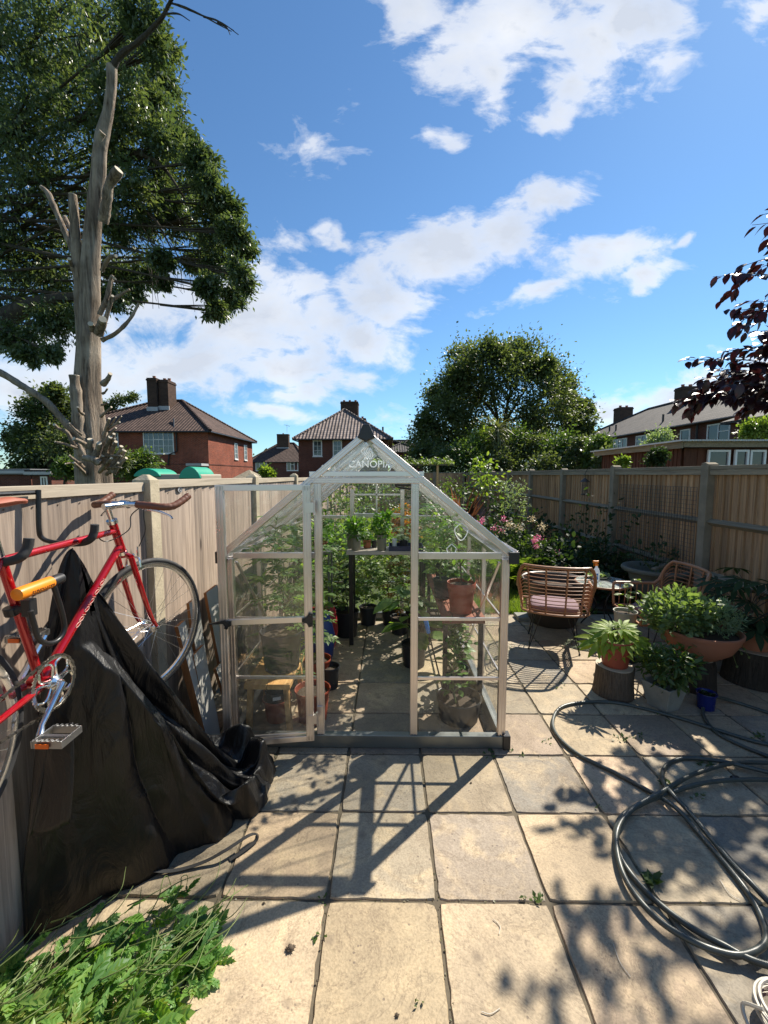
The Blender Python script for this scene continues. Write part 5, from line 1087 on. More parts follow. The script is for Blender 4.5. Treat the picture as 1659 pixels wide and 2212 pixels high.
for k, (x, y, h, l) in enumerate(((.55, 4.15, .62, 'pot of yellow-green tomato foliage at the back of the staging table'), (.47, 3.55, .5, 'black pot with tomato shoots in the middle of the staging table'))):
    potthing(l, (x, y, .752), .09, .075, .16, 'potblack', tom(h, .26, 26, .13, 'tom' if k else 'basil', (0, 0), k*3+1))
potthing('wide grey pot low inside the right front corner with a leaning light green plant', (.52, 2.98, 0), .165, .14, .17, 'potblack', tom(.62, .20, 30, .065, 'basil', (-.06, .12), 4, .006, LEAF), fill=.7)
potthing('black pot of bushy light green foliage beneath the staging table', (.57, 3.42, 0), .11, .09, .18, 'potblack', tom(.46, .2, 34, .07, 'tom', (0, 0), 6, .005, LEAF))
potthing('large leaved young plant in black pot at the right of the doorway aisle', (.24, 3.85, 0), .12, .10, .22, 'potblack', tom(.58, .34, 16, .19, 'tom', (-.06, -.1), 0, .008, LEAF))
for k, (x, y, h, l) in enumerate(((.30, 4.85, 1.25, 'tall tomato plant against the back panes right of the shelf'), (.55, 4.75, 1.35, 'tallest tomato plant in the back right corner of the greenhouse'), (.02, 4.95, .85, 'tomato plant in the centre against the back panes'), (-.25, 4.95, .8, 'leafy plant against the back panes behind the black pot'))):
    potthing(l, (x, y, 0), .11, .09, .22, 'potblack', tom(h, .34, 32, .17, 'tom', (0, 0), k*1.3+.5))
potthing('plant with amber orange leaves under the right end of the shelf', (.12, 4.65, 0), .10, .085, .2, 'potblack', tom(.72, .22, 22, .12, 'amber', (0, 0), 2.2))
q = thing('hand_trowel', (.33, 2.98, .05), 'blue-handled long tool leaning inside the right front pane', 'garden tool'); b = MB(); b.tube([(.30, 3.05, .62), (.40, 3.0, .22)], .006, 6); b.build('shaft', mt['blackmetal'], q, smooth=True); b = MB(); b.ell((.41, 2.995, .16), (.03, .01, .06), 10, 8); b.build('blade', mt['blackmetal'], q, smooth=True); b = MB(); b.tube([(.275, 3.06, .72), (.30, 3.05, .62)], [.018, .015], 8); b.build('handle', mt['blueprint'], q, smooth=True)
q = thing('bamboo_cane', (.25, 4.0, 0), 'thin slanting black cane behind the right basil pot', 'cane'); b = MB(); b.tube([(.22, 4.5, 1.03), (-.02, 4.62, 1.30)], .004, 5); b.build('cane', mt['blackpl'], q)
# ---------------------------------------------------------------- garden border and weeds
def plantthing(label, c, m, rx, ry, rz, nc, per, size, T=LEAF, cat='shrub', name='shrub', zc=None, stems=8, sm='twig', cl=.35, up=.3, group=None):
    q = thing(name, c, label, cat, group); c = V(c); bushy(c+V((0, 0, zc or rz*1.05)), rx, ry, rz, nc, per, size, m, T, stems, parent=q, base=c, sm=sm, cl=cl, up=up); return q
def gp(px, Y): return V(((px-840)/905*Y*1.02, Y, 0))
# phormium
c = gp(993, 8.6); q = thing('phormium', c, 'bronze spiky sword-leaved plant beside the greenhouse roof', 'plant'); n = 90; a = npr.uniform(0, 2*PI, n); el = npr.uniform(.45, 1.5, n)
D = np.stack([np.cos(a)*np.cos(el), np.sin(a)*np.cos(el), np.sin(el)], 1); leaves('foliage', mt['phor'], q, strip([.7, 1, .9, .6, .02], bend=.18, W=.035), np.tile(np.array(c)+np.array([0, 0, .35]), (n, 1))+npr.normal(size=(n, 3))*.05, D, np.stack([-np.sin(a)*0-np.cos(a), -np.sin(a), np.ones(n)], 1), npr.uniform(.8, 1.35, n))
plantthing('slender young tree with yellow-green leaves just right of the bronze spiky plant', gp(1046, 9.0), 'lime', .28, .28, .40, 24, 8, .10, LEAF, 'young tree', 'young_tree', zc=1.75, cl=.4)
plantthing('second wispy leafy sapling reaching above the right fence line', gp(1030, 12), 'shrub', .35, .35, .45, 22, 9, .10, LEAF, 'young tree', 'young_tree', zc=1.9)
plantthing('feathery grey-green upright shrub in front of the right fence', gp(1104, 8.6), 'lav', .26, .24, .62, 46, 16, .07, LONG, zc=1.15)
plantthing('dark rounded shrub below the bronze spiky plant', gp(1030, 7.8), 'dkleaf', .55, .5, .45, 60, 16, .10)
plantthing('dark climbing shrub with small white flowers beside the spiky plant', gp(1075, 8.2), 'dkleaf', .42, .4, .55, 50, 14, .085)
def ferny(label, c, n, L, m):
    q = thing('fern', c, label, 'fern'); a = np.arange(n)*2.4; el = npr.uniform(.5, 1.2, n); D = np.stack([np.cos(a)*np.cos(el), np.sin(a)*np.cos(el), np.sin(el)], 1)
    leaves('frond', mt[m], q, FERN, np.tile(np.array(V(c)+V((0, 0, .12))), (n, 1)), D, np.stack([-np.cos(a)*.7, -np.sin(a)*.7, np.ones(n)], 1), npr.uniform(.8, 1.1, n)*L)
ferny('bright yellow-green fern catching the sun in the border', gp(1082, 6.6), 16, .75, 'lime'); ferny('darker green fern right of the bright fern', gp(1112, 6.9), 18, .8, 'shrub')
def flowers(label, c, hs, m, n, r, sz, lm='dkleaf', nc=30):
    q = thing('flowering_plant', c, label, 'flowering plant'); c = V(c); bushy(c+V((0, 0, hs*.5)), r, r*.9, hs*.5, nc, 12, .075, lm, LEAF, 8, parent=q, base=c)
    hp_ = [c+V((U(-r, r), U(-r, r*.3), hs+U(-.12, .1))) for _ in range(n)]; st_ = []
    b = MB()
    for p in hp_: st_.append([c, c.lerp(p, .6), p])
    for p in hp_: P, D, N_ = cloud([tuple(p)], 44, sz*.62, 0, 1.2); leaves('flower_head', mt[m+'p'], q, diamond(.35), P, D, N_, npr.uniform(.02, .035, len(P)))
    stemsmesh(st_, .003, q, 'stem', 'flower_stem')
mt['pinkp'] = leafmat('pink_petals', [(.55, .10, .22), (.75, .22, .38), (.8, .4, .5)], .3, tc=(1.2, 1, 1)); mt['creamp'] = leafmat('cream_petals', [(.6, .5, .3), (.75, .68, .48)], .3, tc=(1.2, 1.1, 1))
flowers('pink flower heads on a leafy plant left of the bright fern', gp(1064, 7.1), .98, 'pink', 5, .28, .07); flowers('cream flower heads on a leafy plant right of the bright fern', gp(1122, 7.2), 1.0, 'cream', 7, .3, .07)
flowers('small pink flowers low in front of the right fence', gp(1175, 6.6), .72, 'pink', 6, .28, .045)
for k, (px, Y, rx, rz, m, l) in enumerate(((1150, 7.2, .42, .34, 'shrub', 'low leafy plant edging the lawn under the fern'), (1200, 6.7, .42, .36, 'dkleaf', 'dark low mound of foliage at the lawn edge behind the chairs'), (1235, 6.1, .45, .38, 'dkleaf', 'dark leafy mound behind the round glass table'), (1290, 6.2, .4, .4, 'dkleaf', 'dark shrub against the fence behind the table'), (1128, 7.9, .3, .25, 'dkleaf', 'small green clump where lawn meets border'), (1240, 7.4, .5, .42, 'shrub', 'mid green shrub under the hanging feeder'), (1345, 5.75, .36, .3, 'dkleaf', 'dark foliage clump left of the stone urn'), (1150, 8.2, .5, .5, 'dkleaf', 'broad dark shrub mid way along the right fence'))):
    plantthing(l, gp(px, Y), m, rx, rx*.85, rz, 46, 15, .085)
# sparse climber
q = thing('climber', (3.3, 6.2, 0), 'thin bare climbing stems with a few leaves on the right fence behind the table', 'climber'); pts = []
for k in range(9):
    x0 = V((3.2+U(-.1, .15), 5.6+k*.22, 0)); pts.append([x0, x0+V((U(-.1, .1), U(-.15, .15), .6)), x0+V((U(-.2, .1), U(-.4, .3), U(1.0, 1.5)))])
stemsmesh(pts, .005, q, 'twig'); PP = [(V(p[1]).lerp(p[2], U(-.3, 1.05))+V((U(-.1, .1), U(-.1, .1), U(-.1, .1)))) for p in pts for _ in range(26)]
leaves('foliage', mt['dkleaf'], q, LEAF, [tuple(p) for p in PP], rv(len(PP)), rv(len(PP)), npr.uniform(.04, .09, len(PP)))
# far end of garden and left side behind the greenhouse
far = [(-.95, 6.6, .45, .55, 'tom', 'leafy green bush outside the back left corner of the greenhouse'), (-.3, 7.2, .45, .5, 'lime', 'bright green bush on the lawn behind the greenhouse'), (-1.0, 8.6, .5, .75, 'shrub', 'tall bush by the left fence behind the greenhouse'), (-.95, 11, .55, .8, 'shrub', 'rounded bush further along the left fence'), (-.2, 13, .7, .8, 'shrub', 'wide shrub on the far lawn seen through the greenhouse'), (.9, 14.5, .7, .8, 'dkleaf', 'dark shrub near the far fence seen through the greenhouse'), (-.9, 15.5, .6, .9, 'dkleaf', 'dark shrub at the far left corner of the garden'), (1.9, 12.5, .6, .7, 'shrub', 'mid green shrub in the far right border'), (2.6, 11, .6, .7, 'dkleaf', 'dark shrub against the far part of the right fence'), (2.4, 16.5, .8, .8, 'shrub', 'leafy shrub in the far right corner of the garden'), (.35, 10.2, .35, .5, 'amber', 'small bronze-leaved shrub on the lawn seen through the back panes')]
for (x, y, r, z, m, l) in far: plantthing(l, (x, y, 0), m, r, r, z, 54, 15, .10)
# pergola with vine
q = thing('pergola', (.6, 16, 0), 'thin wooden pergola with bright vine leaves along its top near the far fence', 'pergola')
for x in (-.4, 1.85): b = MB(); b.bb(x-.035, x+.035, 15.96, 16.04, 0, 2.16); b.build('post', mt['pine'], q)
b = MB(); b.bb(-.9, 2.45, 15.98, 16.02, 2.16, 2.22); b.build('beam', mt['rail'], q)
n = 620; leaves('vine', mt['lime'], q, PALM, np.stack([npr.uniform(-.9, 2.5, n), npr.normal(16, .15, n), 2.22+np.abs(npr.normal(0, .10, n))], 1), rv(n)+np.array([0, -.3, 0]), rv(n)*.5+np.array([0, -.6, .8]), npr.uniform(.05, .10, n))
# pulled poppy weeds, bottom left
q = thing('weed_heap', gz(190, 2080), 'heap of freshly pulled green poppy weeds at the bottom left beside the black cover', 'weeds')
P, D, N_, S, st_ = [], [], [], [], []
def inheap():
    while True:
        x, y = U(-60, 470), U(1880, 2330)
        if y > 1975+abs(x-380)*.02 + max(0, 300-x)*.40 - max(0, x-300)*0 and y < 2600 - x*1.05: return x, y
for k in range(540):
    x, y = inheap(); hgt = .17*max(.08, 1-((x-150)/320)**2)*U(.02, 1.15)*(.75+.5*mn.noise(V((x*.02, y*.02, 0)))); g = gz(x, y+60*hgt/.2, 0); p = V((g.x, g.y, hgt)); p.x = max(p.x, FL+.03)
    th = U(-1.9, 1.7); d = (math.cos(th), math.sin(th), U(-.4, .9)); P.append(tuple(p)); D.append(d); N_.append((U(-1.3, 1.3), U(-1.4, .8), 1)); S.append(U(.045, .115))
for k in range(95):
    x, y = inheap(); g = gz(x, y, 0); p = V((max(g.x, FL+.03), g.y, U(.02, .16))); a = U(-.2, 1.2); st_.append([p, p+V((math.cos(a)*.08, math.sin(a)*.08, U(0, .05))), p+V((math.cos(a+.5)*.16, math.sin(a+.5)*.16, U(-.02, .05)))])
for (pts_) in (((300, 2010), (340, 1945), (352, 1900), (362, 1893), (370, 1915)), ((350, 2000), (388, 1920), (392, 1895), (405, 1892), (403, 1915)), ((170, 2140), (200, 2060), (230, 2030), (300, 1990), (380, 1960)), ((330, 1985), (345, 2025), (375, 2035), (430, 2000)), ((240, 2060), (320, 2030), (420, 1995)), ((130, 2180), (150, 2060), (160, 2000), (166, 2020)), ((200, 2120), (300, 2090), (400, 2085), (440, 2100))):
    st_.append([gz(x, y, .05+.07*math.sin(PI*i/(len(pts_)-1))) for i, (x, y) in enumerate(pts_)])
for (x, y) in ((430, 1990), (438, 2000), (400, 1975), (415, 2040), (445, 2045), (390, 1930), (365, 1935), (378, 1945), (420, 2080)): 
    for _ in range(3): g = gz(x+U(-25, 8), y+U(-10, 10), .06); P.append(tuple(g)); D.append((U(.2, 1), U(-.5, .8), U(-.2, .4))); N_.append((U(-.6, .6), U(-.7, .4), 1)); S.append(U(.05, .10))
leaves('foliage', mt['poppy'], q, LOBED, P, D, N_, S); stemsmesh(st_, .0026, q)
b = MB(); 
for (x, y) in ((370, 1918), (403, 1918), (166, 2022), (300, 1975)): b.ell(gz(x, y, .06), (.005, .005, .009), 8, 6)
b.build('bud', mt['stem'], q, smooth=True)
# small weeds in the joints: stuff
P, D, N_, S = [], [], [], []
for (x, y, n, s) in ((1405, 1905, 26, .05), (1640, 1590, 16, .03), (1110, 1400, 10, .03), (1052, 1632, 10, .03), (1340, 1595, 14, .03), (1525, 1650, 14, .035), (1440, 1700, 14, .05), (1225, 1395, 10, .03), (905, 2170, 4, .02), (1180, 1600, 6, .025), (1148, 1390, 8, .03), (1205, 1480, 8, .025), (705, 1945, 6, .02), (1120, 1632, 7, .025), (1510, 1720, 8, .03), (1165, 1945, 8, .03), (1290, 1740, 6, .02), (1130, 1935, 5, .03), (1430, 1545, 7, .02), (1375, 1590, 12, .02), (748, 1400, 6, .02), (688, 2020, 5, .03)):
    for _ in range(n): g = gz(x+U(-14, 14), y+U(-8, 8)); P.append((g.x, g.y, .002)); a = U(0, 6.28); D.append((math.cos(a), math.sin(a), U(.2, 1.3))); N_.append((U(-.3, .3), U(-.3, .3), 1)); S.append(s*U(.5, 1.1))
tag(leaves('joint_weeds', mt['shrub'], None, LEAFS, P, D, N_, S), 'tiny green weeds growing in the joints between the slabs', 'weeds', kind='stuff')
# moss and dirt crumbs in joints: stuff
P, D, N_, S = [], [], [], []
for _ in range(2600):
    if U(0, 1) < .5: x = sx0+SP*rnd.randint(-2, 6)+rnd.gauss(0, .006); y = U(.9, 5.3)
    else: y = sy0+SP*rnd.randint(-2, 7)+rnd.gauss(0, .006); x = U(-1.2, 3.4)
    if mn.noise(V((x*2.3, y*2.3, 0))) < .02: continue
    P.append((x, y, -.004)); D.append(tuple(rv(1)[0])); N_.append((0, 0, 1)); S.append(U(.006, .014))
tag(leaves('joint_moss', leafmat('moss', [(.07, .07, .03), (.11, .11, .05), (.14, .10, .06)], .1), None, diamond(.4), P, D, N_, S), 'moss and crumbs filling the slab joints', 'moss', kind='stuff')
def crumb(x, y, s, label):
    g = gz(x, y); q = V(g); b = MB()
    for k in range(26): d = V(rv(1)[0]); d.z = abs(d.z); b.tube([q+d*s*.1+V((0, 0, s*.3)), q+V((d.x*s, d.y*s*.8, .002+d.z*s*.7))], [s*.16, s*.04], 5)
    b.ell(q+V((0, 0, s*.4)), (s*.55, s*.5, s*.42), 10, 8); tag(b.build('dried_flower', mt['netgrey'], uv=False, smooth=True), label, 'seed head')
crumb(628, 2052, .022, 'largest dried brown seed head lying on the front slabs'); crumb(570, 1953, .009, 'small dried seed husk on the joint above the large seed head'); crumb(858, 2195, .010, 'dark husk at the bottom edge of the paving'); crumb(292, 2158, .014, 'brown dead flower beside the weed heap'); crumb(1017, 1692, .008, 'tiny dark husk on the slab in front of the greenhouse'); crumb(685, 2120, .006, 'tiny husk on the joint below the large seed head')
for k, pp in enumerate((((1325, 2040), (1340, 2080), (1362, 2110)), ((1555, 1900), (1575, 1930), (1600, 1945)), ((1040, 2185), (1060, 2190), (1080, 2178)), ((1065, 1985), (1080, 2000), (1078, 2018)))):
    b = MB(); b.tube(spline([gz(x, y, .004) for x, y in pp], 4), .0013, 4); tag(b.build('twig', mt['hoserim'], uv=False), ['pale bent twig on the slab left of the hose loop', 'pale thin twig inside the big hose loop', 'pale bent twig near the bottom edge', 'tiny pale twig on the middle slab'][k], 'twig')
# ---------------------------------------------------------------- trees
def tree(name, label, base, top, r0, blobs, per, size, m, T=ASH, bark='bark', tw=5, cl=.42, up=.6, cat='tree', r1=None, limbs=True, sub=10):
    """blobs: list of (centre, radius). limbs run to every blob, twigs inside it carry leaf clusters"""
    base = V(base); top = V(top); q = thing(name, base, label, cat)
    b = MB(); sp = spline([base, base.lerp(top, .35)+V((.1, .1, 0)), base.lerp(top, .7)+V((-.1, 0, 0)), top], 6); k = len(sp); b.tube(sp, [r0*(1.15-.75*i/(k-1)) for i in range(k)], 12); b.build('trunk', mt[bark], q, smooth=True)
    b = MB(); cs = []; c0 = V((0, 0, 0))
    for (c, r) in blobs: c0 += V(c)
    c0 /= len(blobs)
    for bi, (c, r) in enumerate(blobs):
        c = V(c); j = sp[min(k-1, int(k*U(.55, .99)))]
        if limbs: mid = j.lerp(c, .5)+V((U(-.2, .2), U(-.2, .2), U(0, .4)))*r; P = spline([j, mid, c], 5); n = len(P); b.tube(P, [max(.01, r0*.15*(1-.8*i/(n-1))) for i in range(n)], 6, False)
        for s_ in range(sub):
            d = V(rv(1)[0]); e = c + V((d.x, d.y, d.z*.85))*r*U(.35, 1.0)
            if limbs and s_ % 2 == 0: b.tube(spline([c.lerp(j, .15), c.lerp(e, .6)+V((0, 0, r*.06)), e], 3), [.03*r**.5, .02*r**.5, .018*r**.5, .014*r**.5, .01*r**.5, .008, .006][:7], 4, False)
            cs.append((tuple(e), r))
    if limbs: b.build('limb', mt[bark], q, smooth=True, uv=False)
    P, D, N_ = [], [], []
    for e, r in cs:
        p, d, n_ = cloud([e], per, r*cl, up, .5, tuple(c0)); P.append(p); D.append(d); N_.append(n_)
    P = np.concatenate(P); leaves('crown', mt[m], q, T, P, np.concatenate(D), np.concatenate(N_), npr.uniform(.6, 1.2, len(P))*size); return q
def pxblobs(L, Y, jy, scale=1.0):
    out = []
    for (px, py, r) in L:
        yy = Y+U(-jy, jy); c = at(px, py, yy); d = (c-V((0, 0, H))).length; ca = max(.5, abs(((CM.inverted() @ (c-V((0, 0, H))))).z)/d)
        out.append((c, r/905*d*ca*scale))
    return out
# big ash, behind the fence on the left
AL = [(-60,60,110),(40,40,90),(130,30,90),(230,30,80),(310,40,60),(340,110,48),(345,170,42),(20,130,100),(120,130,95),(220,120,85),(290,130,70),(-40,240,110),(60,230,95),(160,220,95),(250,220,80),(330,235,50),(370,262,42),(-20,340,110),(80,330,95),(180,320,90),(270,320,75),(345,320,60),(405,320,44),(430,350,38),(-20,450,110),(80,440,100),(180,420,90),(270,410,75),(340,400,60),(400,400,52),(450,410,42),(480,450,38),(-20,560,110),(80,550,100),(170,520,85),(270,500,65),(330,480,50),(400,480,55),(460,480,50),(505,500,36),(525,540,30),(-20,660,90),(70,650,90),(150,620,75),(250,580,60),(310,590,40),(350,560,22),(420,560,34),(470,560,46),(520,600,38),(500,640,34),(465,670,26),(445,620,26),(455,540,44),(40,735,45),(110,700,52),(170,690,45),(60,765,26),(115,762,20),(240,650,38),(290,625,26),(355,610,14),(10,720,50)]
tree('ash_tree', 'huge leafy ash tree filling the upper left beyond the pale fence', (-18.5, 15.2, 0), (-16.5, 14.6, 12.0), .55, pxblobs(AL, 14, 2.2, .88), 125, .165, 'ash', diamond(.20), cl=.36, sub=15, up=1.2)
b = MB(); 
P = spline([at(0, 700, 14), at(40, 672, 14), at(90, 652, 13.8), at(170, 640, 13.6)], 6); b.tube(P, [.34-.012*i for i in range(len(P))], 10)
P = spline([at(200, 470, 14), at(270, 440, 13.2), at(330, 470, 13), at(372, 540, 12.8)], 6); b.tube(P, [.11-.005*i for i in range(len(P))], 8); P = spline([at(210, 320, 13.5), at(290, 330, 13), at(350, 360, 12.8), at(400, 430, 12.6)], 6); b.tube(P, [.10-.004*i for i in range(len(P))], 8)
for _ in range(26):
    x, y = U(300, 400), U(440, 560); a = at(x, y, 12.9); b.tube(spline([a, a+V((U(.1, .5), 0, U(-.5, -.1))), a+V((U(.2, .9), 0, U(-1.6, -.7)))], 4), [.018, .016, .014, .012, .01, .009, .008, .007, .006], 4, False)
b.build('branch', mt['bark'], bpy.data.objects['ash_tree'], smooth=True, uv=False)
# centre tree
CT = [(960,900,60),(1010,850,65),(1060,800,70),(1000,790,40),(1060,765,35),(1120,770,45),(1140,800,60),(1190,830,45),(1100,850,80),(1180,880,60),(1230,890,40),(1245,920,30),(1000,930,70),(1060,930,80),(1130,930,80),(1200,940,50),(930,950,45),(925,985,40),(980,985,60),(1060,990,70),(1140,990,70),(950,860,35),(925,915,28),(1215,850,26),(990,820,35),(1165,795,30),(1255,885,20)]
tree('broadleaf_tree', 'broad dense green tree standing beyond the far fence in the centre right', (7.6, 27.6, 0), (7.4, 27.6, 5.2), .5, pxblobs(CT, 27, 2.3, 1.0), 190, .22, 'oak', diamond(.30), cl=.42, sub=15, up=.2)
tree('green_tree', 'dark green tree behind the bare pale trunk at the left', (-24.5, 30, 0), (-24, 30, 5), .4, pxblobs([(90,870,34),(130,870,32),(150,900,36),(75,900,36),(110,910,45),(60,935,38),(100,960,48),(145,960,40),(60,985,40),(110,1000,40),(35,940,18),(60,1010,30),(120,850,18)], 30, 1.6), 100, .28, 'oak', diamond(.3), cl=.42, sub=15)
tree('distant_tree', 'small treetop showing over the left end of the red brick house roof', (-36, 55, 0), (-36, 55, 8), .4, pxblobs([(255,868,16),(285,860,12),(240,880,14),(225,878,10)], 55, 1.2), 70, .34, 'oak', diamond(.3), sub=10)
# cordyline and shrubs beyond the right fence
q = thing('cordyline', gp(1066, 20.5), 'tall cordyline palm with drooping sword leaves in front of the broad tree', 'palm'); c = V(q.location); b = MB(); b.tube([c, c+V((.05, 0, 2.2)), c+V((0, 0, 3.9))], [.14, .12, .1], 10); b.build('trunk', mt['bark'], q, smooth=True)
n = 190; a = npr.uniform(0, 2*PI, n); el = npr.uniform(-.9, 1.3, n); D = np.stack([np.cos(a)*np.cos(el), np.sin(a)*np.cos(el), np.sin(el)], 1); PP = np.tile(np.array(c)+np.array([0, 0, 3.8]), (n, 1)); PP[:, 2] += npr.uniform(-.9, .4, n)
leaves('crown', leafmat('cordyline_leaf', [(.07, .09, .04), (.13, .15, .07), (.2, .2, .1)], .3), q, strip([.7, 1, .8, .02], bend=.45, W=.035), PP, D, np.stack([-np.cos(a)*.5, -np.sin(a)*.5, np.ones(n)], 1), npr.uniform(.6, 1.0, n))
HB_ = [(1045,955,34,22,'lime','pale yellow-green bush beside the cordyline above the fence'),(1110,950,42,21.5,'shrub','leafy bush right of the cordyline above the fence'),(1165,970,40,20.5,'oak','dark bush in front of the broad tree'),(1215,965,40,19,'shrub','sunlit shrub beyond the right fence under the broad tree'),(1255,975,34,18,'oak','dark shrub beyond the right fence left of the terrace roofs'),(1290,968,30,17,'shrub','bright topped bush at the end of the brown outbuilding'),(1310,990,26,15.5,'oak','dark clipped bush against the brown outbuilding'),(1010,985,40,21,'shrub','mixed shrub at the far fence left of the cordyline'),(960,1000,34,22,'oak','dark shrub behind the vine pergola'),(1085,1000,44,20.3,'oak','low dark hedge plant behind the right fence'),(1180,1005,44,18,'oak','low dark bush behind the right fence')]
for (px, py, r, Y, m, l) in HB_:
    c = at(px, py, Y); rr = r/905*Y*1.02; qq = tree('bush', l, (c.x, c.y, 0), (c.x, c.y, c.z-.3), .07, [(c+V((U(-.3, .3), U(-.4, .4), U(-.3, .3)))*rr, rr*.75) for _ in range(4)] + [(V((c.x, c.y, max(.7, c.z-rr*1.2))), rr*.8)], 42, .15, m, diamond(.3), cl=.42, sub=14, cat='bush', tw=0)
def lowbush(px, py, r, Y, m, l, size=.10, per=34):
    c = at(px, py, Y); rr = r/905*Y*1.02; tree('bush', l, (c.x, c.y, 0), (c.x, c.y, c.z), .05, [(c+V((U(-.5, .5), U(-.3, .3), U(-.35, .35)))*rr, rr*.65) for _ in range(6)], per, size, m, diamond(.28), cl=.45, sub=12, cat='bush')
lowbush(300, 1000, 42, 11, 'shrub', 'sunlit leafy bush right of the bare trunk in front of the red brick house', .11, 40); lowbush(145, 1010, 26, 10.5, 'shrub', 'leafy bush left of the bare trunk beyond the fence'); lowbush(245, 990, 34, 10.2, 'oak', 'dark bush directly behind the bare trunk')
lowbush(578, 1022, 14, 9.5, 'lime', 'small bright bush showing above the fence between the two houses', .08, 16)
lowbush(1425, 950, 30, 15, 'lav', 'grey-green bush tops showing over the white corrugated roof'); lowbush(1640, 930, 28, 14.5, 'lime', 'yellow-green bush at the right edge above the white corrugated roof', .13, 22)
lowbush(1345, 998, 12, 8.8, 'lime', 'bright yellow-green leafy sprig hanging over the right fence', .07, 14); lowbush(1420, 990, 22, 9.6, 'dkleaf', 'dark ivy growing on the side of the brown outbuilding', .09, 20)
# pollarded bare trunk
TY = 7.4
q = thing('bare_tree', at(205, 1040, TY)*1 - V((0, 0, at(205, 1040, TY).z)), 'tall bare pollarded trunk with pale sawn stubs beyond the left fence', 'tree')
def W_(px, py, dy=0): return at(px, py, TY+dy)
def limb(b, pts, rs, dy0=0, dy1=0, n=10, rough=.26):
    P = [W_(x, y, dy0+(dy1-dy0)*i/(len(pts)-1)) for i, (x, y) in enumerate(pts)]; S_ = spline(P, 6); k = len(S_); rr = np.interp(np.linspace(0, 1, k), np.linspace(0, 1, len(rs)), rs)
    rr = [r*.8/905*TY*(1+rough*mn.noise(V((p.z*6, i*.6, r)))) for i, (r, p) in enumerate(zip(rr, S_))]
    b.tube(S_, rr, n); return S_, rr
b = MB(); g0 = W_(205, 1040); g0.z = -.02
P = [g0, W_(205, 1040), W_(202, 980), W_(196, 900), W_(190, 850), W_(192, 760), W_(195, 660), W_(197, 560), W_(205, 450), W_(213, 380), W_(216, 330), W_(222, 290), W_(234, 240), W_(241, 180), W_(241, 145)]
S_ = spline(P, 10); k = len(S_); rr = np.interp(np.linspace(0, 1, k), np.linspace(0, 1, 15), [36, 32, 31, 27, 25, 22, 19, 17, 14, 13, 12, 12.5, 9.5, 9, 9.5])
vs = []; n = 28
for i, p in enumerate(S_):
    for j in range(n):
        a = 2*PI*j/n; r = rr[i]/905*TY*(1+.13*mn.noise(V((math.cos(a)*1.8, math.sin(a)*1.8, p.z*.35)))+.07*math.sin(a*5+p.z*.4)); vs.append(p+V((math.cos(a)*r, math.sin(a)*r, 0)))
b.add(vs, [(i*n+j, i*n+(j+1) % n, (i+1)*n+(j+1) % n, (i+1)*n+j) for i in range(k-1) for j in range(n)]+[tuple((k-1)*n+j for j in range(n))]); b.build('trunk', mt['deadbark'], q, smooth=True, ang=80)
def stub(pts, rs, dy0=0, dy1=-.3, m='deadbark', cutf=True, nm='stub'):
    b = MB(); S, rr = limb(b, pts, rs, dy0, dy1); o = b.build(nm, mt[m], q, smooth=True, ang=60)
    if cutf:
        d = (S[-1]-S[-2]).normalized(); b = MB(); b.tube([S[-1]+d*.001, S[-1]+d*.012], rr[-1]*.96, 12); b.build('sawn_face', mt['cut'], o)
stub([(185,800),(176,700),(170,600),(164,520),(157,422)], [15,14,12,12,10.5], .1, -.1)
stub([(166,560),(140,500),(118,450),(104,418),(90,405)], [9,8,7.5,7,5], .1, .2)
stub([(166,520),(150,490),(140,470)], [7,6,5], .15, .3)
stub([(222,480),(230,440),(236,400),(256,368)], [12,12,10,12], -.1, -.35)
stub([(220,585),(235,558),(250,553)], [5,5,4], -.1, -.3); stub([(165,600),(155,575),(150,560)], [6,5,4.5], 0, -.2); stub([(205,345),(215,300),(222,286)], [9,8,8], -.05, -.1, cutf=False)
stub([(212,720),(220,700),(222,690)], [13,10,9], -.2, -.4); stub([(200,715),(198,705),(196,700)], [8,7,6], -.25, -.35)
stub([(215,680),(232,640),(240,600),(246,600)], [6,6,4,3], -.1, -.2); stub([(225,700),(240,650),(243,640)], [5,5,4], -.1, -.2)
stub([(220,735),(250,720),(280,690),(300,655)], [6,5,4,3], -.1, -.1, cutf=False); stub([(228,660),(255,640),(280,625)], [4.5,4,2.5], -.1, -.1, cutf=False); stub([(232,650),(238,620),(243,605)], [5,4,3], 0, 0)
stub([(178,985),(170,920),(165,860),(160,812)], [15,15,13,11], -.25, -.3); stub([(150,935),(168,960),(180,985)], [6,7,8], -.4, -.3, cutf=False)
stub([(178,950),(140,912),(100,868),(50,835),(0,805),(-50,790)], [10,8.5,8.5,8,8,7], -.3, -.9, 'deadbark', False, 'long_limb')
stub([(162,965),(145,935),(125,925),(118,918)], [6,5,4,3.5], -.4, -.6); stub([(165,968),(148,962),(120,955)], [4,4,3], -.4, -.6); stub([(190,965),(176,955),(160,948)], [7,5,4.5], -.5, -.7); stub([(195,985),(196,965),(195,950)], [8,7,7], -.5, -.6)
stub([(205,985),(213,968),(214,958)], [8,7,6], -.5, -.65)
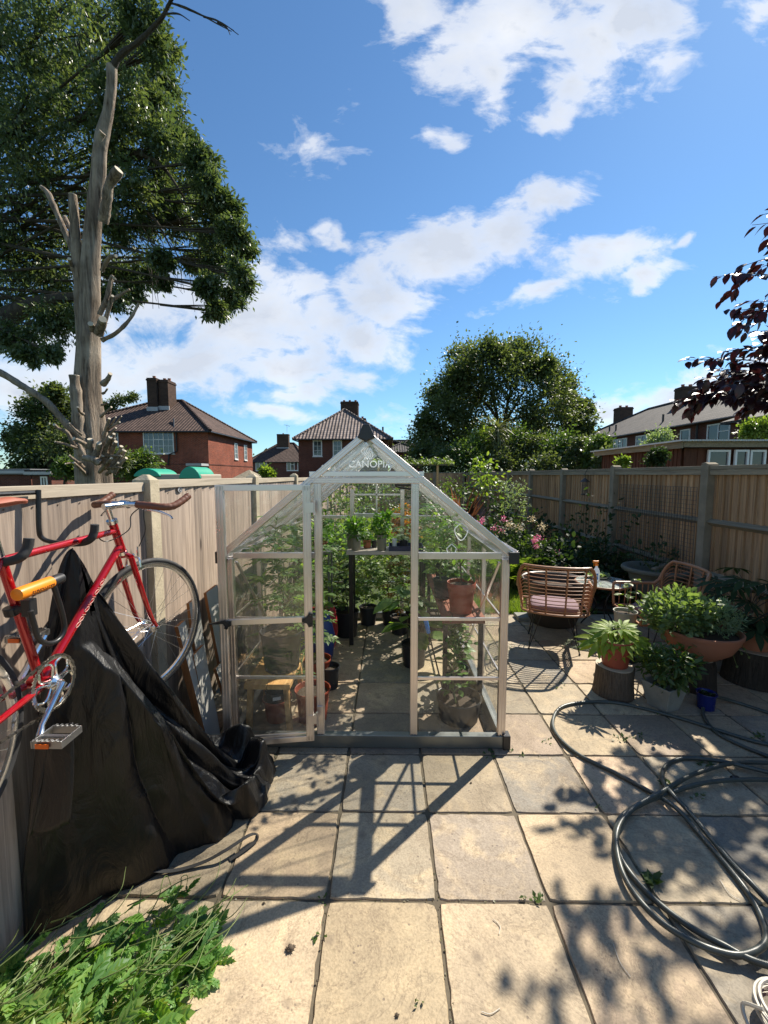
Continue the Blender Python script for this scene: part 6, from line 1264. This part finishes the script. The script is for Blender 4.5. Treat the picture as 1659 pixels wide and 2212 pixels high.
for (x0, y0, x1, y1, r) in ((225,1000,238,945,6),(232,1005,250,955,5),(238,1015,262,965,5.5),(245,1020,272,990,5),(222,960,236,905,4),(225,955,250,925,3.2),(222,940,258,912,2.6),(224,935,250,902,2.5),(215,1020,240,990,4),(230,1025,255,1000,3),(222,830,238,808,6),(222,850,232,840,2.5),(220,875,230,868,2.2),(212,1000,222,985,5),(180,1010,150,985,4),(185,1025,160,1000,4),(228,985,246,938,4),(240,1000,266,972,3.5),(236,1022,270,975,4),(226,970,248,948,3),(218,900,240,880,3),(218,1015,262,1010,2.5),(222,990,262,985,2.4),(178,940,150,915,2.5),(176,1000,142,1002,2.6),(180,895,168,880,3),(228,925,262,900,2)):
    stub([(x0, y0), ((x0+x1)/2+U(-5, 5), (y0+y1)/2+U(-4, 4)), (x1, y1)], [r*1.4, r, r*.8], U(-.25, -.4), U(-.45, -.65))
stub([(215,1000),(200,992),(178,988)], [10,9,6], -.6, -.7, cutf=False)
b = MB(); limb(b, [(241,150),(262,118),(300,90),(335,55),(352,35),(364,12),(374,-8)], [8,7,6,5,4.5,4,3.5], 0, -.4, 8); 
for pts_ in (((366,5),(400,18),(440,35),(480,50),(515,75)), ((366,6),(395,14),(430,30),(470,52),(500,68)), ((355,30),(385,30),(410,45)), ((470,48),(490,60),(497,75)), ((440,36),(470,45),(505,66))): limb(b, pts_, [2.2, 1.6, .8], -.35, -.6, 5)
b.build('thin_branch', mt['bark'], q, smooth=True)
# purple plum at the right
q = thing('plum_tree', (5.0, 4.1, 0), 'purple-leaved plum tree reaching in from the right edge', 'tree')
b = MB(); b.tube(spline([V((5.0, 4.1, 0)), V((4.95, 4.1, 1.6)), V((5.0, 4.05, 2.8)), V((5.1, 4.0, 4.2))], 6), [.13-.005*i for i in range(19)], 10); b.build('trunk', mt['bark'], q, smooth=True)
def sprig(b, pts, n, LP, LD, LN, LS, r=.008, spread=.06):
    P = spline(pts, 8); k = len(P); b.tube(P, [r*(1-.75*i/(k-1)) for i in range(k)], 6, False)
    for i in range(n):
        t = .15+.85*(i+U(0, 1))/n; j = min(k-2, int(t*(k-1))); p = P[j]; d = (P[j+1]-p).normalized(); s = rv(1)[0]
        dd = d*.9+V(s)*.8+V((0, 0, -.45)); LP.append(tuple(p+V(rv(1)[0])*spread*.3)); LD.append(tuple(dd)); LN.append((s[1]*.6, -.3, 1)); LS.append(U(.075, .135))
LP, LD, LN, LS = [], [], [], []; b = MB(); T0 = V((5.0, 4.05, 2.9))
for (px0, py0, px1, py1, Y, n) in ((1720,610,1540,598,3.9,26),(1730,560,1590,580,4.1,16),(1740,690,1562,672,4.0,22),(1730,640,1575,712,3.8,18),(1740,760,1560,760,4.0,34),(1740,800,1470,778,4.1,64),(1740,840,1445,870,4.0,90),(1740,880,1520,850,4.3,80),(1740,900,1560,855,3.8,70),(1750,830,1530,800,4.2,70),(1750,790,1590,820,4.4,60),(1740,860,1500,815,3.9,60),(1740,870,1590,840,4.1,50),(1760,500,1625,486,4.1,12),(1760,470,1640,465,3.9,9),(1760,730,1600,720,4.3,22),(1760,870,1610,880,4.0,34),(1760,860,1570,830,3.7,34),(1760,520,1650,535,4.0,6),(1760,680,1610,650,4.4,14)):
    a, c = at(px0, py0, Y+.2), at(px1, py1, Y); sprig(b, [T0.lerp(a, .35)+V((0, 0, (a.z-2.9)*.1)), a, a.lerp(c, .5)+V((0, 0, .05)), c], n, LP, LD, LN, LS)
    for _ in range(2): t = U(.3, .8); s0 = a.lerp(c, t); e = s0+V((U(-.22, .0), U(-.3, .3), U(-.12, .14))); sprig(b, [s0, s0.lerp(e, .5)+V((0, 0, .02)), e], max(4, n//4), LP, LD, LN, LS, .004)
# crown beyond the picture edge and above, whose shade dapples the slabs
for _ in range(30):
    d = V(rv(1)[0]); e = V((4.9+d.x*1.5, 4.1+d.y*1.6, 3.5+abs(d.z)*1.5-.4))
    rpx = CM.inverted() @ (e-V((0, 0, H))); pxx = CX+F*rpx.x/max(.1, -rpx.z)
    if pxx < 1710: continue
    sprig(b, [T0, T0.lerp(e, .5)+V((0, 0, .1)), e], 60, LP, LD, LN, LS, .012, .12)
for (gx, gy, hh, n) in ((1.2, 1.9, 3.1, 34), (1.5, 1.75, 3.2, 40), (1.15, 1.35, 3.0, 26), (1.75, 1.95, 3.2, 46), (1.7, 1.45, 3.3, 46), (2.1, 1.7, 3.4, 60), (1.35, 2.45, 3.1, 26), (1.0, 2.05, 3.0, 14), (1.9, 2.3, 3.2, 40), (1.35, .95, 3.1, 34), (1.75, 1.0, 3.3, 40), (1.05, .85, 3.0, 18), (2.3, 2.2, 3.3, 50), (1.5, 1.55, 3.5, 34), (1.9, 1.2, 3.5, 50)):
    e = V((gx, gy, 0)) + sdir/sdir.z*hh; rpx = CM.inverted() @ (e-V((0, 0, H))); pxx = CX+F*rpx.x/max(.1, -rpx.z)
    if pxx < 1700: e += V((1700-pxx, 0, 0))*.0042
    s0 = e+V((.45, .15, -.05)); sprig(b, [T0, s0, e, e-V((.22, .12, .05))], n, LP, LD, LN, LS, .008, .5)
b.build('limb', mt['bark'], q, smooth=True, uv=False); leaves('crown', mt['plum'], q, strip([.1, .8, 1, .7, .02], bend=.25, W=.27), LP, LD, LN, LS)
# ---------------------------------------------------------------- houses
def window(h, x0, x1, z0, z1, P, ux, nrm, cols=3, top=True, bars=2, fr=.07, open_=None):
    """window on a wall: P origin of wall plane, ux unit vector along it, nrm outward; x along ux, z up"""
    ux, nrm = V(ux), V(nrm); P = V(P); Mx = Matrix((ux, -nrm, V((0, 0, 1)))).transposed()
    def bx(b, a0, a1, c0, c1, d0, d1): b.box(P+ux*((a0+a1)/2)+V((0, 0, (c0+c1)/2))+nrm*((d0+d1)/2), (a1-a0, d1-d0, c1-c0), Mx)
    b = MB(); bx(b, x0, x1, z0, z0+fr, .004, .05); bx(b, x0, x1, z1-fr, z1, .004, .05); bx(b, x0, x0+fr, z0+fr, z1-fr, .004, .05); bx(b, x1-fr, x1, z0+fr, z1-fr, .004, .05)
    w = (x1-x0-fr)/cols
    for k in range(1, cols): xx = x0+fr/2+w*k; bx(b, xx-fr*.4, xx+fr*.4, z0+fr, z1-fr, .004, .047)
    for k in range(cols):
        a = x0+fr/2+w*k+fr*.5; c = a+w-fr
        if top and k == cols//2 and cols > 1: bx(b, a, c, z1-(z1-z0)*.36, z1-(z1-z0)*.36+fr*.6, .004, .044)
        if bars: bx(b, (a+c)/2-.012, (a+c)/2+.012, z0+fr, z1-fr, .004, .03); [bx(b, a, c, z0+(z1-z0)*q-.012, z0+(z1-z0)*q+.012, .004, .029) for q in ((.36, .64) if bars > 1 else (.5,))]
    bx(b, x0-.05, x1+.05, z0-.06, z0-.002, .004, .09); f = b.build('window', mt['white'], h)
    b = MB(); bx(b, x0+.02, x1-.02, z0+.02, z1-.02, .002, .012); b.build('pane', mt['winglass'], f)
def hiproof(h, x0, x1, y0, y1, ze, zr, m, ov=.35, rid=None, ridge_x=True, nm='roof'):
    x0 -= ov; x1 += ov; y0 -= ov; y1 += ov
    if ridge_x: r = (y1-y0)/2; ra, rb = (x0+r, (y0+y1)/2), (x1-r, (y0+y1)/2)
    else: r = (x1-x0)/2; ra, rb = ((x0+x1)/2, y0+r), ((x0+x1)/2, y1-r)
    if rid: ra, rb = rid
    A, B_, C_, D_ = (x0, y0, ze), (x1, y0, ze), (x1, y1, ze), (x0, y1, ze); E, G = (*ra, zr), (*rb, zr)
    b = MB()
    if ridge_x: b.add([A, B_, C_, D_, E, G], [(0, 1, 5, 4), (1, 2, 5), (2, 3, 4, 5), (3, 0, 4), (0, 3, 2, 1)])
    else: b.add([A, B_, C_, D_, E, G], [(0, 1, 4), (1, 2, 5, 4), (2, 3, 5), (3, 0, 4, 5), (0, 3, 2, 1)])
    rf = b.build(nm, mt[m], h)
    b = MB(); pr = ((A, E), (D_, E), (B_, G), (C_, G), (E, G)) if ridge_x else ((A, E), (B_, E), (D_, G), (C_, G), (E, G))
    for p, q in pr:
        if (V(p)-V(q)).length > .1: b.tube([V(p)+V((0, 0, .03)), V(q)+V((0, 0, .03))], .11, 8)
    b.build('ridge_tile', mt[m], rf); b = MB()
    for p, q in ((A, B_), (B_, C_), (C_, D_), (D_, A)): b.tube([V(p)+V((0, 0, -.07)), V(q)+V((0, 0, -.07))], .06, 6)
    b.build('gutter', mt['blackpl'], rf); return rf
def chimney(h, x0, x1, y0, y1, z0, z1, pots=2, m='brickc', flash=True, par=None):
    b = MB(); b.bb(x0, x1, y0, y1, z0, z1-.22); b.bb(x0-.04, x1+.04, y0-.04, y1+.04, z1-.22, z1-.1); b.bb(x0, x1, y0, y1, z1-.1, z1); c = b.build('chimney', mt[m], par or h)
    for k in range(pots): b = MB(); b.lathe([(.12, 0), (.11, .1), (.13, .22), (.09, .22), (.08, 0)], (x0+(x1-x0)*(k+.5)/pots, (y0+y1)/2, z1+.001), 12); b.build('chimney_pot', mt['clay'], c, smooth=True)
    if flash: b = MB(); b.bb(x0-.06, x1+.06, y0-.08, y0-.002, z0-.1, z0+.35); b.build('flashing', mt['flash'], c)
# left semi
x0, x1, y0, y1 = -25.2, -13.3, 31, 41.0
h = thing('brick_house', ((x0+x1)/2, y0, 0), 'large red brick house with brown hipped roof and tall twin chimney at the left', 'house')
b = MB(); b.bb(x0, x1, y0, y1, 0, 4.98); b.build('wall', mt['brick'], h); b = MB(); b.bb(x0-.03, x1+.03, y0-.03, y1+.03, 2.55, 2.63); b.build('string_course', mt['brickd'], h)
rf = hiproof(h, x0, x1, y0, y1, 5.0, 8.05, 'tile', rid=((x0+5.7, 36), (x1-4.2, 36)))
e = at(345, 850, 34.6); chimney(h, e.x-.75, e.x+.02, 34.1, 35.0, 6.9, 9.55, 1, par=rf); chimney(h, e.x+.08, e.x+.85, 34.3, 35.6, 7.0, 9.45, 2, par=rf)
b = MB(); 
for k in range(4): b.box(at(323+4+k*6, 894, 33.9)+V((0, 0, 0)), (.10, .5, .02), Matrix.Rotation(R(31), 3, 'X'))
b.build('new_tiles', mt['white'], rf)
P = (0, y0, 0)
a = at(309, 932, y0).x; c = at(377, 980, y0).x; window(h, a, c, at(340, 980, y0).z, at(340, 933, y0).z, P, (1, 0, 0), (0, -1, 0), 3); a = at(232, 932, y0).x; c = at(258, 980, y0).x; window(h, a, c, at(240, 968, y0).z, at(240, 934, y0).z, P, (1, 0, 0), (0, -1, 0), 2)
for y_ in (36.2, 38.6): window(h, y_, y_+.75, 3.15, 4.55, (x1, 0, 0), (0, 1, 0), (1, 0, 0), 1, False)
b = MB(); s0 = at(380, 934, y0-.1); s1 = at(382, 975, y0-.1); b.tube([at(375, 905, 32.2), at(376, 931, y0-.1)], .06, 8); b.tube([s0, s1, at(365, 982, y0-.1), at(363, 1005, y0-.1)], .055, 8); b.build('downpipe', mt['blackpl'], h)
b = MB(); ap = at(405, 1004, y0-1.0); b.bb(at(405, 1004, 29.9).x, x1-.1, 29.9, y0-.02, 0, 2.45); b.build('lean_to', mt['brick'], h); b = MB(); b.bb(at(402, 1004, 29.8).x, x1, 29.75, y0-.01, 2.452, 2.62); b.build('lean_to_roof', mt['flash'], h)
# mid distance small house
x0, x1, y0, y1 = -25.5, -15.2, 76, 86
h = thing('brick_house', (x0, y0, 0), 'small distant brick house with a little chimney between the two larger houses', 'house')
b = MB(); b.bb(x0, x1, y0, y1, 0, 4.1); b.build('wall', mt['brickd'], h); rf = hiproof(h, x0, x1, y0, y1, 4.15, 7.9, 'tile', rid=((x0+4.5, 81), (x1-3, 81)))
e = at(612, 950, 80).x; chimney(h, e-1.1, e+1.1, 79.5, 80.5, 6.6, at(612, 938, 80).z, 1, par=rf)
for a, c in ((552, 577), (619, 644)): window(h, at(a, 1000, y0).x, at(c, 1000, y0).x, at(560, 1017, y0).z, at(560, 997, y0).z, (0, y0, 0), (1, 0, 0), (0, -1, 0), 3, True, 0, .12)
b = MB(); e2 = at(620, 935, 80); b.tube([e2, e2+V((0, 0, 1.6))], .04, 5); b.tube([e2+V((-.5, 0, 1.5)), e2+V((.6, 0, 1.2))], .03, 5); [b.tube([e2+V((x_, -.3, 1.38-.2*x_)), e2+V((x_, .3, 1.38-.2*x_))], .02, 4) for x_ in (-.3, 0, .3, .5)]; b.build('aerial', mt['steel'], h)
# centre house
x0, x1, y0, y1 = at(645, 980, 38).x, at(838, 980, 38).x, 38, 47
h = thing('brick_house', ((x0+x1)/2, y0, 0), 'square dark red brick house with pinkish pyramid pantile roof behind the greenhouse peak', 'house')
b = MB(); b.bb(x0, x1, y0, y1, 0, 4.97); b.build('wall', mt['brickd'], h)
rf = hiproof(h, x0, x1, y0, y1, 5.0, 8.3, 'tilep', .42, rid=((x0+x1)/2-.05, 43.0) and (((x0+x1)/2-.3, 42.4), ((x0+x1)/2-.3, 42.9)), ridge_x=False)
e = at(755, 880, 43.5); chimney(h, at(737, 880, 43.5).x, at(774, 880, 43.5).x, 43.0, 44.3, 7.4, at(750, 867, 43).z, 3, flash=False, par=rf); chimney(h, at(775, 910, 45).x, at(790, 910, 45).x, 45, 46, 6.2, at(780, 903, 45).z, 1, flash=False, par=rf)
for a, c in ((676, 696), (719, 739)): window(h, at(a, 970, y0).x, at(c, 970, y0).x, at(680, 986, y0).z, at(680, 951, y0).z, (0, y0, 0), (1, 0, 0), (0, -1, 0), 1, False, 2, .1)
b = MB(); b.tube([at(827, 945, 39), at(827, 922, 39)], .08, 8); b.build('vent_pipe', mt['blackpl'], rf)
# garage / lower roof right of it
x0, x1, y0, y1 = at(842, 980, 50).x, at(914, 980, 50).x, 50, 57
h = thing('brick_building', (x0, y0, 0), 'low dark red brick building with black tiled roof left of the broad tree', 'building'); b = MB(); b.bb(x0, x1, y0, y1, 0, 4.5); b.build('wall', mt['brickd'], h)
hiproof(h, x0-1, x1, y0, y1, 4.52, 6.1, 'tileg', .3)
# right terrace
x0, x1, y0, y1 = 18.9, 27.5, 22.6, 44
h = thing('terraced_houses', (x0, 30, 0), 'long brown brick terrace with dark tiled roof and two chimneys at the right', 'terrace')
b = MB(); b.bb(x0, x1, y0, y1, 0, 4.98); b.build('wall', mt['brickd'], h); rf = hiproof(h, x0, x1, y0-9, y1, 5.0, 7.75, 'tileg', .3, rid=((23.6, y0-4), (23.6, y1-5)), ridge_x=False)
chimney(h, at(1340, 880, 42).x, at(1368, 880, 42).x, 42, 43.2, 7.0, at(1340, 879, 42).z, 2, par=rf, flash=False); chimney(h, at(1476, 840, 33.3).x, at(1509, 840, 33.3).x, 33.3, 34.3, 6.6, at(1480, 834, 33.3).z, 2, par=rf, flash=False)
b = MB(); b.bb(x0+.3, x1, 13.4, y0-.02, 0, 4.97); b.build('wall', mt['brickd'], h)
for i, (ya, yb, za, zb_, cols) in enumerate(((22.9, 25.4, 3.35, 4.75, 3), (26.8, 27.7, 3.3, 4.7, 1), (31.2, 32.6, 3.6, 4.75, 2), (33.8, 35.8, 3.4, 4.75, 3), (36.9, 37.7, 3.4, 4.7, 1), (39.9, 41.4, 3.3, 4.7, 2), (42.0, 42.9, 3.3, 4.7, 1), (29.6, 30.5, 3.6, 4.75, 1))):
    window(h, ya, yb, za, zb_, (x0, 0, 0), (0, 1, 0), (-1, 0, 0), cols, True, 0, .09)
b = MB(); 
for y_ in (26.1, 28.9, 38.6): b.tube([(x0-.12, y_, 0), (x0-.12, y_, 4.9)], .06, 8)
for y_, z_ in ((28.6, 6.6), (30.9, 5.9), (38.6, 6.0), (37.2, 5.9)): xx = x0+(z_-.4-5)/2.75*4.7; b.tube([(xx, y_, z_-.8), (xx, y_, z_+.25)], .07, 8)
b.build('downpipe', mt['blackpl'], h)
b = MB(); b.bb(16.9, 18.85, 17.5, 21.2, 0, 4.4); b.build('projecting_wing', mt['brickd'], h); b = MB(); b.add([(16.6, 17.2, 4.42), (19.2, 17.2, 5.3), (19.2, 21.5, 5.3), (16.6, 21.5, 4.42), (16.6, 17.2, 4.3), (19.2, 17.2, 4.3), (19.2, 21.5, 4.3), (16.6, 21.5, 4.3)], [(0, 1, 2, 3), (0, 3, 7, 4), (0, 4, 5, 1), (2, 6, 7, 3)]); b.build('wing_roof', mt['tileg'], h)
h = thing('brick_house', (at(1275, 950, 62).x, 62, 0), 'tiny distant roof end just left of the long terrace', 'house'); ex = at(1262, 950, 62).x
b = MB(); b.bb(ex-3, ex+4, 62, 70, 0, 5); b.build('wall', mt['brickd'], h); hiproof(h, ex-3, ex+4, 62, 70, 5.02, 8.0, 'tileg')
# outbuilding
c0 = at(1476, 960, 9.9); X0 = c0.x
h = thing('outbuilding', (X0, 9.9, 0), 'brown boarded outbuilding with white corrugated roof and three white windows behind the right fence', 'shed')
zt = at(1476, 953, 9.9).z; b = MB(); yy = 9.9
b2 = board_run(X0, 9.93, 13.6, 0, zt-.12, .14, .02, side=-1); b2.build('side_wall', mt['shedwood'], h)
b2 = board_run(9.9, X0+.03, X0+6.2, 0, zt-.16, .32, .012, fx=False, side=-1); b2.build('front_wall', mt['shedwood'], h); b = MB(); b.bb(X0+.035, X0+6.1, 9.94, 13.5, 0, zt-.2); b.build('core', mt['shedwood'], h)
b = MB(); b.add([(X0-.25, 9.6, zt-.02), (X0+6.5, 9.6, zt-.02), (X0+6.5, 13.9, zt-.04), (X0-.25, 13.9, zt-.04), (X0-.25, 9.6, zt+.015), (X0+6.5, 9.6, zt+.015), (X0+6.5, 13.9, zt-.005), (X0-.25, 13.9, zt-.005)], [(0, 3, 2, 1), (4, 5, 6, 7), (0, 1, 5, 4), (1, 2, 6, 5), (2, 3, 7, 6), (3, 0, 4, 7)]); b.build('corrugated_roof', mt['corr'], h)
b = MB(); b.bb(X0-.16, X0-.12, 9.72, 13.8, zt-.17, zt-.021); b.bb(X0-.118, X0+6.3, 9.70, 9.74, zt-.15, zt-.021); b.build('fascia', mt['rail'], h)
for a, c, tl in ((1527, 1575, 0), (1582, 1612, 1), (1618, 1652, 0)):
    xa, xc = at(a, 980, 9.86).x, at(c, 980, 9.86).x; window(h, xa, xc, at(1560, 998, 9.86).z-.12, at(1560, 972, 9.86).z, (0, 9.86 - (.04 if tl else 0), 0), (1, 0, 0), (0, -1, 0), 1, False, 0, .045)
# left low garages
for (pa, pc, Y, zt_, m, l) in ((-40, 66, 24, at(30, 1013, 24).z, 'felt', 'low flat-roofed garage at the far left beyond the fence'), (68, 110, 23, at(80, 1015, 23).z, 'tileg', 'little porch with dark roof and white window beside the flat garage')):
    xa, xc = at(pa, 1020, Y).x, at(pc, 1020, Y).x; h = thing('garage', (xa, Y, 0), l, 'garage'); b = MB(); b.bb(xa, xc, Y, Y+5, 0, zt_-.32); b.build('wall', mt['brickd'], h); b = MB(); b.bb(xa-.2, xc+.2, Y-.25, Y+5.2, zt_-.318, zt_); b.build('flat_roof', mt[m], h, bev=.02)
    b = MB(); b.bb(xa-.21, xc+.21, Y-.29, Y-.252, zt_-.26, zt_-.10); b.build('fascia', mt['flash'], h)
    if m != 'felt': window(h, xa+.5, xc-.2, .9, zt_-.36, (0, Y, 0), (1, 0, 0), (0, -1, 0), 2, False, 0)
# green play house
Y = 5.6; h = thing('play_house', at(362, 1030, Y)-V((0, 0, at(362, 1030, Y).z)), 'green and tan plastic play house roof showing above the left fence', 'playhouse')
xa, xm, xc = at(290, 1020, Y).x, at(385, 1020, Y).x, at(434, 1020, Y).x
zt_ = at(360, 1012, Y).z
b = MB(); b.bb(xa+.05, xc, Y, Y+.7, 0, zt_-.075); b.build('body', mt['tanplay'], h, bev=.02)
def arc(xa, xb, ztop, h_, nm):
    b = MB(); pts = [(xa, Y-.03, ztop-h_)]+[(xa+(xb-xa)*t, Y-.03, ztop-h_+h_*(math.sin(PI*t))**.55) for t in np.linspace(.03, .97, 14)]+[(xb, Y-.03, ztop-h_)]; b.prism(pts, (0, .5, 0)); b.build(nm, mt['greenplay'], h, bev=.012, smooth=True)
arc(xa, xa+.36, zt_, .11, 'curved_roof'); arc(xc-.29, xc, zt_+.025, .16, 'curved_roof')
h = thing('summer_house', at(525, 1020, 12)-V((0, 0, at(525, 1020, 12).z)), 'little shed with pointed boarded roof peeping over the fence left of the greenhouse', 'shed')
xa, xc = at(497, 1030, 12).x, at(552, 1030, 12).x; zt_ = at(525, 1014, 12).z; b = MB(); b.bb(xa+.1, xc-.1, 12.1, 13.2, 0, zt_-.3); b.build('wall', mt['shedwood'], h)
b = MB(); cx_ = at(523, 1014, 12).x; b.add([(xa, 12, zt_-.28), (xc, 12, zt_-.28), (xc, 13.3, zt_-.28), (xa, 13.3, zt_-.28), (cx_, 12.6, zt_)], [(0, 1, 4), (1, 2, 4), (2, 3, 4), (3, 0, 4), (0, 3, 2, 1)]); b.build('roof', mt['rail'], h)
# telegraph wires far left and surrounding distant hedge line
b = MB(); n = 40
for i in range(n): x = -160+i*8.5; b.ell((x+U(-3, 3), 130+U(-8, 8), U(1, 3)), (U(6, 11), 4, U(3, 6)), 10, 6)
o = b.build('distant_trees', mt['oak'], None, smooth=True, uv=False); bpy.data.objects.remove(o)
P, D, N_ = cloud([(-190+i*5.2+U(-2, 2), 125+U(-6, 6), U(.5, 4.5)) for i in range(74)], 130, 3.2, 0, .8); tag(leaves('distant_hedge', mt['oak'], None, diamond(.4), P, D, N_, npr.uniform(.5, 1.1, len(P))), 'distant line of trees along the horizon', 'trees', kind='stuff')
